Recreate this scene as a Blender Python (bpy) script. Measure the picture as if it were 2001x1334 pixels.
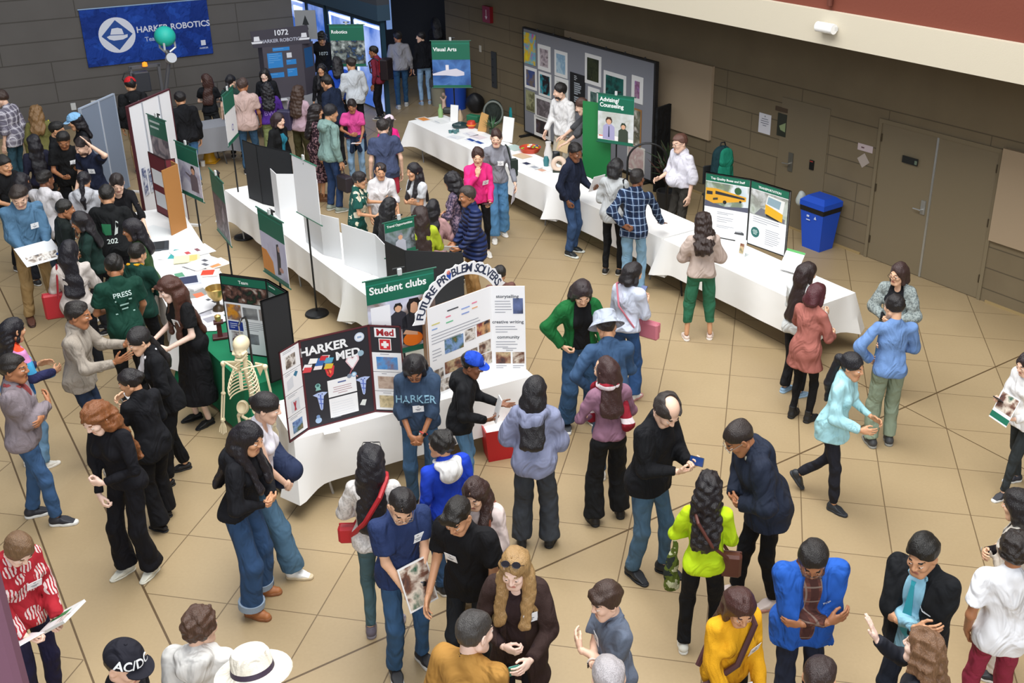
import bpy, bmesh, math, random
import numpy as np
from mathutils import Matrix, Vector
from mathutils.bvhtree import BVHTree
for _o in list(bpy.data.objects): bpy.data.objects.remove(_o)
random.seed(7)
S = bpy.context.scene
# ---------------------------------------------------------------- camera (on the balcony, 5.9 m above the floor, looking down 23 degrees)
cam = bpy.data.cameras.new('camera'); co = bpy.data.objects.new('camera', cam); S.collection.objects.link(co); S.camera = co
co.location = (0, 0, 5.9); co.rotation_euler = (math.radians(90 - 22.961), 0, 0)
co.matrix_world = Matrix.Translation((0, 0, 5.9)) @ Matrix.Rotation(math.radians(90 - 22.961), 4, 'X') @ Matrix.Rotation(math.radians(.451), 4, 'Z')
cam.sensor_width = 36; cam.lens = 36.894; cam.shift_x = -.07462; cam.shift_y = -.06795; cam.clip_start = .05; cam.clip_end = 200
# ---------------------------------------------------------------- light: daylight from the atrium's skylight and the tall windows behind the balcony
w = bpy.data.worlds.new('hall_ambient'); S.world = w; w.use_nodes = True
w.node_tree.nodes['Background'].inputs[0].default_value = (.72, .82, 1, 1); w.node_tree.nodes['Background'].inputs[1].default_value = .16
def area(name, loc, rot, sx, sy, power, col):
    l = bpy.data.lights.new(name, 'AREA'); l.shape = 'RECTANGLE'; l.size = sx; l.size_y = sy; l.energy = power; l.color = col
    o = bpy.data.objects.new(name, l); S.collection.objects.link(o); o.location = loc; o.rotation_euler = [math.radians(a) for a in rot]; return o
area('skylight', (-.6, 8, 10.5), (0, 0, 36), 8, 12, 1750, (1, .985, .96))
area('balcony_windows', (1.5, -6, 8.5), (62, 0, 8), 12, 4, 1150, (.95, .97, 1))
area('back_area_light', (-5.5, 17, 7.5), (0, 0, 36), 5, 8, 220, (.9, .94, 1))  # unseen cool area light above the back of the hall, no fixture modelled
S.view_settings.view_transform = 'Standard'; S.view_settings.look = 'None'; S.view_settings.gamma = 1; S.view_settings.use_curve_mapping = False; S.view_settings.exposure = .35
# ---------------------------------------------------------------- helpers: materials, plain shapes
def lin(c):
    if isinstance(c, str): c = tuple(int(c[i:i + 2], 16) / 255 for i in (0, 2, 4))
    return tuple(x / 12.92 if x <= .04045 else ((x + .055) / 1.055) ** 2.4 for x in c) + (1.,)
MATS = {}
def nodes(m):
    m.use_nodes = True; n = m.node_tree.nodes; return n, m.node_tree.links, n['Principled BSDF']
def mat(c, rough=.7, metal=0., emit=0., name=None, bump=0., scale=60., alpha=1., trans=0.):
    """plain procedural material: a base colour with a little grain and an optional fine bump"""
    k = ('p', str(c), rough, metal, emit, bump, scale, alpha, trans)
    if k in MATS: return MATS[k]
    m = bpy.data.materials.new(name or 'plain_' + (c if isinstance(c, str) else 'rgb')); n, l, b = nodes(m)
    b.inputs['Base Color'].default_value = lin(c); b.inputs['Roughness'].default_value = rough; b.inputs['Metallic'].default_value = metal
    b.inputs['Alpha'].default_value = alpha; b.inputs['Transmission Weight'].default_value = trans
    if emit: b.inputs['Emission Color'].default_value = lin(c); b.inputs['Emission Strength'].default_value = emit
    if bump:
        tx = n.new('ShaderNodeTexCoord'); nz = n.new('ShaderNodeTexNoise'); nz.inputs['Scale'].default_value = scale; nz.inputs['Detail'].default_value = 3
        bp = n.new('ShaderNodeBump'); bp.inputs['Strength'].default_value = bump; bp.inputs['Distance'].default_value = .01
        l.new(tx.outputs['Object'], nz.inputs['Vector']); l.new(nz.outputs['Fac'], bp.inputs['Height']); l.new(bp.outputs['Normal'], b.inputs['Normal'])
    MATS[k] = m; return m
def mix(n, l, fac, a, b, mode='MIX'):
    x = n.new('ShaderNodeMix'); x.data_type = 'RGBA'; x.blend_type = mode
    for s, v in ((0, fac), (6, a), (7, b)):
        if hasattr(v, 'links'): l.new(v, x.inputs[s])
        else: x.inputs[s].default_value = v
    return x.outputs[2]
def mth(n, l, op, a, b=0., c=None):
    x = n.new('ShaderNodeMath'); x.operation = op
    for s, v in enumerate((a, b) if c is None else (a, b, c)):
        if hasattr(v, 'links'): l.new(v, x.inputs[s])
        else: x.inputs[s].default_value = v
    return x.outputs[0]
def fabric(c, pat='', c2='ffffff', c3='202020', sc=1.):
    """cloth: soft folds in the bump, the printed or woven pattern in the base colour"""
    k = ('f', c, pat, c2, c3, sc)
    if k in MATS: return MATS[k]
    m = bpy.data.materials.new('cloth_' + (pat or 'plain')); n, l, b = nodes(m); b.inputs['Specular IOR Level'].default_value = .25
    b.inputs['Roughness'].default_value = .85
    tx = n.new('ShaderNodeTexCoord'); P = tx.outputs['Object']
    def noise(s, d=2., v=P, stretch=None, ds=0.):
        if stretch:
            mp = n.new('ShaderNodeMapping'); mp.inputs['Scale'].default_value = stretch; l.new(v, mp.inputs['Vector']); v = mp.outputs[0]
        z = n.new('ShaderNodeTexNoise'); z.inputs['Scale'].default_value = s; z.inputs['Detail'].default_value = d; z.inputs['Distortion'].default_value = ds; l.new(v, z.inputs['Vector']); return z.outputs['Fac']
    def ramp(f, stops, const=True):
        r = n.new('ShaderNodeValToRGB'); r.color_ramp.interpolation = 'CONSTANT' if const else 'LINEAR'
        e = r.color_ramp.elements
        while len(e) < len(stops): e.new(.5)
        for i, (p, cc) in enumerate(stops): e[i].position = p; e[i].color = lin(cc)
        l.new(f, r.inputs[0]); return r.outputs[0]
    sp = n.new('ShaderNodeSeparateXYZ'); l.new(P, sp.inputs[0])
    X, Y, Z = sp.outputs
    col = lin(c); hgt = noise(6., 2.6, stretch=(1, 1, .62), ds=.8); amt = .75
    if pat == 'drape': hgt = noise(3., 2.); amt = .25
    elif pat == 'board': hgt = noise(200., 1.); amt = .03
    elif pat == 'denim':
        f = noise(5., 2.); col = mix(n, l, f, lin(c), lin(c2)); amt = .6
    elif pat == 'plaid':
        a = mth(n, l, 'FRACT', mth(n, l, 'MULTIPLY', mth(n, l, 'ADD', X, mth(n, l, 'MULTIPLY', Y, .7)), 9. * sc)); d = mth(n, l, 'FRACT', mth(n, l, 'MULTIPLY', Z, 9. * sc))
        col = mix(n, l, mth(n, l, 'GREATER_THAN', a, .5), lin(c), lin(c2)); col = mix(n, l, mth(n, l, 'MULTIPLY', mth(n, l, 'GREATER_THAN', d, .5), .6), col, lin(c2))
        t = mth(n, l, 'MAXIMUM', mth(n, l, 'LESS_THAN', mth(n, l, 'ABSOLUTE', mth(n, l, 'SUBTRACT', a, .25)), .05), mth(n, l, 'LESS_THAN', mth(n, l, 'ABSOLUTE', mth(n, l, 'SUBTRACT', d, .25)), .05))
        col = mix(n, l, mth(n, l, 'MULTIPLY', t, .75), col, lin(c3))
    elif pat == 'floral':
        v = n.new('ShaderNodeTexVoronoi'); v.inputs['Scale'].default_value = 11. * sc; l.new(P, v.inputs['Vector'])
        f = mth(n, l, 'ADD', v.outputs['Distance'], mth(n, l, 'MULTIPLY', noise(35. * sc), .5))
        col = ramp(f, [(0, c2), (.66, c2), (.7, c)] if c3 == '202020' else [(0, c3), (.38, c2), (.6, c)])
    elif pat == 'leaf':
        v = n.new('ShaderNodeTexVoronoi'); v.inputs['Scale'].default_value = 8.; l.new(P, v.inputs['Vector'])
        w = n.new('ShaderNodeTexWave'); w.inputs['Scale'].default_value = 14; w.inputs['Distortion'].default_value = 6; l.new(P, w.inputs['Vector'])
        f = mth(n, l, 'MULTIPLY', mth(n, l, 'LESS_THAN', v.outputs['Distance'], .5), mth(n, l, 'GREATER_THAN', w.outputs['Fac'], .42))
        col = mix(n, l, f, lin(c), lin(c2))
    elif pat == 'stripes':
        col = ramp(mth(n, l, 'FRACT', mth(n, l, 'MULTIPLY', Z, sc)), [(i / len(c3.split()), q) for i, q in enumerate(c3.split())])
    elif pat == 'speck':
        col = ramp(noise(55. * sc, 1.), [(0, c2), (.47, c)])
    elif pat == 'camo':
        col = ramp(noise(9. * sc, 3.), [(0, c2), (.45, c), (.58, c3)])
    elif pat == 'puffer':
        hgt = mth(n, l, 'ABSOLUTE', mth(n, l, 'SINE', mth(n, l, 'MULTIPLY', Z, 52.))); amt = 1.; b.inputs['Roughness'].default_value = .45
    elif pat == 'knit':
        hgt = mth(n, l, 'ADD', hgt, mth(n, l, 'MULTIPLY', noise(150., 1.), .03))
    elif pat == 'heather':
        col = mix(n, l, noise(120., 1.), lin(c), lin(c2))
    if hasattr(col, 'links'): l.new(col, b.inputs['Base Color'])
    else: b.inputs['Base Color'].default_value = col
    bp = n.new('ShaderNodeBump'); bp.inputs['Strength'].default_value = amt; bp.inputs['Distance'].default_value = .11 if pat not in ('puffer', 'drape', 'board') else .03
    l.new(hgt, bp.inputs['Height']); l.new(bp.outputs['Normal'], b.inputs['Normal'])
    MATS[k] = m; return m
def hairmat(c):
    k = ('h', c)
    if k in MATS: return MATS[k]
    m = bpy.data.materials.new('hair'); n, l, b = nodes(m); b.inputs['Roughness'].default_value = .38
    tx = n.new('ShaderNodeTexCoord'); mp = n.new('ShaderNodeMapping'); mp.inputs['Scale'].default_value = (150, 150, 9); l.new(tx.outputs['Object'], mp.inputs['Vector'])
    nz = n.new('ShaderNodeTexNoise'); nz.inputs['Scale'].default_value = 1.3; nz.inputs['Detail'].default_value = 3; l.new(mp.outputs[0], nz.inputs['Vector'])
    a = lin(c); lt = tuple(min(1, x * 1.7 + .004) for x in a[:3]) + (1,); dk = tuple(x * .45 for x in a[:3]) + (1,)
    l.new(mix(n, l, nz.outputs['Fac'], dk, lt), b.inputs['Base Color'])
    bp = n.new('ShaderNodeBump'); bp.inputs['Strength'].default_value = .7; bp.inputs['Distance'].default_value = .009; l.new(nz.outputs['Fac'], bp.inputs['Height']); l.new(bp.outputs['Normal'], b.inputs['Normal'])
    MATS[k] = m; return m
def photomat(cols, sc=8., seed=0):
    """a printed photograph: irregular patches of a few colours"""
    k = ('ph', tuple(cols), sc, seed)
    if k in MATS: return MATS[k]
    m = bpy.data.materials.new('printed_photo'); n, l, b = nodes(m); b.inputs['Roughness'].default_value = .45
    tx = n.new('ShaderNodeTexCoord'); mp = n.new('ShaderNodeMapping'); mp.inputs['Location'].default_value = (seed * 3.1, seed * 1.7, seed * .9); l.new(tx.outputs['Object'], mp.inputs['Vector'])
    nz = n.new('ShaderNodeTexNoise'); nz.inputs['Scale'].default_value = sc; nz.inputs['Detail'].default_value = 5; nz.inputs['Distortion'].default_value = .35; l.new(mp.outputs[0], nz.inputs['Vector'])
    r = n.new('ShaderNodeValToRGB'); e = r.color_ramp.elements
    while len(e) < len(cols): e.new(.5)
    for i, cc in enumerate(cols): e[i].position = .3 + .4 * i / max(1, len(cols) - 1); e[i].color = lin(cc)
    l.new(nz.outputs['Fac'], r.inputs[0]); l.new(r.outputs[0], b.inputs['Base Color']); MATS[k] = m; return m

COL = bpy.context.scene.collection
def link(name, me, parent=None, M=None):
    o = bpy.data.objects.new(name, me); COL.objects.link(o)
    if parent is not None: o.parent = parent
    if M is not None: o.matrix_local = M if isinstance(M, Matrix) else Matrix(M)
    return o
def tag(o, label=None, cat=None, group=None, kind=None):
    for k, v in (('label', label), ('category', cat), ('group', group), ('kind', kind)):
        if v: o[k] = v
    return o
def empty(name, loc=(0, 0, 0), rz=0., label=None, cat=None, group=None):
    o = bpy.data.objects.new(name, None); o.empty_display_size = .1; COL.objects.link(o); o.location = loc; o.rotation_euler = (0, 0, rz)
    return tag(o, label, cat, group)
class MB:
    """collects simple solids into one mesh (several materials allowed)"""
    def __init__(s): s.v, s.f, s.m, s.mats = [], [], [], []
    def mi(s, m):
        if m not in s.mats: s.mats.append(m)
        return s.mats.index(m)
    def add(s, vs, fs, m):
        k = len(s.v); s.v += [tuple(map(float, p)) for p in vs]; i = s.mi(m)
        for f in fs: s.f.append([k + a for a in f]); s.m.append(i)
        return s
    def box(s, c, d, m, R=None, bev=0.):
        x, y, z = (a / 2 for a in d); P = []
        R = np.eye(3) if R is None else np.asarray(R)
        if bev:
            b = min(bev, x * .9, y * .9, z * .9)
            for sx in (-1, 1):
                for sy in (-1, 1):
                    for sz in (-1, 1): P += [(sx * x, sy * (y - b), sz * (z - b)), (sx * (x - b), sy * y, sz * (z - b)), (sx * (x - b), sy * (y - b), sz * z)]
            q = [np.array(c) + R @ np.array(p) for p in P]
            bm = bmesh.new(); vv = [bm.verts.new(p) for p in q]; r = bmesh.ops.convex_hull(bm, input=vv); bm.verts.index_update()
            s.add([v.co[:] for v in bm.verts], [[v.index for v in f.verts] for f in bm.faces], m); bm.free(); return s
        q = [np.array(c) + R @ np.array((sx * x, sy * y, sz * z)) for sx in (-1, 1) for sy in (-1, 1) for sz in (-1, 1)]
        return s.add(q, [(0, 1, 3, 2), (4, 6, 7, 5), (0, 4, 5, 1), (2, 3, 7, 6), (0, 2, 6, 4), (1, 5, 7, 3)], m)
    def tube(s, pts, r, m, n=8, cap=True):
        pts = [np.array(p, float) for p in pts]; rs = r if isinstance(r, (list, tuple)) else [r] * len(pts)
        vs = []; prev = None
        for i, p in enumerate(pts):
            d = unit(pts[min(i + 1, len(pts) - 1)] - pts[max(i - 1, 0)])
            if prev is None: a = unit(np.cross(d, V3(0, 0, 1) if abs(d[2]) < .9 else V3(1, 0, 0)))
            else: a = unit(prev - d * (prev @ d))
            prev = a; b = np.cross(d, a)
            vs += [p + rs[i] * (a * math.cos(t) + b * math.sin(t)) for t in [2 * math.pi * k / n for k in range(n)]]
        fs = [(i * n + k, i * n + (k + 1) % n, (i + 1) * n + (k + 1) % n, (i + 1) * n + k) for i in range(len(pts) - 1) for k in range(n)]
        if cap: fs += [tuple(range(n))[::-1], tuple((len(pts) - 1) * n + k for k in range(n))]
        return s.add(vs, fs, m)
    def lathe(s, prof, m, c=(0, 0, 0), n=24, R=None, sx=1., sy=1.):
        R = np.eye(3) if R is None else np.asarray(R); vs = []
        for r, z in prof: vs += [np.array(c) + R @ V3(sx * r * math.cos(2 * math.pi * k / n), sy * r * math.sin(2 * math.pi * k / n), z) for k in range(n)]
        fs = [(i * n + k, i * n + (k + 1) % n, (i + 1) * n + (k + 1) % n, (i + 1) * n + k) for i in range(len(prof) - 1) for k in range(n)]
        fs += [tuple(range(n))[::-1], tuple((len(prof) - 1) * n + k for k in range(n))]
        return s.add(vs, fs, m)
    def prism(s, poly, z0, z1, m, M=None):
        """poly in the xy plane, extruded along z, then moved by the 4x4 M"""
        n = len(poly); vs = [(x, y, z0) for x, y in poly] + [(x, y, z1) for x, y in poly]
        if M is not None: vs = [(M @ np.array((*v, 1.)))[:3] for v in vs]
        return s.add(vs, [tuple(range(n))[::-1], tuple(range(n, 2 * n))] + [(i, (i + 1) % n, n + (i + 1) % n, n + i) for i in range(n)], m)
    def build(s, name, parent=None, smooth=False, M=None):
        me = bpy.data.meshes.new(name); me.from_pydata(s.v, [], s.f)
        for m in s.mats: me.materials.append(m)
        me.polygons.foreach_set('material_index', s.m)
        if smooth:
            me.polygons.foreach_set('use_smooth', [True] * len(s.f))
        me.update(); o = link(name, me, parent, M)
        if smooth: me.set_sharp_from_angle(angle=math.radians(40))
        return o
def frame_m(origin, xdir, zdir=(0, 0, 1), ydir=None):
    """4x4 whose x runs along xdir, y along zdir (up) and z out of the face"""
    x = unit(V3(*xdir)); y = unit(V3(*zdir)); z = np.cross(x, y)
    M = np.eye(4); M[:3, 0] = x; M[:3, 1] = y; M[:3, 2] = z; M[:3, 3] = origin; return M
TXT = {}
def textmesh(s, size=.1, bold=0., align='CENTER', spacing=1.):
    k = (s, bold, align, spacing)
    if k not in TXT:
        cu = bpy.data.curves.new('lettering', 'FONT'); cu.body = s; cu.size = 1.; cu.align_x = align; cu.align_y = 'CENTER'; cu.offset = bold; cu.resolution_u = 3; cu.space_character = spacing; cu.space_line = .95
        o = bpy.data.objects.new('lettering', cu); COL.objects.link(o)
        dg = bpy.context.evaluated_depsgraph_get(); me = o.evaluated_get(dg).to_mesh()
        vs = np.zeros(len(me.vertices) * 3); me.vertices.foreach_get('co', vs); fs = [list(p.vertices) for p in me.polygons]
        o.evaluated_get(dg).to_mesh_clear(); bpy.data.objects.remove(o); bpy.data.curves.remove(cu)
        TXT[k] = (vs.reshape(-1, 3), fs)
    v, f = TXT[k]; return v * size, f
def lettering(mb, s, size, m, M, **k):
    """flat letters on the face frame M (x right, y up, z out)"""
    v, f = textmesh(s, size, **k)
    return mb.add([(M @ np.array((*p, 1.)))[:3] for p in v], f, m)

# ---------------------------------------------------------------- helpers: smooth bodies from an implicit field
class Field:
    def __init__(s, res): s.r, s.ops = res, []
    def cap(s, a, b, ra, rb=None, k=.03, flat=False, sq=None, op='u'):
        s.ops.append(('c', np.array(a, float), np.array(b, float), ra, ra if rb is None else rb, k, flat, sq, op)); return s
    def ell(s, c, r, R=None, k=.03, op='u'):
        s.ops.append(('e', np.array(c, float), np.array(r, float), None if R is None else np.array(R), k, op)); return s
    def plane(s, p, n): s.ops.append(('p', np.array(p, float), unit(n))); return s
    def noise(s, amp, f, seed=0): s.ops.append(('n', amp, f, seed)); return s
    def grow(s, f):
        s.ops = [o if o[0] not in 'ec' else (o[:2] + (o[2] * f,) + o[3:] if o[0] == 'e' else o[:3] + (o[3] * f, o[4] * f) + o[5:]) for o in s.ops]
    def mesh(s):
        lo, hi = np.full(3, 9.), np.full(3, -9.)
        for o in s.ops:
            if o[0] == 'c' and o[-1] == 'u':
                R = max(o[3], o[4]); lo = np.minimum(lo, np.minimum(o[1], o[2]) - R); hi = np.maximum(hi, np.maximum(o[1], o[2]) + R)
            if o[0] == 'e' and o[-1] == 'u':
                R = max(o[2]); lo = np.minimum(lo, o[1] - R); hi = np.maximum(hi, o[1] + R)
        r = s.r; lo = lo - 3 * r; n = np.ceil((hi - lo) / r).astype(int) + 4
        F = np.full(n, .2, np.float32); ax = [lo[i] + r * np.arange(n[i]) for i in range(3)]
        for o in s.ops:
            if o[0] in 'ce':
                if o[0] == 'c': R = max(o[3], o[4]); a = np.minimum(o[1], o[2]) - R; b = np.maximum(o[1], o[2]) + R; k = o[5]
                else: R = max(o[2]); a = o[1] - R; b = o[1] + R; k = o[4]
                a = a - k - 2 * r; b = b + k + 2 * r
                sl = tuple(slice(max(0, int((a[i] - lo[i]) / r)), min(n[i], int((b[i] - lo[i]) / r) + 2)) for i in range(3))
                if any(q.stop <= q.start for q in sl): continue
                P = [ax[0][sl[0]][:, None, None], ax[1][sl[1]][None, :, None], ax[2][sl[2]][None, None, :]]
                if o[0] == 'c':
                    _, A, B, ra, rb, k, flat, sq, op = o
                    d = B - A; dd = max(d @ d, 1e-9); q = [P[i] - A[i] for i in range(3)]
                    t = (q[0] * d[0] + q[1] * d[1] + q[2] * d[2]) / dd; tc = np.clip(t, 0, 1)
                    e = [q[i] - tc * d[i] for i in range(3)]
                    if sq is not None:
                        ax_, fac = sq; ax_ = unit(ax_); cpt = e[0] * ax_[0] + e[1] * ax_[1] + e[2] * ax_[2]
                        e = [e[i] + ax_[i] * cpt * (1 / fac - 1) for i in range(3)]
                    D = np.sqrt(e[0] ** 2 + e[1] ** 2 + e[2] ** 2) - (ra + (rb - ra) * tc)
                    if sq is not None: D = D * .8
                    if flat: D = np.maximum(D, (t - 1) * math.sqrt(dd))
                else:
                    _, C, rad, R, k, op = o
                    q = [P[i] - C[i] for i in range(3)]
                    if R is not None: q = [R[0, i] * q[0] + R[1, i] * q[1] + R[2, i] * q[2] for i in range(3)]
                    k0 = np.sqrt(sum((q[i] / rad[i]) ** 2 for i in range(3))); k1 = np.sqrt(sum((q[i] / rad[i] ** 2) ** 2 for i in range(3))) + 1e-6
                    D = k0 * (k0 - 1) / k1
                G = F[sl]
                if op == 'u':
                    h = np.maximum(k - np.abs(G - D), 0) / k if k > 0 else 0; F[sl] = np.minimum(G, D) - h * h * k / 4
                else:
                    D = -D; h = np.maximum(k - np.abs(G - D), 0) / k if k > 0 else 0; F[sl] = np.maximum(G, D) + h * h * k / 4
            elif o[0] == 'p':
                D = (ax[0] - o[1][0])[:, None, None] * o[2][0] + (ax[1] - o[1][1])[None, :, None] * o[2][1] + (ax[2] - o[1][2])[None, None, :] * o[2][2]
                F = np.maximum(F, D.astype(np.float32))
            else:
                _, amp, f, sd = o; rg = random.Random(sd)
                for j in range(4):
                    a, b, c = (rg.uniform(-1, 1) * f for _ in range(3)); ph = rg.uniform(0, 6)
                    F += (amp / 2) * np.sin(ax[0] * a + ph)[:, None, None] * np.sin(ax[1] * b + ph * 2 + .5)[None, :, None] + (amp / 2) * np.sin((ax[0] * b)[:, None, None] + (ax[2] * c + ph)[None, None, :])
        return nets(F, lo, r)
def nets(F, lo, r):
    S = F < 0; nx, ny, nz = F.shape
    cnt = np.zeros((nx - 1, ny - 1, nz - 1), np.int8); cor = [(i, j, k) for i in (0, 1) for j in (0, 1) for k in (0, 1)]
    for i, j, k in cor: cnt += S[i:nx - 1 + i, j:ny - 1 + j, k:nz - 1 + k]
    act = (cnt > 0) & (cnt < 8); I = np.argwhere(act); idx = np.full(act.shape, -1, np.int64); idx[act] = np.arange(len(I))
    vals = {c: F[I[:, 0] + c[0], I[:, 1] + c[1], I[:, 2] + c[2]] for c in cor}
    acc = np.zeros((len(I), 3)); num = np.zeros(len(I))
    for a in cor:
        for d in range(3):
            if a[d]: continue
            b = tuple(a[i] + (i == d) for i in range(3)); fa, fb = vals[a], vals[b]
            m = (fa < 0) != (fb < 0); t = np.where(m, fa / np.where(m, fa - fb, 1), 0)
            p = np.tile(np.array(a, float), (len(I), 1)); p[:, d] += t
            acc += p * m[:, None]; num += m
    V = lo + r * (I + acc / np.maximum(num, 1)[:, None]); Q = []
    for d in range(3):
        u, v = [(1, 2), (2, 0), (0, 1)][d]
        s0 = [slice(None)] * 3; s1 = [slice(None)] * 3; s0[d] = slice(0, -1); s1[d] = slice(1, None)
        A, B = S[tuple(s0)], S[tuple(s1)]; E = np.argwhere(A != B)
        E = E[(E[:, u] > 0) & (E[:, v] > 0) & (E[:, u] < F.shape[u] - 1) & (E[:, v] < F.shape[v] - 1)]
        fl = A[E[:, 0], E[:, 1], E[:, 2]]
        q = []
        for du, dv in ((0, 0), (1, 0), (1, 1), (0, 1)):
            e = E.copy(); e[:, u] -= 1 - du; e[:, v] -= 1 - dv; q.append(idx[e[:, 0], e[:, 1], e[:, 2]])
        q = np.stack(q, 1); q[~fl] = q[~fl][:, ::-1]; Q.append(q)
    return V, np.concatenate(Q)
def meshobj(name, parts, mats, parent=None, scale=1.):
    """parts: (vertices, quads, material index or array)"""
    vs, fs, ms, k = [], [], [], 0
    for v, f, m in parts:
        vs.append(v); fs.append(f + k); k += len(v); ms.append(np.full(len(f), m) if np.isscalar(m) else m)
    v = np.concatenate(vs) * scale; f = np.concatenate(fs); m = np.concatenate(ms)
    me = bpy.data.meshes.new(name); me.vertices.add(len(v)); me.vertices.foreach_set('co', v.astype(np.float32).ravel())
    me.loops.add(f.size); me.loops.foreach_set('vertex_index', f.astype(np.int32).ravel())
    me.polygons.add(len(f)); me.polygons.foreach_set('loop_start', np.arange(0, f.size, 4, dtype=np.int32))
    me.polygons.foreach_set('material_index', m.astype(np.int32)); me.polygons.foreach_set('use_smooth', np.ones(len(f), bool))
    for q in mats: me.materials.append(q)
    me.update(calc_edges=True); return link(name, me, parent)
# ---------------------------------------------------------------- pose (plain numpy, metres, a 1.73 m figure; +y is forward, +x its right)
V3 = lambda *a: np.array(a, float)
def unit(v):
    v = np.asarray(v, float); n = np.linalg.norm(v)
    return v / n if n > 1e-9 else V3(0, 0, 1)
def rotx(a):
    c, s = math.cos(a), math.sin(a); return np.array([[1, 0, 0], [0, c, -s], [0, s, c]])
def rotz(a):
    c, s = math.cos(a), math.sin(a); return np.array([[c, -s, 0], [s, c, 0], [0, 0, 1]])
def roty(a):
    c, s = math.cos(a), math.sin(a); return np.array([[c, 0, s], [0, 1, 0], [-s, 0, c]])
# right-arm presets: wrist, elbow hint, finger direction, palm normal, hand shape (mirrored for the left arm)
ARM = {
 'down':  ((.245, .03, .87), (.3, -1, 0), (-.05, .12, -1), (-1, 0, 0), 'relaxed'),
 'swing': ((.235, -.2, .93), (.3, -1, 0), (0, -.3, -1), (-1, 0, 0), 'relaxed'),
 'fore':  ((.22, .2, .93), (.3, -1, 0), (0, .4, -1), (-1, 0, 0), 'relaxed'),
 'bent':  ((.15, .3, 1.08), (.5, -1, -.4), (-.35, 1, .1), (-1, 0, -.2), 'relaxed'),
 'hold':  ((.13, .27, 1.06), (.6, -1, -.4), (-.3, 1, .2), (-.4, -.1, 1), 'grip'),
 'low':   ((.12, .24, .94), (.6, -1, -.2), (-.4, .8, -.3), (-.6, -.3, .8), 'grip'),
 'clasp': ((.055, .22, .93), (.9, -.6, -.2), (-.6, .35, -.7), (-.3, -1, 0), 'grip'),
 'waist': ((.05, .22, 1.08), (1, -.5, -.3), (-1, .35, 0), (0, -1, .1), 'grip'),
 'cross': ((-.09, .215, 1.17), (.45, -.1, -1), (-1, -.1, .35), (0, -1, 0), 'relaxed'),
 'under': ((-.06, .175, 1.12), (.45, -.1, -1), (-1, -.2, -.1), (0, -1, 0), 'grip'),
 'phone': ((.07, .29, 1.17), (.7, -1, -.6), (-.25, .8, .5), (-.3, -.4, 1), 'grip'),
 'pocket': ((.205, .06, .9), (.6, -1, 0), (-.3, .3, -1), (-1, 0, 0), 'grip'),
 'hip':   ((.2, .07, 1.0), (1, -.35, 0), (-.6, .6, -.5), (-1, 0, 0), 'grip'),
 'chin':  ((.05, .19, 1.37), (.5, .2, -1), (-.25, -.1, 1), (-.3, -1, 0), 'grip'),
 'chest': ((.03, .2, 1.27), (.8, 0, -1), (-.8, .1, .6), (0, -1, 0), 'relaxed'),
 'raise': ((.2, .05, 1.66), (1, -.2, .2), (-.5, -.2, .9), (-.8, .2, -.3), 'flat'),
 'gest':  ((.19, .38, 1.2), (.5, -1, -.6), (-.15, .9, .45), (-.9, 0, .3), 'flat'),
 'palm':  ((.14, .36, 1.12), (.5, -1, -.6), (-.3, 1, .2), (-.2, -.2, 1), 'flat'),
 'back':  ((.06, -.17, .98), (1, -.6, 0), (-1, -.1, -.2), (0, -1, 0), 'relaxed'),
 'table': ((.3, .42, .84), (.5, -1, .2), (.1, 1, -.15), (0, 0, -1), 'flat'),
 'reach': ((.24, .5, 1.12), (.6, -.6, -.8), (0, 1, -.1), (0, 0, -1), 'relaxed'),
 'point': ((.45, .3, 1.24), (.4, -.6, -1), (.6, .8, .2), (-.6, .3, -.3), 'relaxed'),
 'knee':  ((.2, .35, .8), (.6, -1, .2), (0, .7, -.7), (-.3, -.5, -.6), 'relaxed'),
}
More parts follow.
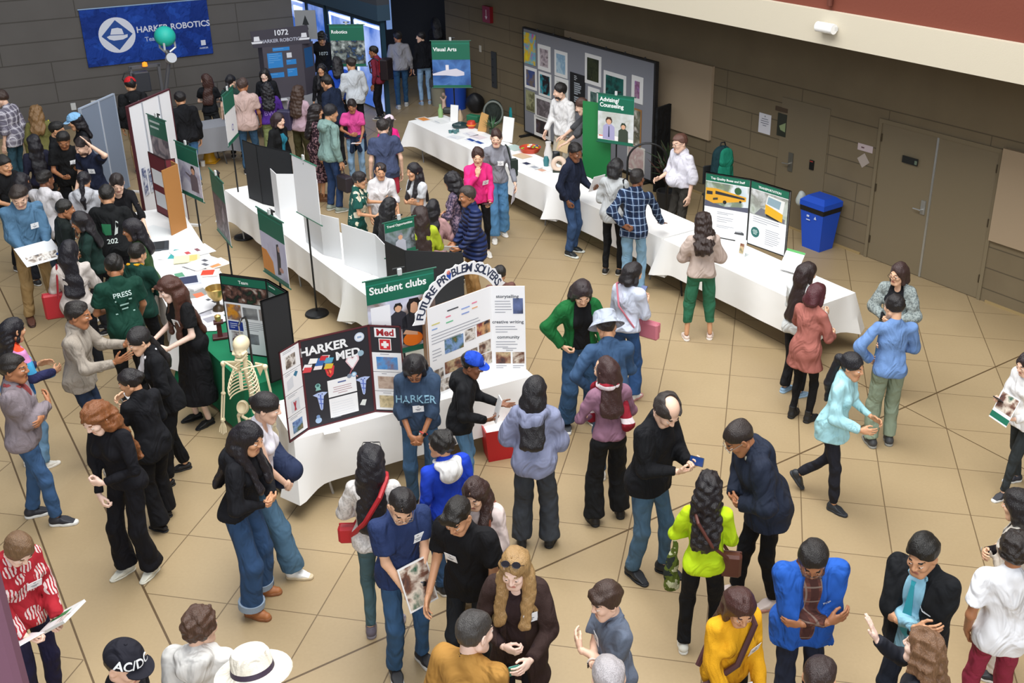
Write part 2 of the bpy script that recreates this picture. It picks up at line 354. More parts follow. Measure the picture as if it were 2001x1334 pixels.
def pose(q):
    """joints of one figure; q is its dictionary; everything in units of the 1.73 m figure"""
    L = math.radians(q.get('lean', 4)); fem = q.get('fem', 0)
    hips = V3(0, -.13 * math.sin(L), 0) + V3(*q.get('hips', (0, 0, 0)))
    hz = .92
    SL = math.radians(q.get('side', 0))
    B = roty(SL) @ rotx(-L)
    def T(x, y, z):
        p = V3(x, y, z)
        return hips + V3(0, 0, hz) + B @ (p - V3(0, 0, hz)) if z > hz else hips + p
    J = {'T': T, 'B': B, 'hips': hips}
    sw = .152 if fem else .175
    hy, hp = q.get('hd', (0, 12))
    Rh = B @ rotx(math.radians(L * 57.3 * .35)) @ rotz(-math.radians(hy)) @ rotx(-math.radians(hp)) @ roty(math.radians(q.get('tilt', 0)))
    pv = T(0, .0, 1.508); J['Rh'] = Rh; J['neck'] = pv; J['hc'] = pv + Rh @ V3(0, .024, .1); J['top'] = J['hc'] + Rh @ V3(0, -.01, .138)
    for sd, key in ((1, 'R'), (-1, 'L')):
        a = q.get('arm' + key, 'down')
        if isinstance(a, str): a = ARM[a]
        w, hint, fd, pn, shp = (tuple(a) + ARM['down'][len(a):]) if len(a) < 5 else a
        m = V3(sd, 1, 1)
        S = T(sd * sw, -.008, 1.395)
        W = V3(*w) * m
        W = T(*W) if w[2] > hz else hips + W + V3(0, .5 * math.sin(L) * (w[2] - .6), 0)
        hint = B @ (V3(*hint) * m); fd = unit(B @ (V3(*fd) * m)); pn = B @ (V3(*pn) * m)
        l1, l2 = .285, .255
        d = W - S; D = np.linalg.norm(d)
        if D > .995 * (l1 + l2): W = S + d / D * .995 * (l1 + l2); d = W - S; D = np.linalg.norm(d)
        u = d / D; c = (l1 * l1 + D * D - l2 * l2) / (2 * D); hh = math.sqrt(max(l1 * l1 - c * c, 0))
        n = hint - u * (hint @ u); E = S + u * c + unit(n) * hh
        if shp == 'relaxed' and isinstance(q.get('arm' + key, 'down'), str) and q.get('arm' + key, 'down') in ('down', 'swing', 'fore'):
            fd = unit(unit(W - E) + .25 * fd)
        pn = unit(pn - fd * (pn @ fd))
        J['arm' + key] = (S, E, W, fd, pn, shp)
    st = q.get('st', .1); wk = q.get('walk', 0.); kn = q.get('bend', 0)
    for sd, key in ((1, 'R'), (-1, 'L')):
        hj = hips + V3(sd * .088, 0, .9)
        f = q.get('foot' + key)
        yaw = sd * q.get('toe', 10)
        if f is None: A, pt = V3(sd * st, sd * wk * .5 + sd * q.get('step', .02), .085), 0
        else: A, pt = V3(*f[:3]), f[3]
        l1, l2 = .425, .402
        d = A - hj; D = np.linalg.norm(d)
        if D > .998 * (l1 + l2):
            D2 = .998 * (l1 + l2); hj = A - d / D * D2; d = A - hj; D = D2
        u = d / D; c = (l1 * l1 + D * D - l2 * l2) / (2 * D); hh = math.sqrt(max(l1 * l1 - c * c, 0))
        hint = V3(sd * .1, 1, 0); n = hint - u * (hint @ u); K = hj + u * c + unit(n) * hh
        J['leg' + key] = (hj, K, A, yaw, pt)
    return J
# ---------------------------------------------------------------- the setting
UW = V3(-.609, .793, 0); VW = V3(.793, .609, 0); BW = V3(4.14, 14.62, 0)       # right wall: direction, outward normal, origin at the door's left jamb
def wallpt(t, z, off=0.): return BW + UW * t + V3(0, 0, z) - VW * off
def floor_material():
    m = bpy.data.materials.new('polished_concrete_floor'); n, l, b = nodes(m)
    tx = n.new('ShaderNodeTexCoord'); sp = n.new('ShaderNodeSeparateXYZ'); l.new(tx.outputs['Object'], sp.inputs[0]); X, Y = sp.outputs[0], sp.outputs[1]
    c, s, T = math.cos(-.16399), math.sin(-.16399), .78038
    def lc(a, bb, k): return mth(n, l, 'ADD', mth(n, l, 'ADD', mth(n, l, 'MULTIPLY', X, a), mth(n, l, 'MULTIPLY', Y, bb)), k)
    u = lc(c / T, s / T, 1.1648); v = lc(-s / T, c / T, -16.0748)
    def near(q, w): return mth(n, l, 'LESS_THAN', mth(n, l, 'ABSOLUTE', q), w)
    def cell(q, w): return near(mth(n, l, 'SUBTRACT', mth(n, l, 'FRACT', mth(n, l, 'ADD', q, 100.5)), .5), w)
    up = mth(n, l, 'ADD', u, v); um = mth(n, l, 'SUBTRACT', u, v)
    grid = mth(n, l, 'MAXIMUM', cell(u, .007), cell(v, .0055))
    band = mth(n, l, 'MULTIPLY', mth(n, l, 'GREATER_THAN', up, -14.), mth(n, l, 'LESS_THAN', up, -12.93))
    grid = mth(n, l, 'MULTIPLY', grid, mth(n, l, 'SUBTRACT', 1., band))
    dg = mth(n, l, 'MAXIMUM', near(mth(n, l, 'ADD', up, 12.93), .016), near(mth(n, l, 'ADD', up, 13.98), .014))
    dg = mth(n, l, 'MAXIMUM', dg, mth(n, l, 'MAXIMUM', near(mth(n, l, 'SUBTRACT', up, 1.), .012), near(mth(n, l, 'SUBTRACT', um, 6.), .018)))
    joint = mth(n, l, 'MAXIMUM', mth(n, l, 'MULTIPLY', grid, .8), dg)
    def noise(sc, d, ds=0.):
        z = n.new('ShaderNodeTexNoise'); z.inputs['Scale'].default_value = sc; z.inputs['Detail'].default_value = d; z.inputs['Distortion'].default_value = ds; l.new(tx.outputs['Object'], z.inputs['Vector']); return z.outputs['Fac']
    big = noise(.55, 4, .6); fine = noise(38., 2)
    # each slab cast in a slightly different tone
    fl = n.new('ShaderNodeCombineXYZ'); l.new(mth(n, l, 'FLOOR', u), fl.inputs[0]); l.new(mth(n, l, 'FLOOR', v), fl.inputs[1]); wn = n.new('ShaderNodeTexWhiteNoise'); l.new(fl.outputs[0], wn.inputs['Vector'])
    col = mix(n, l, big, lin('9C8765'), lin('BAA581')); col = mix(n, l, mth(n, l, 'MULTIPLY', wn.outputs['Value'], .16), col, lin('86704C')); col = mix(n, l, mth(n, l, 'MULTIPLY', fine, .22), col, lin('7C6A4C'))
    col = mix(n, l, joint, col, lin('5C4930')); l.new(col, b.inputs['Base Color'])
    r = n.new('ShaderNodeMapRange'); r.inputs[3].default_value = .34; r.inputs[4].default_value = .55; l.new(big, r.inputs[0]); l.new(r.outputs[0], b.inputs['Roughness'])
    bp = n.new('ShaderNodeBump'); bp.inputs['Strength'].default_value = .25; bp.inputs['Distance'].default_value = .004; bp.invert = True; l.new(joint, bp.inputs['Height']); l.new(bp.outputs['Normal'], b.inputs['Normal'])
    return m
def wall_material(base, dark, name, z0=0.04, dz=.296, dx=1.62, up=2.27):
    """precast wall: long courses with recessed joints, plain above the string course"""
    m = bpy.data.materials.new(name); n, l, b = nodes(m); b.inputs['Roughness'].default_value = .8
    tx = n.new('ShaderNodeTexCoord'); sp = n.new('ShaderNodeSeparateXYZ'); l.new(tx.outputs['Object'], sp.inputs[0]); X, Y, Z = sp.outputs
    zz = mth(n, l, 'DIVIDE', mth(n, l, 'SUBTRACT', Z, z0), dz); fz = mth(n, l, 'FRACT', mth(n, l, 'ADD', zz, 100.))
    jz = mth(n, l, 'LESS_THAN', mth(n, l, 'ABSOLUTE', mth(n, l, 'SUBTRACT', fz, .5)), .028)
    row = mth(n, l, 'MULTIPLY', mth(n, l, 'FLOOR', mth(n, l, 'DIVIDE', mth(n, l, 'ADD', zz, .5), 2.)), .37)
    jx = mth(n, l, 'LESS_THAN', mth(n, l, 'ABSOLUTE', mth(n, l, 'SUBTRACT', mth(n, l, 'FRACT', mth(n, l, 'ADD', mth(n, l, 'DIVIDE', X, dx), mth(n, l, 'ADD', row, 100.3))), .5)), .004)
    j = mth(n, l, 'MULTIPLY', mth(n, l, 'MAXIMUM', jz, jx), mth(n, l, 'LESS_THAN', Z, up))
    nz = n.new('ShaderNodeTexNoise'); nz.inputs['Scale'].default_value = 1.6; nz.inputs['Detail'].default_value = 5; l.new(tx.outputs['Object'], nz.inputs['Vector'])
    col = mix(n, l, nz.outputs['Fac'], lin(base), lin(dark)); col = mix(n, l, mth(n, l, 'MULTIPLY', j, .55), col, lin('2E2A20')); l.new(col, b.inputs['Base Color'])
    bp = n.new('ShaderNodeBump'); bp.inputs['Strength'].default_value = .8; bp.inputs['Distance'].default_value = .012; bp.invert = True; l.new(j, bp.inputs['Height']); l.new(bp.outputs['Normal'], b.inputs['Normal'])
    return m
def struct(o): o['kind'] = 'structure'; return o
def wall_box(name, org, ux, t0, t1, z0, z1, th, m, parent=None):
    """a wall slab in its own frame: local x along the wall, y away from the room"""
    mb = MB(); mb.box(((t0 + t1) / 2, th / 2, (z0 + z1) / 2), (t1 - t0, th, z1 - z0), m); o = mb.build(name, parent)
    o.location = org; o.rotation_euler = (0, 0, math.atan2(ux[1], ux[0])); return o
mb = MB(); mb.box((0, 14, -.1), (40, 48, .2), floor_material()); struct(mb.build('floor'))
WM = wall_material('7F7259', '6C5F49', 'precast_wall')
UR = -UW                                                   # along the wall toward the right of the view; the room is on its +y side reversed below
def rw(name, t0, t1, z0, z1, m, th=.3, off=0.):           # a slab of the right wall between t0 < t1
    o = wall_box(name, tuple(BW - VW * off), UR, -t1, -t0, z0, z1, th, m); return o
struct(rw('wall_right', -9, -1.98, 0, 3.5, WM)); 
struct(rw('wall_right', .0, 12.05, 0, 3.5, WM)); struct(rw('wall_right', -1.98, 0, 2.12, 3.5, WM))
struct(rw('ceiling', -9, 12.05, 3.47, 3.62, mat('6E6654', .9), 2.0, 2.0))      # soffit of the upper floor
struct(rw('trim_1', -9, 14.5, 3.47, 3.87, mat('BFB7A4', .7, bump=.1), .12, 2.05))
struct(rw('wall_upper', -9, 14.5, 3.87, 6.6, mat('6C3424', .85, bump=.15, scale=30), .3, 1.95))
mb = MB()
for t in (-3.25, -.55): mb.tube([wallpt(t, 3.93, 1.99), wallpt(t, 6.5, 1.99)], .035, mat('5C2C1E', .7), 10)
struct(mb.build('trim_2'))
struct(rw('baseboard_right', 0.08, 12.05, 0, .035, mat('A08A5E', .8), .02, .02)); struct(rw('baseboard_right', -9, -2.06, 0, .035, mat('A08A5E', .8), .02, .02))
# string course and door frame
fr = struct(rw('door_1', -1.98, 0, 2.06, 2.12, mat('7C7058', .7), .1, .02))
def dpart(name, t0, t1, z0, z1, m, th=.05, off=0., parent=fr):
    o = rw(name, t0, t1, z0, z1, m, th, off); o.parent = parent; o.matrix_local = parent.matrix_basis.inverted() @ o.matrix_basis; return o
DM = mat('7C7059', .55, bump=.05); ST = mat('B9BCBB', .35, .7)
dpart('door_jamb', -.05, .0, 0, 2.06, mat('7C7058', .7), .1, .02); dpart('door_jamb', -1.98, -1.93, 0, 2.06, mat('7C7058', .7), .1, .02)
dl = dpart('door_leaf', -.975, -.055, .01, 2.055, DM); dr = dpart('door_leaf', -1.925, -1.005, .01, 2.055, DM)
dpart('steel_astragal', -1.005, -.975, .01, 2.055, ST, .03, .012)
mb = MB(); mb.box(wallpt(-.9, 1.03, .012), (.07, .02, .2), ST, rotz(math.atan2(UR[1], UR[0]))); mb.tube([wallpt(-.9, 1.0, .02), wallpt(-.9, 1.0, .07), wallpt(-.78, 1.0, .075)], .011, ST); h = mb.build('door_handle', fr); h.matrix_parent_inverse = fr.matrix_basis.inverted()
for t in (-.065, -1.915):
    for z in (.3, 1.1, 1.85):
        mb = MB(); mb.tube([wallpt(t, z - .055, .008), wallpt(t, z + .055, .008)], .011, mat('4A4030', .5, .5)); h = mb.build('hinge', fr); h.matrix_parent_inverse = fr.matrix_basis.inverted()
# the plain service door to the left, flush with the wall
s2 = struct(rw('door_2', .9, 1.86, .01, 2.06, mat('776B55', .6, bump=.05), .02, .012))
# back wall
CB = V3(-6.84, 24.47, 0); AB = math.atan2(VW[1], VW[0])
BM = wall_material('625F5C', '55524F', 'back_wall_precast', z0=-.05, dz=.42, dx=2.4, up=9.)
o = wall_box('wall_back', tuple(CB), VW, -12, 0, 0, 5.5, .35, BM); struct(o)
def backpt(k, z, off=0.): return CB - VW * k + V3(0, 0, z) + V3(.609, -.793, 0) * off
# glass storefront and shaded corridor behind
GP = V3(-4.43, 22.7, 0)
def gl(t, z, off=0.): return GP + UW * t + V3(0, 0, z) - VW * off
def blue_glass():
    m = bpy.data.materials.new('daylit_glass'); n, l, b = nodes(m); b.inputs['Roughness'].default_value = .12
    tx = n.new('ShaderNodeTexCoord'); nz = n.new('ShaderNodeTexNoise'); nz.inputs['Scale'].default_value = .9; nz.inputs['Detail'].default_value = 4; l.new(tx.outputs['Object'], nz.inputs['Vector'])
    r = n.new('ShaderNodeValToRGB'); e = r.color_ramp.elements; e[0].position = .42; e[0].color = lin('3A62B4'); e[1].position = .66; e[1].color = lin('B4C8F4'); l.new(nz.outputs['Fac'], r.inputs[0])
    l.new(r.outputs[0], b.inputs['Base Color']); l.new(r.outputs[0], b.inputs['Emission Color']); b.inputs['Emission Strength'].default_value = .75; return m
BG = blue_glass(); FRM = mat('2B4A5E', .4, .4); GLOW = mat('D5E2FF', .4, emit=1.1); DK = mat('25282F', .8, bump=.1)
AG = math.atan2(UR[1], UR[0])
def gbox(mb, t0, t1, z0, z1, m, th=.05, off=0.): mb.box((gl((t0 + t1) / 2, (z0 + z1) / 2, off)), (t1 - t0, th, z1 - z0), m, rotz(AG))
for i, (t0, t1) in enumerate(((.08, 1.38), (1.5, 2.7), (2.95, 3.9), (4.0, 5.4))):
    mb = MB(); gbox(mb, t0, t1, .05, 1.95, BG, .03); wnd = struct(mb.build('window_%d' % (i + 1)))
    mb = MB(); gbox(mb, t0 - .06, t1 + .06, 1.95, 2.07, FRM, .1); gbox(mb, t0 - .06, t0, 0, 1.95, FRM, .1); gbox(mb, t1, t1 + .06, 0, 1.95, FRM, .1); mb.build('window_frame', wnd)
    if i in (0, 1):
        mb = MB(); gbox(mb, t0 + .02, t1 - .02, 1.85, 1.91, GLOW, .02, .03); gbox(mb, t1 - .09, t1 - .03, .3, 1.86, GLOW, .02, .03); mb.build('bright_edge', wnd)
mb = MB(); gbox(mb, -.06, 6, 2.07, 2.4, mat('31495C', .6), .3); gbox(mb, -.06, 6, 2.4, 5.5, mat('3C4048', .8), .3); struct(mb.build('wall_storefront'))
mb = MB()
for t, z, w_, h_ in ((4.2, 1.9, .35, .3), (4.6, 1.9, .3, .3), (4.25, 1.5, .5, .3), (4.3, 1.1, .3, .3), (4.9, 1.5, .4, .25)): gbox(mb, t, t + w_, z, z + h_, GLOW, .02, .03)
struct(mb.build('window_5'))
o = wall_box('wall_corridor', tuple(GP + UW * 3.2 + VW * .0), VW, .0, 4.6, 0, 5.5, .2, DK); struct(o)
mb = MB(); p = GP + UW * 3.2 + VW * 1.75 + V3(.609, -.793, 0) * .02
mb.box(p + V3(0, 0, 2.1), (.14, .03, 1.7), mat('7E9CD0', .3, emit=.5), rotz(AB)); struct(mb.build('window_6'))
o = wall_box('wall_right_return', tuple(wallpt(12.05, 0)), VW, 0, .3, 0, 5.5, .2, WM); struct(o)
# balcony pillar close to the camera, bottom left
mb = MB(); mb.box((-1.29, 1.64, 3.1), (.3, .04, 6.2), mat('6E4A5C', .7, bump=.05), None, .01); tag(mb.build('pillar'), 'mauve painted pillar cutting into the bottom left corner', 'pillar')
# ---------------------------------------------------------------- people
SKIN = {'l': 'E8BFA6', 'a': 'E3B594', 't': 'CC9873', 'b': 'A8714E', 'd': '7E5138', 'p': 'EFCDBB'}
def skinm(c):
    k = ('sk', c)
    if k not in MATS:
        m = mat(SKIN[c], .5, name='skin_' + c, bump=.1, scale=90); b = m.node_tree.nodes['Principled BSDF']
        b.inputs['Subsurface Weight'].default_value = .0; MATS[k] = m
    return MATS[k]
HEADS = {}
def head_tmpl(res, fem):
    k = (res, fem)
    if k in HEADS: return HEADS[k]
    j = .93 if fem else 1.
    F = Field(res)
    F.ell((0, -.015, .03), (.074, .093, .087), k=.02).ell((0, .018, -.035), (.06 * j, .068, .079), k=.03)
    F.cap((-.016 * j, .062, -.1), (.016 * j, .062, -.1), .02, k=.03)
    for s in (-1, 1):
        F.cap((s * .055 * j, -.01, -.055), (s * .022, .055, -.098), .02, k=.03)
        F.ell((s * .037, .06, -.022), (.024, .026, .024), k=.02)
    F.cap((-.034, .078, .024), (.034, .078, .024), .009, k=.018)
    for s in (-1, 1): F.ell((s * .031, .1, .004), (.018, .017, .012), k=.012, op='s')
    F.cap((0, .086, .014), (0, .104, -.02), .008, .0105, k=.014)
    for s in (-1, 1): F.ell((s * .0105, .094, -.025), (.0085, .01, .008), k=.008)
    F.cap((-.018, .08, -.054), (.018, .08, -.054), .0075, k=.008).cap((-.015, .079, -.066), (.015, .079, -.066), .0085, k=.008)
    for s in (-1, 1):
        F.ell((s * .031, .08, .004), (.0125, .0125, .0118), k=.002)
        F.ell((s * .078, -.008, -.002), (.01, .021, .032), R=rotz(s * .35), k=.01).ell((s * .086, -.002, .003), (.006, .012, .018), k=.006, op='s')
    V, Q = F.mesh(); c = V[Q].mean(1); m = np.zeros(len(Q), int)
    ax = np.abs(c[:, 0])
    m[(np.hypot((c[:, 0]) / .024, (c[:, 2] + .06) / .0115) < 1) & (c[:, 1] > .078)] = 1          # lips
    m[(np.hypot((ax - .031) / .015, (c[:, 2] - .003) / .0056) < 1) & (c[:, 1] > .07)] = 2        # eyes
    m[(np.hypot((ax - .031) / .0062, (c[:, 2] - .003) / .0062) < 1) & (c[:, 1] > .075)] = 3      # irises
    m[(np.abs(ax - .034) < .0175) & (np.abs(c[:, 2] - .0325 + np.maximum(ax - .034, 0) * .3) < .003) & (c[:, 1] > .055)] = 4   # eyebrows
    HEADS[k] = (V, Q, m); return HEADS[k]
HANDS = {}
def hand_tmpl(res, shp):
    k = (res, shp)
    if k in HANDS: return HANDS[k]
    F = Field(res)
    F.cap((0, -.03, 0), (0, .01, 0), .027, .026, k=.02, sq=((0, 0, 1), .72)).cap((-.016, .03, 0), (-.018, .078, 0), .021, .017, k=.02, sq=((0, 0, 1), .62)).cap((.016, .03, 0), (.018, .07, -.002), .021, .016, k=.02, sq=((0, 0, 1), .62))
    b = {'flat': (.08, .06, .05), 'relaxed': (.35, .45, .3), 'grip': (.75, 1.0, .7)}[shp]
    for i, (x, y, ln) in enumerate(((-.031, .082, .078), (-.0105, .087, .086), (.0105, .084, .08), (.0305, .074, .062))):
        p = V3(x, y, 0); a = -.0; sp = (i - 1.5) * (.09 if shp == 'flat' else .03); r = (.0088, .009, .0086, .0076)[i]
        for q, fr in zip(b, (.46, .31, .23)):
            a += q * (1 + .07 * i); n = p + ln * fr * V3(math.sin(sp) * math.cos(a), math.cos(a) * math.cos(sp), -math.sin(a))
            F.cap(p, n, r, r * .93, k=.004); p = n; r *= .93
    t = {'flat': ((-.05, .035, -.006), (-.071, .062, -.008), (-.082, .085, -.008)), 'relaxed': ((-.044, .035, -.014), (-.055, .065, -.026), (-.052, .09, -.034)), 'grip': ((-.04, .035, -.02), (-.042, .066, -.037), (-.026, .088, -.045))}[shp]
    F.cap((-.02, .008, -.004), t[0], .016, .013, k=.014).cap(t[0], t[1], .0115, .0102, k=.004).cap(t[1], t[2], .0102, .0085, k=.004)
    HANDS[k] = F.mesh(); return HANDS[k]
SHOES = {}
def shoe_tmpl(res, st):
    if (res, st) in SHOES: return SHOES[(res, st)]
    U, S = Field(res), Field(res)
    w = {'sneaker': 1., 'boot': 1.05, 'flat': .85, 'slip': .95, 'sandal': 1., 'mary': .9}[st]
    zt = -.085
    U.cap((0, -.03, zt + .045), (0, .07, zt + .042), .042 * w, .041 * w, k=.03).cap((0, .07, zt + .035), (.004, .148, zt + .03), .042 * w, .034 * w, k=.03)
    if st in ('boot', 'sneaker', 'slip'): U.cap((0, -.022, zt + .06), (0, -.015, zt + (.17 if st == 'boot' else .1)), .041, .043 if st == 'boot' else .036, k=.03, flat=True)
    if st in ('flat', 'mary', 'sandal'): U.ell((0, .02, zt + .09), (.032, .075, .04), k=.01, op='s')
    U.plane((0, 0, zt + .02), (0, 0, -1)).plane((0, .03, zt + .085), (0, .45, 1)) if st not in ('boot',) else U.plane((0, 0, zt + .02), (0, 0, -1))
    S.cap((0, -.032, zt + .012), (.004, .15, zt + .012), .045 * w, .039 * w, k=.01).cap((0, .06, zt + .012), (.004, .1, zt + .012), .047 * w, k=.02)
    S.plane((0, 0, zt), (0, 0, -1)).plane((0, 0, zt + (.03 if st in ('sneaker', 'boot', 'sandal') else .018)), (0, 0, 1))
    SHOES[(res, st)] = (U.mesh(), S.mesh()); return SHOES[(res, st)]
LEGS = {'slim': (.078, .054, .043), 'straight': (.081, .062, .059), 'wide': (.088, .082, .096), 'flare': (.08, .062, .095), 'jogger': (.085, .066, .048), 'loose': (.088, .074, .076)}
LIVE = {}
def person(q):
    x, y, h, rz = q['at']; s = h / 1.75; fem = q.get('fem', 0); seed = q['seed']; rg = random.Random(seed)
    px = math.hypot(x, math.hypot(y, 4.4)) / 2050.; near = px < .0062
    gres = (min(.024, max(.0115, 2.3 * px)))/ s; hres = .0052 if near else (.0068 if px < .008 else .009)
    root = empty('person', (x, y, 0), rz, q['label'], q.get('cat', 'person'), 'visitors and students at the club fair')
    J = pose(q); T, B, Rh, hc = J['T'], J['B'], J['Rh'], J['hc']; bulk = q.get('bulk', 1.); sk = skinm(q.get('skin', 'a'))
    hst, hcol = q.get('hair', ('short', '1C1715')); hm = hairmat(hcol)
    # --- the body: one mesh (torso, neck, limbs, hands, head with face)
    f = .9 if fem else 1.
    F = Field(max(gres, .0125))
    F.ell(T(0, 0, 1.25), (.122 * f, .075, .16), B, k=.05).ell(T(0, 0, 1.06), (.105 * f, .07, .14), B, k=.05).ell(J['hips'] + V3(0, -.0, .93), (.115, .075, .09), k=.05)
    F.cap(T(0, -.012, 1.40), J['neck'] + Rh @ V3(0, -.01, .03), .056 * f, .052 * f, k=.03).cap(T(-.12 * f, -.005, 1.38), T(.12 * f, -.005, 1.38), .036 * f, k=.05)
    for K in 'RL':
        S, E, W, fd, pn, shp = J['arm' + K]; F.cap(S, E, .041 * f, .034 * f, k=.03).cap(E, W, .035 * f, .025 * f, k=.02)
        a, b, c, yw, pt = J['leg' + K]; F.cap(a, b, .062, .04, k=.02).cap(b, c, .042, .031, k=.02)
    V, Q = F.mesh(); parts = [(V, Q, 0)]
    HV, HQ, HM = head_tmpl(hres, fem); hs = 1.05 if fem else 1.09
    parts.append((HV * hs @ Rh.T + hc, HQ, HM))
    for K, sd in (('R', 1), ('L', -1)):
        S, E, W, fd, pn, shp = J['arm' + K]; v, qd = hand_tmpl(.0042 if near else .006, shp); v = v * (.93 if fem else 1.)
        if sd < 0: v = v * V3(-1, 1, 1); qd = qd[:, ::-1]
        Z = -pn; M = np.stack([np.cross(fd, Z), fd, Z], 1); parts.append((v @ M.T + W + fd * .018, qd, 0))
    lip = mat({'l': 'C97F74', 'a': 'BE7466', 't': 'AE6A5A', 'b': '8A4F42', 'd': '6A3A30', 'p': 'D08A80'}[q.get('skin', 'a')], .4, name='lips')
    meshobj('body', parts, [sk, lip, mat('E9E4DE', .3, name='eye_white'), mat('1B120D', .25, name='iris'), hm], root, s)
    # --- trousers, shorts, skirt
    bt = q.get('bot', ('straight', '2A3242')); fit = .012
    wz = 1.03
    if bt[0] in LEGS or bt[0] in ('shorts', 'crop'):
        rt, rk, ra = LEGS.get(bt[0], (.09, .08, .075)); F = Field(gres); hz = bt[2] if len(bt) > 2 else 0
        rt *= .97 + .03 * bulk
        F.ell(J['hips'] + V3(0, -.01, .95), (.148 * bulk, .104 * (.5 + .5 * bulk), .12), k=.03).ell(J['hips'] + V3(0, .0, 1.0), (.132 * bulk, .092 * bulk, .1), k=.04)
        for K in 'RL':
            a, b, c, yw, pt = J['leg' + K]; bk = V3(0, -.05, 0)
            F.ell(a + V3(0, -.03, .03), (.076, .078, .09), k=.03)
            if bt[0] == 'shorts': F.cap(a, a + (b - a) * .85, rt, .088, k=.012, flat=True)
            else:
                e = b + (c - b) * (.62 if bt[0] == 'crop' else .97); F.cap(a, b, rt, rk, k=.012).cap(b, e, rk, ra if bt[0] != 'crop' else .06, k=.03, flat=True)
        F.noise(.0045, 24, seed).noise(.003, 55, seed + 3).plane(T(0, 0, wz), B @ V3(0, 0, 1))
        v, qd = F.mesh()
        meshobj('shorts' if bt[0] == 'shorts' else 'jeans' if 'denim' in bt[1:] or (len(bt) > 1 and getattr(bt[1], 'name', '').startswith('cloth_denim')) else 'trousers', [(v, qd, 0)], [bt[1]], root, s)
        if len(bt) > 2 and bt[2]:
            mb = MB()
            for K in 'RL':
                a, b, c, yw, pt = J['leg' + K]; u = unit(c - b); e = b + (c - b) * .97
                mb.tube([(e - u * .055) * s, (e - u * .0) * s], [(ra + .008) * s] * 2, bt[2], 16)
            mb.build('turned_up_cuff', root, True)
    else:                                                    # skirt of a dress: a flared tube to the hem height
        F = Field(gres); hz = bt[2]; mid = (J['legR'][1] + J['legL'][1]) / 2
        F.ell(J['hips'] + V3(0, -.01, .95), (.165, .125, .12), k=.05).cap(J['hips'] + V3(0, -.005, .95), V3(mid[0], mid[1] * .6 - .01, hz), .15, bt[3] if len(bt) > 3 else .22, k=.06, flat=True, sq=((0, 1, 0), .8))
        F.noise(.008, 30, seed).plane(T(0, 0, wz), B @ V3(0, 0, 1)); v, qd = F.mesh(); meshobj('skirt', [(v, qd, 0)], [bt[1]], root, s)
    # --- shoes
    sh = q.get('shoe', ('sneaker', '26272B', 'D8D6D0')); mu = mat(sh[1], .55, name='shoe_upper'); ms = mat(sh[2], .6, name='shoe_sole')
    (uv, uq), (sv, sq) = shoe_tmpl(.006 if near else .011, sh[0])
    for K, sd in (('R', 1), ('L', -1)):
        a, b, c, yw, pt = J['leg' + K]; R = rotz(-math.radians(yw)) @ rotx(math.radians(pt)); fs = .9 if fem else 1.
        up = meshobj('shoe', [(uv * fs @ R.T + c + V3(0, 0, -.085 * (1 - fs)), uq, 0)], [mu], root, s)
        so = meshobj('sole', [(sv * fs @ R.T + c + V3(0, 0, -.085 * (1 - fs)), sq, 0)], [ms], up, s)
    # --- tops, inside to outside
    tops = q['top'] if isinstance(q['top'], list) else [q['top']]; bvh = None
    for ti, t in enumerate(tops):
        nm, m, o = t[0], t[1], (t[2] if len(t) > 2 else {})
        fit = o.get('fit', .018) * .62 + .011 * ti; hem = o.get('hem', .88); slv = o.get('slv', 3); F = Field(gres); fx = (.93 if fem else 1.) * bulk; fy = bulk
        F.ell(T(0, 0, 1.27), (.146 * fx + fit, .1 * fy + fit, .19), B, k=.05).ell(T(0, 0, 1.08), (.132 * fx + fit, .092 * fy + fit, .17), B, k=.06)
        F.ell(T(0, -.012, .95), (.155 * bulk + fit, .112 * (.5 + .5 * fy) + fit, .16), B, k=.06)
        if hem < .95:
            for sd in (-1, 1): F.ell(J['hips'] + V3(sd * .08, -.035, .92), (.084 + fit, .086 + fit, .1), k=.05)
        if q.get('belly'): F.ell(T(0, .05, 1.08), (.13 * fx, .12 * fy + q['belly'], .15), B, k=.06)
        if fem:
            for sd in (-1, 1): F.ell(T(sd * .068, .07 + fit * .5, 1.265), (.062, .058, .062), B, k=.04)
        if hem < .86: F.cap(T(0, -.01, .96), J['hips'] + V3(0, .0, hem), .142 * bulk + fit, o.get('flare', .165) * bulk + fit, k=.06, flat=True, sq=((0, 1, 0), .74))
        F.plane(T(0, 0, hem) if hem > .92 else J['hips'] + V3(0, 0, hem), B @ V3(0, 0, -1) if hem > .92 else (0, 0, -1))
        shx = .138 * (.88 if fem else 1.)
        F.cap(T(-shx, -.01, 1.375), T(shx, -.01, 1.375), .045 + fit, k=.05).cap(T(-.1, -.018, 1.405), T(0, -.02, 1.462), .03 + fit * .8, .048 + fit * .6, k=.04).cap(T(.1, -.018, 1.405), T(0, -.02, 1.462), .03 + fit * .8, .048 + fit * .6, k=.04)
        af = (.9 if fem else 1.) * (.6 + .4 * bulk)
        for K in 'RL':
            S, E, W, fd, pn, shp = J['arm' + K]; sl = o.get('slv' + K, slv)
            r1, r2, r3 = .048 * af + fit, .041 * af + fit, .031 * af + fit * o.get('cuff', .7)
            if sl == 0: continue
            if sl == 1: F.cap(S, S + (E - S) * .68, r1 + .004, r1 + .006, k=.04, flat=True)
            elif sl == 2: F.cap(S, E, r1, r2, k=.04).cap(E, E + (W - E) * .3, r2, r2 - .002, k=.03, flat=True)
            else: F.cap(S, E, r1, r2 + o.get('puff', 0), k=.035).cap(E, E + (W - E) * .96, r2 + o.get('puff', 0), r3, k=.03, flat=True)
        col = o.get('col', '')
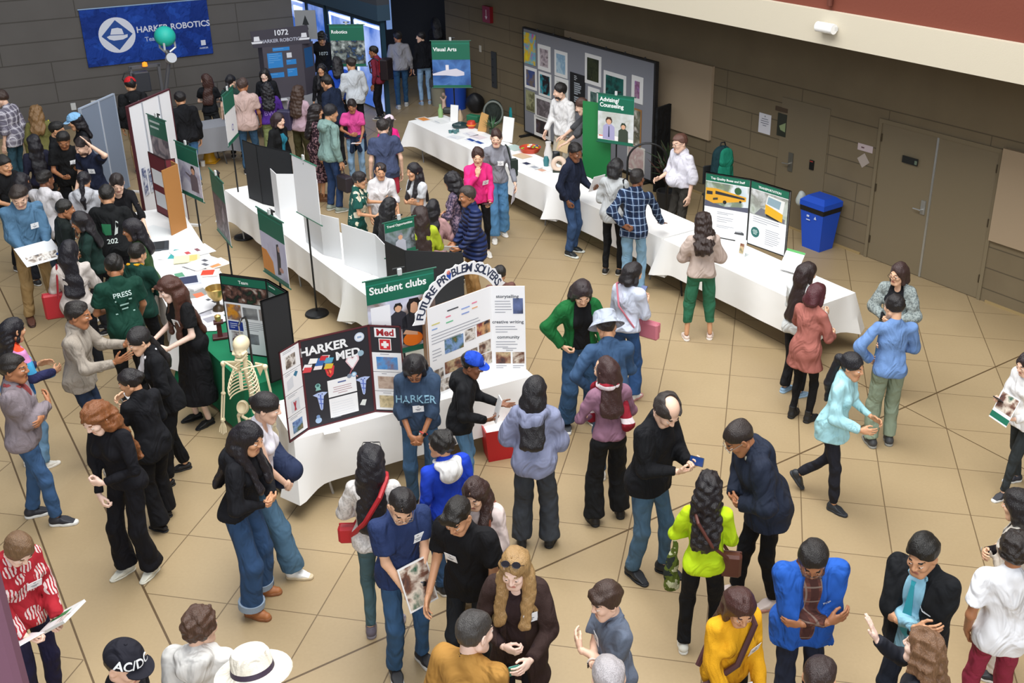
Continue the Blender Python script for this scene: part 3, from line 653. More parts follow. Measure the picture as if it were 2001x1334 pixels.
        if 'hood' in col:
            for sd in (-1, 1): F.cap(T(sd * .075, .045, 1.44), T(sd * .095, -.07, 1.45), .028, .036, k=.03)
            F.cap(T(-.09, -.08, 1.45), T(.09, -.08, 1.45), .038, k=.03).ell(T(0, -.125, 1.38), (.105, .05, .085), B, k=.05)
        if 'polo' in col or 'shirt' in col:
            for sd in (-1, 1): F.cap(T(sd * .06, .055, 1.445), T(sd * .075, -.03, 1.475), .016, .018, k=.012)
            F.cap(T(-.06, -.06, 1.478), T(.06, -.06, 1.478), .018, k=.012)
        if 'high' in col: F.cap(T(0, -.015, 1.44), T(0, .0, 1.505), .075, .07, k=.03, flat=True)
        if 'v' in col: F.ell(T(0, .11, 1.43), (.05, .07, .11), B, k=.02, op='s')
        if 'scoop' in col: F.ell(T(0, .1, 1.45), (.085, .085, .09), B, k=.02, op='s')
        if slv == 0:
            for sd in (-1, 1): F.ell(T(sd * .2, 0, 1.42), (.085, .12, .1), B, k=.02, op='s')
        last = ti == len(tops) - 1; F.noise(o.get('wr', .0065) if last else .002, 22, seed + ti)
        if last: F.noise(.0042, 46, seed + ti + 7)
        if 'open' in o:
            w = o['open'] * 1.3 + .02; yf = .1 * fy + fit; F.cap(T(0, .1 + fit * .5, 1.5), T(0, yf + .04, 1.27), w, w, k=.012, op='s').cap(T(0, yf + .04, 1.27), T(0, yf + .042, hem - .1), w, w * 1.15, k=.012, op='s')
        v, qd = F.mesh(); ob = meshobj(nm, [(v, qd, 0)], [m], root, s)
        bvh = BVHTree.FromPolygons(v.tolist(), qd.tolist()) if (q.get('badge') or q.get('print') or q.get('pin')) else None
    def surf(x, z, back=0):
        o_, d_ = T(x, -.9 if back else .9, z), B @ V3(0, 1 if back else -1, 0)
        r = bvh.ray_cast(Vector(o_), Vector(d_))
        return (np.array(r[0]), np.array(r[1])) if r[0] is not None else (T(x, -.13 if back else .13, z), -d_)
    bg = q.get('badge')
    if bg:
        bx, bz = bg[0], bg[1]; p, nn = surf(bx, bz); nn = unit(nn * .7 + B @ V3(0, .3, 0)); n_ = frame_m((p + nn * .004) * s, np.cross(B @ V3(0, 0, 1), nn), unit((B @ V3(0, 0, 1)) - nn * ((B @ V3(0, 0, 1)) @ nn)))
        mb = MB(); w_ = .098; mb.prism([(-w_ / 2, -.036), (w_ / 2, -.036), (w_ / 2, .036), (-w_ / 2, .036)], -.001, .001, mat('EEF1F4', .4, name='badge_card'), n_); mb.build('name_badge', root)
        mb = MB()
        for bw, by in ((.05, -.004), (.03, -.016), (.016, .02)): mb.prism([(-bw / 2, by - .003), (bw / 2, by - .003), (bw / 2, by + .003), (-bw / 2, by + .003)], .001, .0016, mat('6A7078', .5), n_)
        mb.build('badge_print', root)
    for pr in q.get('print', ()):                       # lettering or a mark printed on the outermost top
        txt, sz, px_, pz, colr, back = pr[:6]; gx = -1 if not back else 1
        if isinstance(txt, str): v, fs = textmesh(txt, sz, .012)
        else: v = np.array([(a, b, 0) for pl in txt for a, b in pl], float) * sz; fs = []; k = 0
        if not isinstance(txt, str):
            for pl in txt: fs.append(list(range(k, k + len(pl)))); k += len(pl)
        out = []
        for p in v:
            a, nn = surf(px_ + gx * p[0], pz + p[1] - (pr[6] * p[0] ** 2 if len(pr) > 6 else 0), back); out.append((a + nn * .004 + (B @ V3(0, -.002 if back else .002, 0))) * s)
        MB().add(out, fs, mat(colr, .6)).build('printed_lettering' if isinstance(txt, str) else 'printed_mark', root)
    # --- hair
    ln = q.get('hlen', .3)
    H = lambda x, y, z: hc + Rh @ (V3(x, y, z) * hs)
    if hst != 'none':
        F = Field(.007 if near else .011); th = {'buzz': .004, 'short': .011, 'crop': .009}.get(hst, .012); cur = hst in ('curly', 'curlyback', 'afro')
        ht = q.get('htop', 0)
        F.ell(H(0, -.018, .034 + ht * .5), (.076 + th + (.012 if cur else 0), .094 + th + (.01 if cur else 0), .088 + th + ht * .5 + (.008 if cur else 0)), Rh, k=.02)
        if hst in ('short', 'crop', 'buzz', 'curly', 'balding', 'bald'):
            F.plane(H(0, -.09, -.062), Rh @ V3(0, .62, -.8)) if hst != 'curly' else F.plane(H(0, -.09, -.085), Rh @ V3(0, .62, -.8))
            F.ell(H(0, .12, -.002), (.074, .072, .088), Rh, k=.008, op='s')
            if hst in ('balding', 'bald'): F.ell(H(0, .045, .125), (.062, .115 if hst == 'bald' else .075, .085), Rh, k=.015, op='s')
            if q.get('fringe'): F.cap(H(-.055, .068, .08), H(.055, .068, .08), .02, k=.03).cap(H(-.045, .086, .062), H(.045, .086, .062), .011, k=.02)
        else:
            F.ell(H(0, .116, -.024), (.068, .068, .106), Rh, k=.01, op='s')
            up = B @ V3(0, 0, 1)
            if hst in ('long', 'longcurl', 'curlyback', 'half', 'bob'):
                lt = tops[-1][2] if len(tops[-1]) > 2 else {}; fo = lt.get('fit', .018) * .62 + .011 * (len(tops) - 1) + (.05 if 'hood' in lt.get('col', '') else .02 if lt.get('col') else 0)
                L_ = .1 if hst == 'bob' else ln; sprd = .012 if hst in ('longcurl', 'curlyback') else 0
                bk = T(0, -.118 - sprd - fo, 1.46 - L_) if hst != 'bob' else H(0, -.085, -.09)
                F.cap(H(-.03, -.07, .0), H(-.035, -.08, -.1), .062, .055 + sprd, k=.04).cap(H(.03, -.07, .0), H(.035, -.08, -.1), .062, .055 + sprd, k=.04)
                for sd in (-1, 1):
                    F.cap(H(sd * .066, .0, .035), H(sd * .076, .004, -.1 if hst != 'bob' else -.105), .026, .024 + sprd, k=.03)
                    if hst != 'bob':
                        fr = q.get('front', 0)
                        if fr: F.cap(H(sd * .078, -.02, -.08), T(sd * .125, .03 + fo * .3, 1.45 - L_ * .55), .034, .036 + sprd, k=.04).cap(H(sd * .076, .01, -.09), T(sd * .088, .125 + fo * .8, 1.47 - L_ * .85), .036, .042 + sprd, k=.04, sq=((0, 1, 0), .6))
                        F.cap(H(sd * .06, -.06, -.09), T(sd * .07, -.108 - sprd - fo, 1.47 - L_), .05 + sprd, .04 + sprd, k=.04, sq=((0, 1, 0), .6))
                if hst != 'bob': F.cap(H(0, -.085, -.08), bk, .062 + sprd, .05 + sprd, k=.05, sq=((0, 1, 0), .62))
            if hst in ('pony', 'bun', 'lowpony', 'up'):
                F.plane(H(0, -.085, -.075), Rh @ V3(0, .55, -.84))
            if hst == 'pony': F.cap(H(0, -.1, .03), H(0, -.145, .02), .026, .03, k=.02).cap(H(0, -.145, .02), T(0, -.15, 1.5 - ln * .5), .034, .04, k=.02).cap(T(0, -.15, 1.5 - ln * .5), T(0, -.135, 1.5 - ln), .04, .018, k=.03)
            if hst == 'lowpony': F.cap(H(0, -.1, -.04), T(0, -.13, 1.42 - ln * .5), .028, .036, k=.02).cap(T(0, -.13, 1.42 - ln * .5), T(0, -.125, 1.42 - ln), .036, .016, k=.03)
            if hst == 'bun': F.ell(H(0, -.115, .03), (.035, .03, .035), Rh, k=.012)
            if q.get('fringe'): F.cap(H(-.048, .08, .058), H(.048, .08, .058), .017, k=.02)
        if cur or hst == 'longcurl': F.noise(.007, 95, seed).noise(.003, 190, seed + 1)
        else: F.noise(.0055, 42, seed).noise(.002, 130, seed + 2)
        if q.get('part', fem and not q.get('fringe') and hst in ('long', 'half', 'lowpony')): F.cap(H(.008, .08, .07), H(.006, -.01, .138), .0055, k=.004, op='s')
        # keep the face clear
        if hst not in ('short', 'crop', 'buzz', 'curly', 'balding', 'bald'): F.ell(H(0, .125, -.045), (.054, .076, .09), Rh, k=.008, op='s')
        F.grow(hs); v, qd = F.mesh(); meshobj('hair', [(v, qd, 0)], [hm], root, s)
    # --- headgear, glasses and the rest
    for ex in q.get('extra', ()): EXTRA[ex[0]](root, q, J, s, H, *ex[1:])
    LIVE[q['id']] = (root, J, s)
    return root
def hm4(H, Rh, hs, s, off=(0, 0, 0)):
    M = np.eye(4); M[:3, :3] = Rh; M[:3, 3] = H(*off) * s; return M
def ex_glasses(root, q, J, s, H, col='1A1A1C', up=0):
    Rh = J['Rh']; mb = MB(); m = mat(col, .3, .3)
    off = V3(0, .006, .0) if not up else V3(0, -.02, .1)
    for sd in (-1, 1):
        c = V3(sd * .032, .1, .002) + off
        if up: c = V3(sd * .034, .052, .118)
        ring = [H(*(c + (V3(.024 * math.cos(t), 0, .019 * math.sin(t)) if not up else V3(.026 * math.cos(t), .018 * math.sin(t), -.008 * math.sin(t))))) * s for t in np.linspace(0, 2 * math.pi, 17)]
        mb.tube(ring, .0022 * s, m, 6, False)
        if up: mb.add([r + J['Rh'] @ V3(0, 0, .001) for r in ring[:-1]], [list(range(16))], m)
        e = V3(sd * .055, .098, .006) + off if not up else V3(sd * .06, .05, .116)
        mb.tube([H(*e) * s, H(*(V3(sd * .083, .0, .008) if not up else V3(sd * .088, -.005, .055))) * s], .0022 * s, m, 6)
    a = V3(-.009, .106, .004) + off if not up else V3(-.01, .056, .12)
    mb.tube([H(*a) * s, H(*(a * V3(-1, 1, 1))) * s], .0022 * s, m, 6)
    mb.build('sunglasses' if up else 'glasses', root, True)
def ex_cap(root, q, J, s, H, col, back=0, mark=None, brim=None):
    Rh = J['Rh']; F = Field(.007); F.ell(H(0, -.012, .05), (.102, .119, .1), Rh, k=.01).plane(H(0, 0, .045), Rh @ V3(0, 0, -1))
    v, qd = F.mesh(); m = fabric(col); cp = meshobj('cap', [(v, qd, 0)], [m], root, s)
    pr = [(-.078, .0)] + [(.085 * math.sin(t), .09 * math.cos(t)) for t in np.linspace(-1.35, 1.35, 15)] + [(.078, .0)]
    vs = []
    for zz in (0, .006):
        for a, b in pr: vs.append(H(a, (-1 if back else 1) * (.07 + b), .052 - b * .28 - a * a * 2.2 + zz) * s)
    n = len(pr); MB().add(vs, [list(range(n)), list(range(n, 2 * n))[::-1]] + [(i, (i + 1) % n, n + (i + 1) % n, n + i) for i in range(n)], fabric(brim or col)).build('peak', cp)
    MB().lathe([(.001, .008), (.008, .006), (.01, 0)], m, H(0, -.012, .141) * s, 10, Rh).build('button', cp)
    if mark:
        tv, tf = textmesh(mark[0], mark[1], .02); out = []; a0 = mark[3] if len(mark) > 3 else 0
        for p in tv:
            el = math.asin(min(.98, (.034 + p[1]) / .1)); az = -p[0] / .1 + a0; out.append(H(.105 * math.cos(el) * math.sin(az), -.012 + .122 * math.cos(el) * math.cos(az), .05 + .103 * math.sin(el)) * s)
        MB().add(out, tf, mat(mark[2], .5)).build('cap_lettering', cp)
def ex_hat(root, q, J, s, H, kind, col, band=None):
    Rh = J['Rh']; m = fabric(col, 'knit' if kind == 'straw' else ''); cr = .105 if kind == 'bucket' else .112
    if kind == 'bucket': pf = [(.175, .0), (.17, .004), (.125, .05), (.118, .06), (.108, .12), (.095, .14), (.05, .148), (.002, .149)]; under = [(.1, .04), (.17, -.003)]
    else: pf = [(.205, .03), (.2, .04), (.13, .045), (.112, .055), (.103, .13), (.09, .15), (.05, .138), (.002, .132)]; under = [(.1, .045), (.2, .028)]
    mb = MB(); mb.lathe(under[:1] + under[1:] + pf, m, H(0, -.012, .012) * s, 32, Rh * s * 1.1, sx=.93, sy=1.08)
    hat = mb.build('hat', root, True)
    if band: MB().lathe([(.114, .052), (.1135, .056), (.109, .08), (.107, .08)], mat(band, .6), H(0, -.012, .012) * s, 32, Rh * s * 1.1, sx=.94, sy=1.09).build('hat_band', hat, True)
def ex_watch(root, q, J, s, H, K='L', col='1B1B1D', band='2A2A2C'):
    S, E, W, fd, pn, shp = J['arm' + K]; u = unit(W - E); c = W - u * .03; a = unit(np.cross(u, V3(0, 0, 1))); b = np.cross(a, u)
    mb = MB(); mb.tube([(c + .036 * (a * math.cos(t) + b * math.sin(t))) * s for t in np.linspace(0, 2 * math.pi, 15)], .007 * s, mat(band, .5), 6, False)
    up = -pn; w = mb.build('watch', root, True); R = np.stack([u, np.cross(up, u), up], 1); MB().box((c + up * .04) * s, (.036 * s, .034 * s, .011 * s), mat(col, .2), R, .004).build('watch_face', w)
def ex_scarf(root, q, J, s, H, col, col2):
    T, B = J['T'], J['B']; F = Field(.012); pts = [T(.05 * 1.7 * math.cos(t), .09 * math.sin(t) - .01, 1.475 - .03 * math.sin(t)) for t in np.linspace(0, 2 * math.pi, 13)]
    for a, b in zip(pts, pts[1:]): F.cap(a, b, .034, k=.02)
    F.cap(T(-.09, .1, 1.43), T(-.11, .165, 1.08), .045, .06, k=.03, sq=((0, 1, 0), .4)).cap(T(.1, .06, 1.43), T(.14, -.14, 1.1), .05, .065, k=.03, sq=((0, 1, 0), .4)).noise(.005, 40, 3)
    v, qd = F.mesh(); meshobj('scarf', [(v, qd, 0)], [fabric(col, 'stripes', sc=6., c3=' '.join([col, col, col2, col]))], root, s)
def ex_beard(root, q, J, s, H, col):
    F = Field(.006); Rh = J['Rh']; F.ell(H(0, .03, -.075), (.069, .066, .056), Rh, k=.02).ell(H(0, .092, -.058), (.024, .02, .009), Rh, k=.004, op='s').ell(H(0, .1, -.01), (.05, .06, .036), Rh, k=.01, op='s')
    v, qd = F.mesh(); meshobj('beard', [(v, qd, 0)], [hairmat(col)], root, s)
def ex_tie(root, q, J, s, H, col):
    T = J['T']; mb = MB(); m = mat(col, .5); P = [(.016, 1.44, .118), (.012, 1.415, .128), (.03, 1.2, .158), (.038, 1.04, .15), (.0, 1.0, .148)]
    mb.add([T(sd * w, y_ , z) * s for w, z, y_ in P for sd in (-1, 1)] + [T(sd * w, y_ + .006, z) * s for w, z, y_ in P for sd in (-1, 1)], [(2 * i, 2 * i + 1, 2 * i + 3, 2 * i + 2) for i in range(4)] + [(10 + 2 * i, 12 + 2 * i, 13 + 2 * i, 11 + 2 * i) for i in range(4)] + [(2 * i + e, 2 * i + 2 + e, 12 + 2 * i + e, 10 + 2 * i + e) for i in range(4) for e in (0, 1)], m); mb.build('tie', root)
def ex_lanyard(root, q, J, s, H, col, tagc=None):
    T = J['T']; mb = MB(); mb.tube([T(-.07, -.05, 1.49) * s, T(-.07, .1, 1.42) * s, T(0, .17, 1.18) * s, T(.07, .1, 1.42) * s, T(.07, -.05, 1.49) * s], .008 * s, mat(col, .5), 6); mb.build('lanyard', root, True)
def ex_tied(root, q, J, s, H, col):
    F = Field(.014); hp = J['hips']; pts = [hp + V3(.185 * math.cos(t), .145 * math.sin(t), 1.0) for t in np.linspace(0, 2 * math.pi, 15)]
    for a, b in zip(pts, pts[1:]): F.cap(a, b, .03, k=.02)
    F.cap(hp + V3(.03, .15, .99), hp + V3(.06, .17, .72), .035, .045, k=.02).cap(hp + V3(-.03, .15, .99), hp + V3(-.1, .17, .74), .035, .045, k=.02).cap(hp + V3(-.12, -.12, .98), hp + V3(-.1, -.16, .7), .07, .1, k=.03).cap(hp + V3(.12, -.12, .98), hp + V3(.1, -.16, .7), .07, .1, k=.03)
    v, qd = F.mesh(); meshobj('tied_jacket', [(v, qd, 0)], [fabric(col)], root, s)
def ex_collar(root, q, J, s, H, col):
    T, B = J['T'], J['B']; F = Field(.009)
    for sd in (-1, 1): F.cap(T(sd * .012, .1, 1.42), T(sd * .065, .045, 1.475), .018, .016, k=.01, sq=((0, 1, .3), .6)).cap(T(sd * .065, .045, 1.475), T(sd * .06, -.06, 1.5), .016, k=.01)
    F.cap(T(-.06, -.062, 1.5), T(.06, -.062, 1.5), .016, k=.01); v, qd = F.mesh(); meshobj('collar', [(v, qd, 0)], [fabric(col)], root, s)
def ex_hood(root, q, J, s, H, col):
    T, B = J['T'], J['B']; F = Field(.011)
    for sd in (-1, 1): F.cap(T(sd * .06, .07, 1.42), T(sd * .095, -.06, 1.45), .026, .036, k=.03)
    F.cap(T(-.09, -.075, 1.45), T(.09, -.075, 1.45), .038, k=.03).ell(T(0, -.13, 1.37), (.11, .05, .1), B, k=.05).noise(.004, 40, 2); v, qd = F.mesh(); meshobj('hood', [(v, qd, 0)], [fabric(col)], root, s)
EXTRA = dict(glasses=ex_glasses, cap=ex_cap, hat=ex_hat, watch=ex_watch, scarf=ex_scarf, beard=ex_beard, tie=ex_tie, lanyard=ex_lanyard, tied=ex_tied, collar=ex_collar, hood=ex_hood)
def held(pid, name, label, cat, off, rot, parts, group=None):
    """a thing in a person's hand: off in the figure's own frame (1.73 m scale), rot degrees about its x, y, z"""
    root, J, s = LIVE[pid]
    if isinstance(off, str):
        K = off[0]; S, E, W, fd, pn, shp = J['arm' + K]; p = W + fd * .1 + pn * .03 + V3(*(eval(off[1:]) if len(off) > 1 else (0, 0, 0)))
    else: p = J['T'](*off) if off[2] > .92 else V3(*off)
    rz = root.rotation_euler.z; w = rotz(rz) @ (p * s) + np.array(root.location)
    R = rotz(rz) @ rotz(math.radians(rot[2])) @ roty(math.radians(rot[1])) @ rotx(math.radians(rot[0]))
    M = np.eye(4); M[:3, :3] = R; M[:3, 3] = w
    o = bpy.data.objects.new(name, None); o.empty_display_size = .05; COL.objects.link(o); o.matrix_world = Matrix(M); tag(o, label, cat, group); parts(o); return o
# ---------------------------------------------------------------- the people
f = fabric; DJ = fabric('2C4766', 'denim', '40608A'); DL = fabric('5E84A6', 'denim', '7A9EBC')
person(dict(id='redshirt',at=(-3.89,5.75,1.660,-2.13),seed=1,label='woman in red leaf-print shirt reading booklets beside the balcony pillar',fem=1,lean=10,hd=(0,38),skin='p',hair=('up','6B5138'),top=('shirt',f('A62530','leaf','D8C6C4'),dict(hem=.84,fit=.024,col='shirt',slv=3)),bot=('straight',f('1E1C37')),armR='low',armL='low',badge=(-.05,1.24)))
person(dict(id='acdccap',at=(-2.66,4.57,1.720,-1.72),seed=2,label='person in black cap with white band lettering at the bottom edge',hd=(10,15),skin='l',hair=('short','2A211B'),top=('shirt',f('15151A'),{}),bot=('straight',f('262930')),extra=[('cap','1F1F28',0,('AC/DC',.062,'E9EDF0',.45),'1F1F28')]))
person(dict(id='curlyboy',at=(-2.33,4.90,1.600,-0.09),seed=3,label='boy with curly brown hair and white hoodie seen from behind',hd=(25,8),skin='l',hair=('curly','4A3428'),top=[('shirt',f('B22A2E'),{}),('hoodie',f('D9D8D4'),dict(col='hood'))],bot=('straight',f('3A4250'))))
person(dict(id='fedora',at=(-1.77,4.35,1.740,0.57),seed=4,label='person under a cream brimmed hat with dark band',skin='l',hair=('short','7A6A55'),top=('shirt',f('CFC7B8'),{}),bot=('straight',f('6A6256')),extra=[('hat','straw','E8E2D2','33253A')]))
person(dict(id='greyarms',at=(-4.97,7.98,1.712,-1.28),seed=5,label='man in grey sweater and jeans with arms crossed at left edge',skin='b',hd=(10,5),lean=0,hair=('short','1E1916'),top=[('shirt',f('8A3F40'),dict(col='polo')),('sweater',f('837A80','knit'),dict(hem=.86,fit=.026,col='v'))],bot=('straight',DJ),armR='cross',armL='under',bulk=1.12,shoe=('sneaker','23252D','DDDDD8'),step=.12))
person(dict(id='stripes',at=(-5.47,8.85,1.620,-0.59),seed=6,label='woman with long black hair and bright striped cardigan',fem=1,skin='t',hair=('long','15131A'),hlen=.26,top=('cardigan',f('FFFFFF','stripes',sc=1.18,c3='3C7FBF 2C2F55 48A6D8 D58FC4 E8502E E8E2D8 E8E2D8'),dict(hem=.8,fit=.024)),bot=('straight',DL),armR='bent',armL='bent',shoe=('sneaker','E0DCD2','E8E4DA')))
person(dict(id='bluemanbook',at=(-7.04,12.26,1.870,-2.36),seed=7,label='man in blue button shirt and khaki trousers holding open papers',skin='l',lean=5,hd=(18,30),hair=('short','2B211B'),top=('shirt',f('4F7391'),dict(hem=.96,fit=.026,col='shirt',slv=3)),bot=('straight',f('9C8157')),armR='low',armL='low',badge=(-.07,1.22),bulk=1.05,shoe=('slip','5A3527','3A241B'),st=.16))
person(dict(id='sweatergest',at=(-4.93,9.01,1.740,-1.43),seed=8,label='man in oatmeal zip sweater gesturing with both hands',skin='b',lean=5,hd=(0,8),hair=('short','1D1815'),top=('sweater',f('A79E92','heather','8E867C'),dict(hem=.84,fit=.03,col='high')),bot=('straight',f('1F293C','denim','32415C')),armR='gest',armL='gest',bulk=1.08))
person(dict(id='auburn',at=(-4.12,9.73,1.770,2.37),seed=9,label='woman with long auburn hair and fringe in long black dress',fem=1,skin='p',lean=10,hd=(0,14),hair=('long','47291F'),hlen=.42,front=1,fringe=1,top=('dress_bodice',f('141416'),dict(slv=1,hem=.97,fit=.018)),bot=('skirt',f('111115'),.3,.24),armR='bent',armL='bent',badge=(-.09,1.27),shoe=('mary','18181A','18181A')))
person(dict(id='suitgirl',at=(-4.01,8.68,1.700,2.28),seed=10,label='young woman in black suit and white collar leaning to talk',fem=1,skin='a',lean=11,hd=(0,12),hair=('lowpony','1A1718'),hlen=.2,top=[('blouse',f('E6E6EA'),dict(col='shirt')),('suit_jacket',f('121317'),dict(open=.045,hem=.84,fit=.024))],bot=('straight',f('101115')),armR='bent',armL='bent',shoe=('flat','1B1B1E','1B1B1E'),step=-.12))
person(dict(id='suitback',at=(-3.86,7.95,1.600,1.07),seed=11,label='student in black suit with short bun seen from behind',fem=1,skin='t',lean=8,hd=(-30,14),hair=('bun','191517'),top=('suit_jacket',f('121318'),dict(hem=.82,fit=.024)),bot=('flare',f('101014')),armR='bent',armL='chest',shoe=('flat','1B1B1E','1B1B1E'),walk=.12))
person(dict(id='gingerback',at=(-3.81,7.26,1.770,2.74),seed=12,label='woman with long wavy ginger hair in black outfit and white shoes',fem=1,skin='p',lean=8,hd=(0,26),hair=('longcurl','7A4A28'),hlen=.36,top=('top',f('111117'),dict(hem=.86,fit=.02,slv=3)),bot=('flare',f('0F0F15')),armR='clasp',armL='waist',badge=(.12,1.0),shoe=('slip','DAD8C8','D5D2C2'),step=.04))
person(dict(id='blackhood',at=(-2.70,6.87,1.770,-1.70),seed=13,label='young woman in black hoodie and wide cuffed jeans with tan boots',fem=1,skin='t',lean=10,hd=(10,10),hair=('long','17141A'),hlen=.3,front=1,top=('hoodie',f('15161B'),dict(hem=.92,fit=.032,col='hood')),bot=('wide',f('28415F','denim','35527A'),mat('8FA0B2',.8)),armR='waist',armL='waist',shoe=('boot','A5683C','8A5632'),st=.13))
person(dict(id='tankgirl',at=(-2.68,7.29,1.770,-1.45),seed=14,label='young woman in white tank top and wide jeans with jacket at elbow',fem=1,skin='l',lean=8,hd=(5,12),hair=('bun','1C1819'),top=('tank_top',f('E4E2EA'),dict(slv=0,hem=.98,fit=.008,col='scoop')),bot=('wide',f('3E5C74','denim','54748C')),armR='clasp',armL='hip',badge=(-.08,1.16),shoe=('sneaker','E8E8E4','C9B898'),step=.18))
person(dict(id='redstrap',at=(-1.60,6.56,1.707,0.06),seed=15,label='woman in white jacket with long black hair and red bag strap',fem=1,skin='a',lean=3,hair=('long','17151B'),hlen=.36,top=('jacket',f('D8D4D0','speck','C4C0BC'),dict(hem=.9,fit=.026)),bot=('slim',f('46616A','denim','557078')),armR='bent',armL='waist',shoe=('sneaker','6B6470','8A848C'),extra=[('glasses','1A1517',1)]))
person(dict(id='hoodieharker',at=(-1.53,8.27,1.680,-3.13),seed=16,label='girl with glasses in slate hoodie clasping her hands',fem=1,skin='b',lean=5,hd=(-5,34),hair=('half','171416'),hlen=.1,top=('hoodie',f('33455C'),dict(hem=.9,fit=.034,col='hood',slv=2)),bot=('straight',f('35526E','denim','48688A')),armR='clasp',armL='clasp',badge=(-.02,1.17),print=[('HARKER',.1,0,1.285,'7FA9BE',0,.9)],extra=[('glasses','2A2226'),('watch','L','141416','C8453F')]))
person(dict(id='capboy',at=(-1.16,8.44,1.543,-1.59),seed=17,label='boy in royal blue cap and black hoodie explaining with open hand',skin='d',lean=10,hd=(8,12),hair=('short','15110F'),top=('hoodie',f('16171A'),dict(hem=.84,fit=.034,col='hood')),bot=('slim',f('4A7396','denim','6288A8')),armR='hold',armL='palm',shoe=('sneaker','3B62B0','D8DCE4'),extra=[('cap','1F46B4',0,('LA',.05,'E8ECF4'),'1F46B4')]))
person(dict(id='bluehood',at=(-1.13,7.09,1.520,0.60),seed=18,label='boy with curly black hair in blue hoodie with white hood',skin='t',lean=2,hd=(-35,0),hair=('curly','15120F'),top=('hoodie',f('1D3FB8'),dict(hem=.88,fit=.032)),bot=('straight',DJ),badge=(-.1,1.2),extra=[('hood','E4E4E2')]))
person(dict(id='navypolo',at=(-1.34,6.18,1.730,-2.59),seed=19,label='young man with glasses in navy polo holding a photo booklet',skin='a',lean=7,hd=(12,30),hair=('short','1B1718'),part=1,top=('polo_shirt',f('27365E','knit'),dict(slv=1,hem=.85,fit=.024,col='polo')),bot=('straight',f('2E4E70','denim','41638A')),armR='clasp',armL='clasp',badge=(-.09,1.28),bulk=1.03,st=.12,extra=[('glasses','8A8078'),('watch','L','1B1B1D','54565E')]))
person(dict(id='blacktee',at=(-0.84,6.04,1.730,2.77),seed=20,label='boy in black t-shirt with name badge looking down',skin='t',lean=5,hd=(0,26),hair=('short','17130F'),fringe=1,top=('t_shirt',f('111114'),dict(slv=1,hem=.84,fit=.03)),bot=('straight',f('22262C')),armR='fore',armL='fore',badge=(.06,1.24),shoe=('slip','A9C63A','B8D048'),step=.06))
person(dict(id='creamwoman',at=(-0.79,6.47,1.580,2.89),seed=21,label='woman with brown hair in cream jumper and brown strap',fem=1,skin='a',lean=5,hd=(0,18),hair=('long','35231F'),hlen=.16,front=1,top=('jumper',f('D9C9C4'),dict(hem=.86,fit=.028,col='high')),bot=('straight',f('8A7A60')),armR='bent',armL='bent'))
person(dict(id='blonde',at=(-0.44,5.48,1.710,2.96),seed=22,label='blonde woman in brown cardigan with sunglasses on her head',fem=1,skin='p',lean=4,hd=(0,14),hair=('long','9C7C50'),hlen=.3,front=1,top=[('top',f('302223'),dict(col='scoop')),('cardigan',f('372825','knit'),dict(open=.06,hem=.62,fit=.026,flare=.2))],bot=('straight',f('18161D')),armR='waist',armL='bent',badge=(-.11,1.26),extra=[('glasses','1C1820',1)]))
person(dict(id='mustard',at=(-0.68,4.69,1.780,-0.43),seed=23,label='grey-haired man in mustard sweater at the bottom edge',skin='p',hd=(20,10),hair=('short','3A3735'),top=[('shirt',f('1A161D'),{}),('sweater',f('A87C3C'),dict(fit=.03,hem=.86))],bot=('straight',f('1B1A1F')),bulk=1.12))
person(dict(id='greypolo',at=(0.18,5.29,1.560,2.07),seed=24,label='boy in grey polo with wristwatch and folded arms',skin='l',lean=3,hd=(0,10),hair=('short','3B2A22'),htop=.02,fringe=1,top=('polo_shirt',f('5E6878','heather','6C7688'),dict(slv=1,col='polo',fit=.026)),bot=('straight',f('2F3139')),armR='cross',armL='cross',badge=(.07,1.24),extra=[('watch','R','17171A','D8CFC6')]))
person(dict(id='whitehair',at=(0.14,4.39,1.720,0.15),seed=25,label='person with short silver hair at the bottom edge',skin='l',hair=('short','A5A0A2'),top=('shirt',f('74727C'),{}),bot=('straight',f('2E3036'))))
person(dict(id='baldman',at=(0.53,7.30,1.870,-2.28),seed=26,label='balding man in black sweater and jeans using a phone',skin='l',lean=7,hd=(14,36),hair=('bald','2C2521'),top=('sweater',f('121317','knit'),dict(hem=.84,fit=.03,col='high')),bot=('straight',f('3E5B73','denim','547189')),armR='phone',armL='phone',bulk=1.12,shoe=('slip','22252A','1A1C20'),step=-.08))
person(dict(id='navyjacket',at=(1.40,6.97,1.820,1.82),seed=27,label='man in navy rain jacket and black trousers bending over',skin='b',lean=20,hd=(0,26),hair=('short','2B2320'),top=[('shirt',f('B9B8A8'),dict(col='shirt')),('rain_jacket',f('212838'),dict(hem=.78,fit=.036,col='hood'))],bot=('straight',f('111215')),armR='waist',armL='waist',bulk=1.2,shoe=('sneaker','D8C8C0','C08878'),extra=[('glasses','A8A090')],step=.12))
person(dict(id='lime',at=(0.88,6.39,1.597,-0.14),seed=28,label='woman in lime sweater and black trousers with brown crossbody strap',fem=1,skin='t',lean=3,hair=('curlyback','1A1618'),hlen=.28,top=('sweater',f('B9D81E'),dict(hem=.9,fit=.02)),bot=('straight',f('131417')),armR='bent',armL='waist',st=.13,shoe=('sneaker','E2E2D8','E8E8E0'),extra=[('glasses','4A3528',1)]))
person(dict(id='scarf',at=(0.19,8.05,1.679,0.33),seed=29,label='woman in mauve sweater with red and white scarf and wide black trousers',fem=1,skin='a',lean=4,hd=(-30,10),hair=('long','3A2422'),hlen=.22,top=('sweater',f('8A6578'),dict(hem=.95,fit=.022)),bot=('wide',f('151618')),armR='waist',armL='waist',shoe=('boot','1B1B1D','1B1B1D'),extra=[('scarf','8E1F2E','E6DADD')],st=.14))
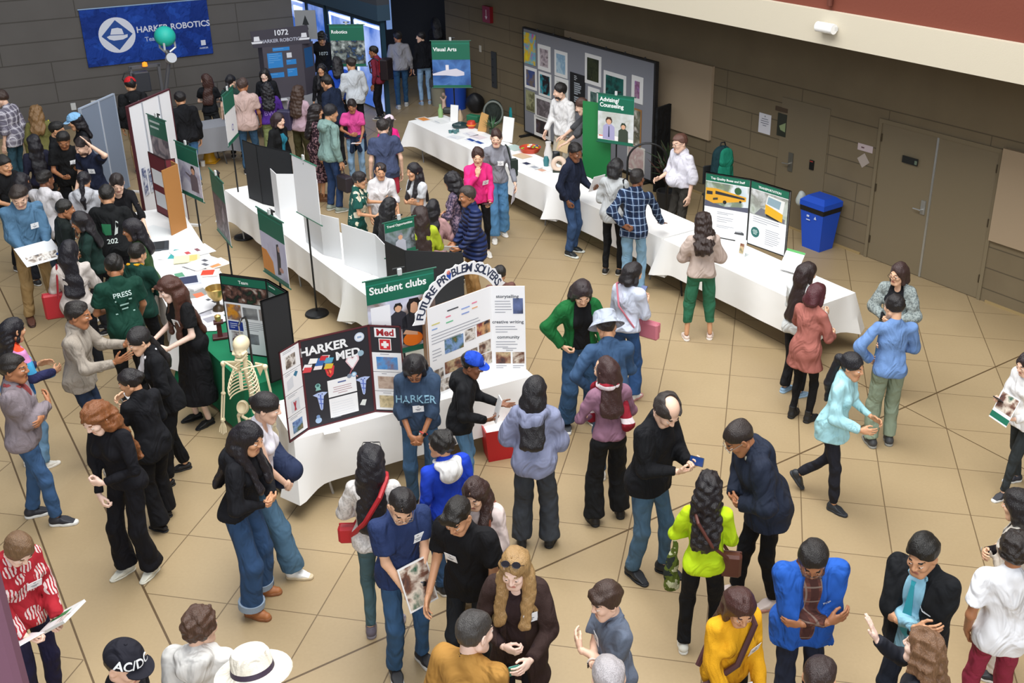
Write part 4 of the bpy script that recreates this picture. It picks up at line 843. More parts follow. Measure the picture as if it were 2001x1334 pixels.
person(dict(id='buckethat',at=(0.22,8.78,1.720,0.25),seed=30,label='person in pale bucket hat and denim jacket',skin='t',lean=14,hd=(0,30),hair=('short','2A211C'),top=('denim_jacket',f('2F4867','denim','3E5A7C'),dict(hem=.9,fit=.034,col='shirt')),bot=('straight',f('2C4058','denim','3A506C')),armR='chest',armL='hip',extra=[('hat','bucket','A6AEBC')],shoe=('sneaker','E4E4E0','E0E0DA')))
person(dict(id='greenjacket',at=(-0.09,9.73,1.770,-2.82),seed=31,label='young woman in green varsity jacket and black tee with hand on hip',fem=1,skin='a',lean=6,hd=(8,30),hair=('long','2A2022'),hlen=.16,top=[('t_shirt',f('111215'),dict(hem=.95)),('varsity_jacket',f('17602F'),dict(open=.075,hem=.92,fit=.03))],bot=('wide',f('2C4867','denim','3C5C80')),armR='hip',armL='bent',st=.14,shoe=('sneaker','33363C','DCDCD6')))
person(dict(id='pinkbag',at=(0.42,10.30,1.650,-0.57),seed=32,label='woman in pale sweatshirt and jeans with pink shoulder bag using phone',fem=1,skin='a',lean=5,hd=(20,20),hair=('bob','1D191B'),top=('sweatshirt',f('C9CFDF','heather','BBC2D4'),dict(hem=.93,fit=.032)),bot=('flare',f('25426B','denim','325484')),armR='phone',armL='phone',shoe=('sneaker','ECECEA','C08A86'),extra=[('collar','E08CA0')]))
person(dict(id='greyhood',at=(-0.45,7.67,1.670,-0.08),seed=33,label='person in lavender-grey hoodie with long black hair seen from behind',fem=1,skin='a',lean=5,hd=(10,8),hair=('long','19171A'),hlen=.3,top=('hoodie',f('8389A4'),dict(hem=.84,fit=.05,col='hood',puff=.02)),bot=('wide',f('2A2D32','denim','42474E')),armR='bent',armL='waist',shoe=('boot','1F2124','1A1B1E'),st=.13))
person(dict(id='greenpants',at=(1.38,11.80,1.669,-0.01),seed=34,label='woman in beige hoodie and cropped green trousers',fem=1,skin='t',lean=4,hd=(-6,8),hair=('curlyback','2B1E1A'),hlen=.16,top=('hoodie',f('B9A89E'),dict(hem=.92,fit=.036,col='hood',puff=.012)),bot=('crop',f('2F6A4F')),armR='waist',armL='waist',st=.155,bulk=1.03,shoe=('sandal','D8C4B8','E8E0D8')))
person(dict(id='longhairwhite',at=(2.31,10.42,1.620,-0.92),seed=35,label='woman with very long dark hair in pale top beside table corner',fem=1,skin='a',lean=4,hd=(10,12),hair=('long','2A1D1C'),hlen=.4,top=('top',f('D4D8D8'),dict(hem=.86,fit=.024)),bot=('straight',f('1A1A1D')),armR='bent',armL='bent',shoe=('sandal','8FB2D0','9FC0DA')))
person(dict(id='rosecoat',at=(2.31,9.88,1.600,-0.76),seed=36,label='woman with short dark-red bob in rose coat and black boots',fem=1,skin='a',lean=6,hd=(10,15),hair=('bob','4A2026'),top=('coat',f('A06258'),dict(hem=.72,fit=.032,flare=.2)),bot=('slim',f('151517')),armR='bent',armL='gest',shoe=('boot','1B1C1E','1B1C1E'),bulk=1.03))
person(dict(id='greycardi',at=(3.38,10.46,1.630,2.57),seed=37,label='woman with glasses in speckled grey cardigan holding her hands together',fem=1,skin='a',lean=3,hd=(20,8),hair=('bob','3A2826'),top=[('top',f('15161A'),dict(col='scoop')),('cardigan',f('96A09E','speck','747E7E'),dict(open=.07,hem=.86,fit=.028))],bot=('straight',f('31506E','denim','42648A')),armR='waist',armL='waist',extra=[('glasses','4A3A36')],shoe=('slip','6B4436','4A2E24')))
person(dict(id='sagepants',at=(3.05,9.38,1.691,0.04),seed=38,label='balding man in blue sweater and sage trousers with fist at mouth',skin='a',lean=4,hd=(-22,12),hair=('balding','191617'),top=('sweater',f('6B8CBE','knit'),dict(hem=.88,fit=.024)),bot=('loose',f('84927E')),armR='waist',armL='hip',shoe=('sneaker','3A3C3E','8A8A84')))
person(dict(id='teal',at=(2.28,8.34,1.637,-2.16),seed=39,label='woman in aqua pullover with ponytail walking right',fem=1,skin='t',lean=8,hd=(5,5),hair=('pony','18171C'),hlen=.34,top=('pullover',f('A5D6DE'),dict(hem=.8,fit=.034,col='high',flare=.19)),bot=('slim',f('202129')),armR='bent',armL='bent',footR=(.08,.1,.085,0),footL=(-.07,-.34,.19,-50),shoe=('sneaker','23272C','2A2E34')))
person(dict(id='whiteshirtedge',at=(4.11,8.59,1.529,1.97),seed=40,label='woman in white blouse with booklet and phone at right edge',fem=1,skin='l',lean=6,hd=(0,16),hair=('long','251A1C'),hlen=.22,top=('blouse',f('E6E6E6'),dict(hem=.84,fit=.04,flare=.2)),bot=('slim',f('2F3436')),armR='phone',armL='hold',walk=-.42,shoe=('sneaker','2A2B33','E0E0DC')))
person(dict(id='bluefleece',at=(1.47,5.62,1.760,-3.09),seed=41,label='man with glasses in bright blue fleece with crossed arms',skin='b',lean=6,hd=(14,32),hair=('crop','1B1715'),top=[('shirt',f('6A4138','plaid','4A2E2A','8A7A70'),dict(col='shirt')),('fleece_jacket',f('2458B0'),dict(open=.05,hem=.8,fit=.036,col='polo'))],bot=('straight',f('232838')),armR='cross',armL='under',bulk=1.08,extra=[('glasses','4A4440')],print=[('TOP',.03,-.1,1.24,'E6ECF4',0)]))
person(dict(id='tealtie',at=(2.21,5.56,1.760,2.39),seed=42,label='young man in black jacket with teal tie and crossed arms',skin='t',lean=3,hd=(0,14),hair=('short','15130F'),htop=.025,top=[('shirt',f('8FC0D4'),dict(col='shirt',hem=.82)),('jacket',f('16181B'),dict(open=.055,hem=.84,fit=.034,col='polo'))],bot=('straight',f('1C212C')),armR='cross',armL='under',bulk=1.08,extra=[('tie','2F9AA8')],print=[([[(0,.62),(.1,.75),(.22,.6),(.3,.66),(.36,.5),(.5,.46),(.6,.34),(.8,.2),(1,.1),(1,0),(.9,0),(.7,.1),(.5,.22),(.3,.34),(.2,.5),(.1,.5)]],.075,-.06,1.22,'DDE3E8',0)]))
person(dict(id='yellow',at=(0.92,5.25,1.640,-2.72),seed=43,label='woman in yellow sweater with patterned bag strap and notebook',fem=1,skin='t',lean=7,hd=(14,22),hair=('long','40241F'),hlen=.14,top=('sweater',f('E0A41E','knit'),dict(hem=.86,fit=.026)),bot=('straight',f('212329')),armR='low',armL='low',badge=(-.1,1.24)))
person(dict(id='darktop',at=(1.27,4.42,1.700,-0.42),seed=44,label='person with dark brown hair below the blue fleece',skin='t',hair=('short','2F2220'),top=('shirt',f('292B33'),{}),bot=('straight',f('212329'))))
person(dict(id='talker',at=(1.98,4.75,1.660,0.92),seed=45,label='woman with wavy light-brown hair raising a spread hand',fem=1,skin='p',lean=2,hd=(0,-5),hair=('longcurl','6E5038'),hlen=.14,top=('blouse',f('262830'),{}),bot=('straight',f('212329')),armR=((.12,.34,1.42),(.5,-1,-.6),(.1,.45,.8),(-.2,.6,-.2),'flat'),armL='down'))
person(dict(id='whitejacket',at=(3.11,6.18,1.640,0.98),seed=46,label='person in off-white jacket with folded arms at right edge',fem=1,skin='a',lean=3,hair=('half','1B1718'),hlen=.1,top=[('top',f('1A1518'),{}),('jacket',f('CFC9BE'),dict(fit=.032,hem=.84,open=.05))],bot=('straight',f('CFC7BC')),armR='cross',armL='under'))
person(dict(id='whitetee',at=(2.80,5.59,1.700,-0.03),seed=47,label='young man in white t-shirt and crimson trousers seen from behind',skin='b',lean=2,hd=(20,0),hair=('curly','1F1815'),top=('t_shirt',f('E2E3E6'),dict(slv=1,fit=.034,hem=.85)),bot=('straight',f('8A2B40')),armR='pocket',armL='pocket',st=.13))
person(dict(id='whiteman',at=(1.38,14.94,1.800,2.09),seed=48,label='man with glasses in white shirt and dark trousers behind the table',skin='l',lean=3,hd=(0,8),hair=('short','5A3B30'),top=('shirt',f('D8D6E0'),dict(hem=.97,fit=.03,col='shirt',slv=2)),bot=('straight',f('3B3833')),armR='bent',armL='down',bulk=1.22,belly=.05,extra=[('glasses','2A2224')]))
person(dict(id='plaidman',at=(0.61,13.19,1.770,-0.26),seed=49,label='man in navy plaid shirt and light jeans leaning on table',skin='d',lean=8,hd=(15,0),hair=('short','1E1A19'),top=('shirt',f('2A3F5E','plaid','16233C','9FB4D0',sc=1.3),dict(hem=.84,fit=.026,col='shirt')),bot=('straight',f('6E95B2','denim','86AAC4')),armR=((.34,.36,.84),(.5,-1,.2),(.1,1,-.15),(0,0,-1),'flat'),armL=((.1,-.17,1.0),(1,-.6,0),(-1,-.1,-.2),(0,-1,0),'grip')))
person(dict(id='greyblack',at=(0.34,13.85,1.720,-0.38),seed=50,label='woman in pale grey cardigan and black trousers with black bag',fem=1,skin='t',lean=5,hd=(10,10),hair=('bob','1B1A1C'),top=('cardigan',f('B4B8BA'),dict(hem=.84,fit=.026)),bot=('slim',f('121315')),armR='waist',armL='hold',shoe=('sneaker','1C1C1E','D0C8B8')))
person(dict(id='navybrochure',at=(-0.26,14.63,1.742,-2.08),seed=51,label='man in navy zip jacket and jeans holding a brochure',skin='d',lean=3,hd=(16,16),hair=('short','171312'),top=('jacket',f('1C2336'),dict(hem=.86,fit=.03,col='polo')),bot=('straight',f('2A4060','denim','375075')),armR='pocket',armL='hold',shoe=('sneaker','22282A','C8CCC4')))
person(dict(id='greycounsel',at=(0.05,17.40,1.740,1.67),seed=52,label='man in dark grey sweater reaching over the art table',skin='l',lean=16,hd=(0,14),hair=('short','4A3228'),htop=.012,top=('sweater',f('4E4F52'),dict(hem=.86,fit=.028,slv=2)),bot=('straight',f('2E2924')),armR='reach',armL='reach'))
person(dict(id='whiteart',at=(-0.47,18.09,1.800,2.47),seed=53,label='bearded man in white shirt standing before the art panel',skin='l',lean=3,hd=(35,8),hair=('short','1C1716'),htop=.02,top=('shirt',f('E4E3E2'),dict(hem=.84,fit=.026,col='shirt')),bot=('straight',f('CFC6B4')),armR='fore',armL='fore',extra=[('beard','2A1E1A')]))
person(dict(id='greysweat',at=(-1.40,15.25,1.770,-2.79),seed=54,label='woman in grey sweater and wide jeans with bag on shoulder',fem=1,skin='l',lean=3,hd=(18,6),hair=('bun','3B2722'),top=('sweater',f('8E9099','heather','7E8089'),dict(hem=.9,fit=.024)),bot=('wide',f('4A7CA8','denim','5F90BA')),armR='down',armL='fore',badge=(-.02,1.24),shoe=('sneaker','D8D4CC','E4E0D8'),walk=.2))
person(dict(id='pinksweater',at=(-1.60,14.50,1.703,-2.86),seed=55,label='woman in hot pink sweater with hand at chin',fem=1,skin='a',lean=3,hd=(12,10),hair=('up','3A241E'),top=('sweater',f('E0307E'),dict(hem=.88,fit=.026)),bot=('slim',f('121215')),armR='chin',armL='low',badge=(-.08,1.22),extra=[('watch','L','C8A878','C89A70')],shoe=('sneaker','D8D4CC','E4E0D8')))
person(dict(id='puffer',at=(-1.49,12.72,1.700,1.96),seed=56,label='smiling man in navy puffer jacket holding folded paper',skin='b',lean=4,hd=(0,6),hair=('short','3B322E'),top=('puffer_jacket',f('22305C','puffer'),dict(hem=.74,fit=.05,col='high',flare=.2)),bot=('straight',f('A98455')),armR='low',armL='low',shoe=('sneaker','B8B0A4','D8D4CC')))
person(dict(id='curlypattern',at=(-1.79,13.52,1.620,1.36),seed=57,label='woman with long curly black hair in purple patterned blouse',fem=1,skin='t',lean=4,hd=(0,10),hair=('curlyback','17151A'),hlen=.28,top=('blouse',f('4A4258','speck','8A7688',sc=.6),dict(hem=.84,fit=.028)),bot=('straight',f('1B2B3E','denim','2E4664')),armR='waist',armL='waist',badge=(.1,1.2)))
person(dict(id='armscrossed',at=(-2.41,14.03,1.600,2.27),seed=58,label='girl with long black hair and white tee crossing arms',fem=1,skin='t',lean=2,hd=(0,6),hair=('long','1B181C'),hlen=.34,front=1,top=('t_shirt',f('D2D6DA'),dict(slv=1,hem=.9,fit=.024)),bot=('slim',f('15161A')),armR='cross',armL='under'))
person(dict(id='whitepony',at=(-2.95,14.16,1.560,-2.80),seed=59,label='girl in white shirt with side ponytail listening',fem=1,skin='t',lean=3,hd=(0,8),hair=('lowpony','241A1A'),hlen=.2,top=('shirt',f('DAD8DA'),dict(hem=.86,fit=.034,slv=2)),bot=('slim',f('212329')),armR='fore',armL='fore'))
person(dict(id='floraldress',at=(-3.21,13.71,1.570,-1.52),seed=60,label='woman with glasses in green and cream floral dress',fem=1,skin='t',lean=5,hd=(5,8),hair=('up','1E191A'),top=('dress_bodice',f('1B5048','floral','E6E0C8',sc=.8),dict(slv=1,hem=.97,fit=.03)),bot=('skirt',f('1B5048','floral','E6E0C8',sc=.8),.35,.23),armR='bent',armL='gest',bulk=1.12,extra=[('glasses','3A2A26')]))
person(dict(id='blackback',at=(-2.56,12.56,1.570,-0.33),seed=61,label='woman with long straight black hair and black jacket by white board',fem=1,skin='t',lean=4,hd=(30,8),hair=('long','151418'),hlen=.32,top=('jacket',f('151719'),dict(fit=.03)),bot=('straight',f('212329')),armR='chest',armL='waist'))
person(dict(id='brownlong',at=(-2.06,12.12,1.620,0.26),seed=62,label='girl with very long brown hair and lime top seen from behind',fem=1,skin='t',lean=3,hair=('long','2E201D'),hlen=.5,top=('top',f('A6B62E'),dict(hem=.82,fit=.026)),bot=('straight',f('212329')),armR='waist',armL='waist'))
person(dict(id='pinkjacket',at=(-2.01,12.71,1.500,-0.02),seed=63,label='girl with black hair in dusty pink jacket seen from behind',fem=1,skin='t',lean=4,hd=(20,4),hair=('long','17151A'),hlen=.24,top=('jacket',f('B08A8A'),dict(hem=.8,fit=.03)),bot=('straight',f('212329')),armR='waist',armL='waist'))
person(dict(id='kidarch',at=(-1.00,10.99,1.300,0.27),seed=64,label='child with short black hair behind the arched lettering',skin='t',hair=('crop','1A1715'),top=('t_shirt',f('6A4A44'),dict(slv=1,fit=.026)),bot=('straight',f('8A6A44'))))
person(dict(id='longbrownback',at=(-7.28,19.75,1.546,0.09),seed=65,label='woman with long brown hair in black tee and grey trousers',fem=1,skin='l',lean=2,hd=(-60,4),hair=('long','3B221C'),hlen=.34,top=('t_shirt',f('15171B'),dict(slv=1,hem=.92,fit=.022)),bot=('straight',f('313436')),armR='waist',armL='waist',shoe=('sneaker','C8C4BC','D8D4CC')))
person(dict(id='darkjacketboy',at=(-6.95,17.58,1.720,0.73),seed=66,label='person in dark jacket and blue jeans behind the white panel',skin='t',hair=('short','1A1617'),top=('jacket',f('15161A'),dict(fit=.034,hem=.86)),bot=('straight',f('3E6FA4','denim','5585B8'))))
person(dict(id='redcap',at=(-8.15,18.43,1.760,0.50),seed=67,label='person in red cap and black graphic hoodie facing the robot',skin='t',lean=3,hair=('short','1A1617'),top=('hoodie',f('17181B'),dict(fit=.036,col='hood',hem=.85)),bot=('loose',f('A98E68')),print=[([[(0,0),(.5,.2),(1,0),(.8,.5),(1,1),(.5,.8),(0,1),(.2,.5)],[(-.1,-.5),(1.1,-.5),(1.1,-.3),(-.1,-.3)]],.16,-.08,1.2,'C8CCD0',1)],extra=[('cap','C8242C',0,None,'C8242C')]))
person(dict(id='ponyback',at=(-6.73,19.40,1.600,-0.02),seed=68,label='girl with black ponytail in dark green top near back wall',fem=1,skin='l',hd=(20,4),hair=('lowpony','17151A'),hlen=.2,top=('t_shirt',f('233B36'),dict(slv=1)),bot=('straight',f('212329'))))
person(dict(id='beigetee',at=(-6.18,18.44,1.760,0.18),seed=69,label='man in pale pink t-shirt and jeans seen from behind',skin='b',hair=('short','4A3A34'),top=('t_shirt',f('C2A8A0'),dict(slv=1,hem=.84,fit=.036)),bot=('straight',f('2E4C66','denim','3F6080')),armR='fore',armL='fore',bulk=1.1))
person(dict(id='paleface',at=(-6.27,20.11,1.600,-2.93),seed=70,label='woman with pale face and dark hair by the trifold board',fem=1,skin='p',hd=(8,6),hair=('long','1A171A'),hlen=.2,top=('jacket',f('15171C'),dict(fit=.03)),bot=('straight',f('212329'))))
person(dict(id='purple',at=(-5.88,18.88,1.600,0.27),seed=71,label='woman with long black hair in purple sweatshirt and olive trousers',fem=1,skin='t',hair=('longcurl','15141A'),hlen=.22,top=('sweatshirt',f('4C2A86'),dict(hem=.92,fit=.036)),bot=('loose',f('8A9662')),armR='waist',armL='waist',print=[('BW',.13,0,1.12,'8A70B8',1)]))
person(dict(id='curlylilac',at=(-5.22,18.44,1.640,-0.25),seed=72,label='woman with big curly brown hair in lilac sweater',fem=1,skin='t',hd=(10,4),hair=('curlyback','3E2C22'),hlen=.26,top=('sweater',f('B69CA8'),dict(hem=.88,fit=.03)),bot=('loose',f('3E3B23')),armR='waist',armL='bent'))
person(dict(id='behindsign',at=(-6.44,22.70,1.740,-2.69),seed=73,label='man half hidden behind the dark robotics board',skin='b',hair=('short','17130F'),top=('shirt',f('2E2E36'),{}),bot=('straight',f('212329'))))
person(dict(id='blackprint',at=(-5.92,23.23,1.780,-2.75),seed=74,label='teen in black hoodie with white chest print reaching sideways',skin='t',lean=8,hd=(0,30),hair=('curly','15120F'),top=('hoodie',f('111318'),dict(fit=.036,hem=.84,col='hood')),bot=('straight',f('15161B')),armR='point',armL='down',print=[('1072',.1,0,1.27,'BFD0D4',0)]))
person(dict(id='longface',at=(-5.33,20.79,1.560,-3.06),seed=75,label='woman with long black hair in black top behind navy jacket',fem=1,skin='t',hd=(8,4),hair=('long','17151A'),hlen=.32,front=1,top=('top',f('15161A'),{}),bot=('straight',f('212329'))))
person(dict(id='navytable',at=(-4.64,18.85,1.760,1.16),seed=76,label='man in navy jacket leaning over the robotics table',skin='t',lean=14,hd=(0,14),hair=('short','1A1614'),top=('jacket',f('182339'),dict(fit=.034,hem=.84)),bot=('straight',f('212329')),armR='bent',armL='bent',bulk=1.12))
person(dict(id='royalblue',at=(-5.07,20.99,1.640,0.32),seed=77,label='person with black hair in royal blue shirt',fem=1,skin='t',hair=('half','17151A'),hlen=.12,top=('shirt',f('2450C0'),dict(hem=.82,fit=.03)),bot=('straight',f('212329'))))
person(dict(id='lightshirt',at=(-4.64,20.42,1.740,0.40),seed=78,label='man in pale grey shirt and black trousers seen from behind',skin='t',hd=(-20,10),hair=('short','2A2320'),top=('shirt',f('C2C8CE'),dict(hem=.84,fit=.034)),bot=('straight',f('15161A')),armR='fore',armL='fore'))
person(dict(id='maroonpack',at=(-4.56,22.41,1.587,1.34),seed=79,label='man in maroon shirt with black trousers and backpack',skin='b',hd=(0,8),hair=('short','1A1614'),top=('shirt',f('7E2A3C'),dict(hem=.86,fit=.028)),bot=('straight',f('15151A')),armR='down',armL='down',extra=[('lanyard','C82A34')]))
person(dict(id='greyjeans',at=(-4.25,23.42,1.724,0.27),seed=80,label='man in grey sweater and jeans walking toward the dark doorway',skin='b',hd=(-20,4),hair=('short','1A1718'),top=('sweater',f('8A8A90'),dict(hem=.88,fit=.03)),bot=('straight',f('20405C','denim','2C5070')),walk=.2,bulk=1.08,shoe=('sneaker','A8A8A4','C8C8C4')))
person(dict(id='blacklight',at=(-3.77,23.72,1.667,0.33),seed=81,label='woman in black sweater and light jeans by the doorway',fem=1,skin='l',hd=(-70,4),hair=('short','17151A'),top=('sweater',f('13151C'),dict(hem=.9,fit=.028)),bot=('slim',f('7FA2C4','denim','93B4D2')),shoe=('sneaker','8AA0B8','A8B8C8')))
person(dict(id='darkfar',at=(-3.69,25.38,1.700,0.49),seed=82,label='person in dark clothes standing in the shaded doorway',fem=1,skin='l',hair=('long','1A1718'),hlen=.2,top=('jacket',f('17171B'),{}),bot=('straight',f('15161A'))))
person(dict(id='tealshirt',at=(-5.08,16.58,1.640,-1.89),seed=83,label='woman with bob in black blazer over teal top',fem=1,skin='l',hd=(10,6),hair=('bob','2E2024'),top=[('top',f('2A7C94'),dict(col='scoop')),('blazer',f('141517'),dict(open=.05,fit=.03,hem=.82))],bot=('straight',f('212329'))))
person(dict(id='dressdark',at=(-4.58,16.99,1.680,-1.14),seed=84,label='woman with long hair in dark floral dress',fem=1,skin='t',hd=(5,6),hair=('longcurl','1F1819'),hlen=.28,top=('dress_bodice',f('2E1E26','speck','8A6A70',sc=.5),dict(hem=.97,fit=.022)),bot=('skirt',f('2E1E26','speck','8A6A70',sc=.5),.35,.2),shoe=('boot','6A4428','6A4428')))
person(dict(id='mintehood',at=(-4.21,16.43,1.807,-0.80),seed=85,label='man in mint-grey hoodie and jeans holding a dark handbag',skin='t',hd=(10,10),hair=('short','17151A'),top=('hoodie',f('7E9A94'),dict(hem=.85,fit=.034,col='hood')),bot=('straight',f('24385C','denim','304870')),armR='down',armL='fore',shoe=('sneaker','8A948A','C8C8C0')))
person(dict(id='pinktee',at=(-4.11,17.86,1.580,-3.05),seed=86,label='girl in pink t-shirt with dark jacket tied round her waist',fem=1,skin='b',hd=(0,18),hair=('lowpony','221A1A'),hlen=.22,top=('t_shirt',f('D24C92'),dict(slv=1,hem=.93,fit=.022)),bot=('straight',f('7C9FC0','denim','94B4D0')),armR='waist',armL='low',extra=[('tied','22304A')]))
person(dict(id='navytee',at=(-3.17,15.72,1.760,0.34),seed=87,label='man in slate t-shirt and red shorts seen from behind',skin='l',hair=('short','26201E'),top=('t_shirt',f('46506E','heather','3E4864'),dict(slv=1,hem=.82,fit=.034)),bot=('shorts',f('C23A50')),armR='down',armL='down',st=.13,bulk=1.08))
person(dict(id='pinkcap',at=(-3.44,17.47,1.360,-0.16),seed=88,label='girl in pale pink cap and bright pink top',fem=1,skin='t',hd=(20,6),hair=('long','1E1819'),hlen=.22,top=('t_shirt',f('E62A86'),dict(slv=1)),bot=('straight',f('212329')),extra=[('cap','E4D0DC',0,None,'E4D0DC')]))
person(dict(id='plaidleft',at=(-9.83,17.37,1.780,1.48),seed=89,label='man in grey plaid shirt and jeans at far left edge',skin='l',hair=('short','3A2A22'),top=('shirt',f('A4A0AC','plaid','6A6674','DAD8DE',sc=1.2),dict(slv=2,hem=.82,fit=.034)),bot=('straight',f('2C4C5A','denim','3C5C6A')),bulk=1.1))
person(dict(id='curlyolive',at=(-9.09,16.85,1.640,0.32),seed=90,label='woman with big light curls in olive jacket',fem=1,skin='l',hair=('curlyback','7A5C38'),hlen=.16,top=('jacket',f('6C6A3C'),dict(fit=.036,hem=.8)),bot=('straight',f('2E2E29'))))
person(dict(id='darkhair2',at=(-8.29,15.73,1.680,-1.35),seed=91,label='person with black hair beside the light blue cap',skin='t',hair=('short','15130F'),top=('shirt',f('131518'),{}),bot=('straight',f('212329'))))
person(dict(id='bluecap',at=(-8.04,16.16,1.720,2.18),seed=92,label='person in light blue cap and dark shirt with blue back print',skin='t',hair=('half','17151A'),hlen=.12,fem=1,top=('t_shirt',f('15171C'),dict(slv=1)),bot=('straight',f('212329')),extra=[('cap','86B8E0',0,None,'9CC8EA')]))
person(dict(id='phoneboy',at=(-7.91,15.27,1.700,-2.49),seed=93,label='young man in black shirt with badge checking phone',skin='b',lean=5,hd=(12,30),hair=('short','15120F'),top=('shirt',f('101113'),dict(slv=1,hem=.84)),bot=('straight',f('15161A')),armR='hold',armL='phone',badge=(-.06,1.23)))
person(dict(id='touchhead',at=(-7.28,14.76,1.760,2.87),seed=94,label='bearded man in navy tee touching his head with one hand',skin='l',lean=6,hd=(20,22),hair=('short','2B2220'),top=('t_shirt',f('1D2338'),dict(slv=1,hem=.86)),bot=('straight',f('212329')),armL=((.17,.1,1.64),(1,.2,-.3),(-.6,.1,.8),(-.5,.6,-.3),'flat'),armR='fore',badge=(-.07,1.24),extra=[('beard','4A342C')]))
person(dict(id='darkback',at=(-8.38,15.32,1.580,0.59),seed=95,label='person with long black hair in dark navy clothing',fem=1,skin='t',hair=('long','15131A'),hlen=.36,top=('jacket',f('1B1C2E'),{}),bot=('straight',f('212329'))))
person(dict(id='edgeblack',at=(-8.13,13.89,1.700,-1.92),seed=96,label='person in black top partly cut off at left edge',skin='t',hair=('short','15130F'),top=('shirt',f('121316'),dict(slv=1)),bot=('straight',f('15161A')),armR='bent',armL='bent'))
person(dict(id='yellowtee',at=(-7.58,13.38,1.600,0.86),seed=97,label='girl with dark hair in pale yellow tee',fem=1,skin='b',hd=(40,6),hair=('half','17141A'),hlen=.12,top=('t_shirt',f('CFC9A8'),dict(slv=1)),bot=('straight',f('212329'))))
person(dict(id='whiteteeback',at=(-7.18,13.11,1.720,-0.29),seed=98,label='young man in white t-shirt looking right in crowd',skin='d',hd=(5,8),hair=('short','16120F'),top=('t_shirt',f('CBC9CC'),dict(slv=1,hem=.82,fit=.04)),bot=('straight',f('29333E','denim','404E60')),armR='bent',armL='bent'))
person(dict(id='ponyhood',at=(-6.77,13.37,1.620,0.21),seed=99,label='girl in pale grey hoodie with long black ponytail',fem=1,skin='t',hair=('pony','15131A'),hlen=.28,top=('hoodie',f('B8BAC0'),dict(fit=.034,col='hood')),bot=('straight',f('212329'))))
person(dict(id='tablewoman',at=(-6.23,13.21,1.750,-2.79),seed=100,label='woman in black top with badge resting hand on the table',fem=1,skin='l',lean=14,hd=(-8,18),hair=('lowpony','241C1A'),hlen=.18,top=('top',f('111115'),dict(slv=2,col='scoop')),bot=('straight',f('15161A')),armL='table',armR='down',badge=(-.04,1.23)))
person(dict(id='jacket202',at=(-6.04,12.44,1.740,0.31),seed=101,label='student in black jacket with green crest and year on back',skin='t',hair=('short','16130F'),top=('jacket',f('131517'),dict(fit=.044,hem=.82,col='polo')),bot=('straight',f('212329')),armR='fore',armL='fore',bulk=1.08,print=[('202',.085,0,1.05,'C8D4D0',1),([[(0,.2),(.15,0),(.5,0),(.55,.7),(0,.75)]],.2,-.1,1.13,'1E6A44',1),([[(0,0),(.2,.1),(.34,.85),(.2,.95),(.12,.5)]],.2,.03,1.12,'C8D0CC',1)]))
person(dict(id='darkmid',at=(-6.52,12.16,1.660,-0.91),seed=102,label='person with short black hair beside the white tee',skin='b',hair=('short','15130F'),top=('shirt',f('151D1C'),{}),bot=('straight',f('212329'))))
person(dict(id='greendark',at=(-6.06,11.89,1.620,1.91),seed=103,label='woman with long dark hair and dark green top holding phone',fem=1,skin='b',hd=(0,16),hair=('long','18151A'),hlen=.2,top=('top',f('162E29'),dict(fit=.026)),bot=('straight',f('212329')),armR='hold',armL='waist'))
person(dict(id='greenlong',at=(-5.24,11.44,1.700,1.87),seed=104,label='girl with dark hair and green t-shirt turned left by laptop',fem=1,skin='b',hd=(0,12),hair=('half','17131A'),hlen=.14,top=('t_shirt',f('3A5A34'),dict(slv=1)),bot=('straight',f('212329')),armR='waist',armL='waist'))
person(dict(id='lanyardback',at=(-5.06,10.77,1.620,-0.09),seed=105,label='student in dark green jacket with yellow collar strap',skin='t',hd=(20,20),hair=('short','16130F'),top=('t_shirt',f('12372E'),dict(slv=2,fit=.034,hem=.84)),bot=('straight',f('15161A')),extra=[('collar','D8A020')],armR='waist',armL='waist'))
person(dict(id='press',at=(-4.98,10.17,1.730,0.72),seed=106,label='student in green t-shirt printed PRESS on the back',skin='b',lean=5,hd=(25,22),hair=('short','15120F'),top=('t_shirt',f('103A2E'),dict(slv=1,fit=.036,hem=.82)),bot=('straight',f('15161A')),armR='fore',armL='waist',print=[('PRESS',.075,0,1.32,'C4D8D4',1),([[(-1,0),(1,0),(1,.2),(-1,.2)],[(-.55,-.55),(.55,-.55),(.55,-.35),(-.55,-.35)],[(-.4,-1.1),(.4,-1.1),(.4,-.9),(-.4,-.9)],[(-1.15,-1.65),(1.15,-1.65),(1.15,-1.5),(-1.15,-1.5)]],.085,0,1.25,'9CC0B8',1)]))
person(dict(id='creamred',at=(-5.78,10.80,1.640,0.45),seed=107,label='woman with very long black hair and cream jacket with red bag',fem=1,skin='t',hd=(40,10),hair=('long','14121A'),hlen=.36,top=('jacket',f('BEB6B0'),dict(fit=.034,hem=.84)),bot=('straight',f('212329')),armR='waist',armL='waist'))
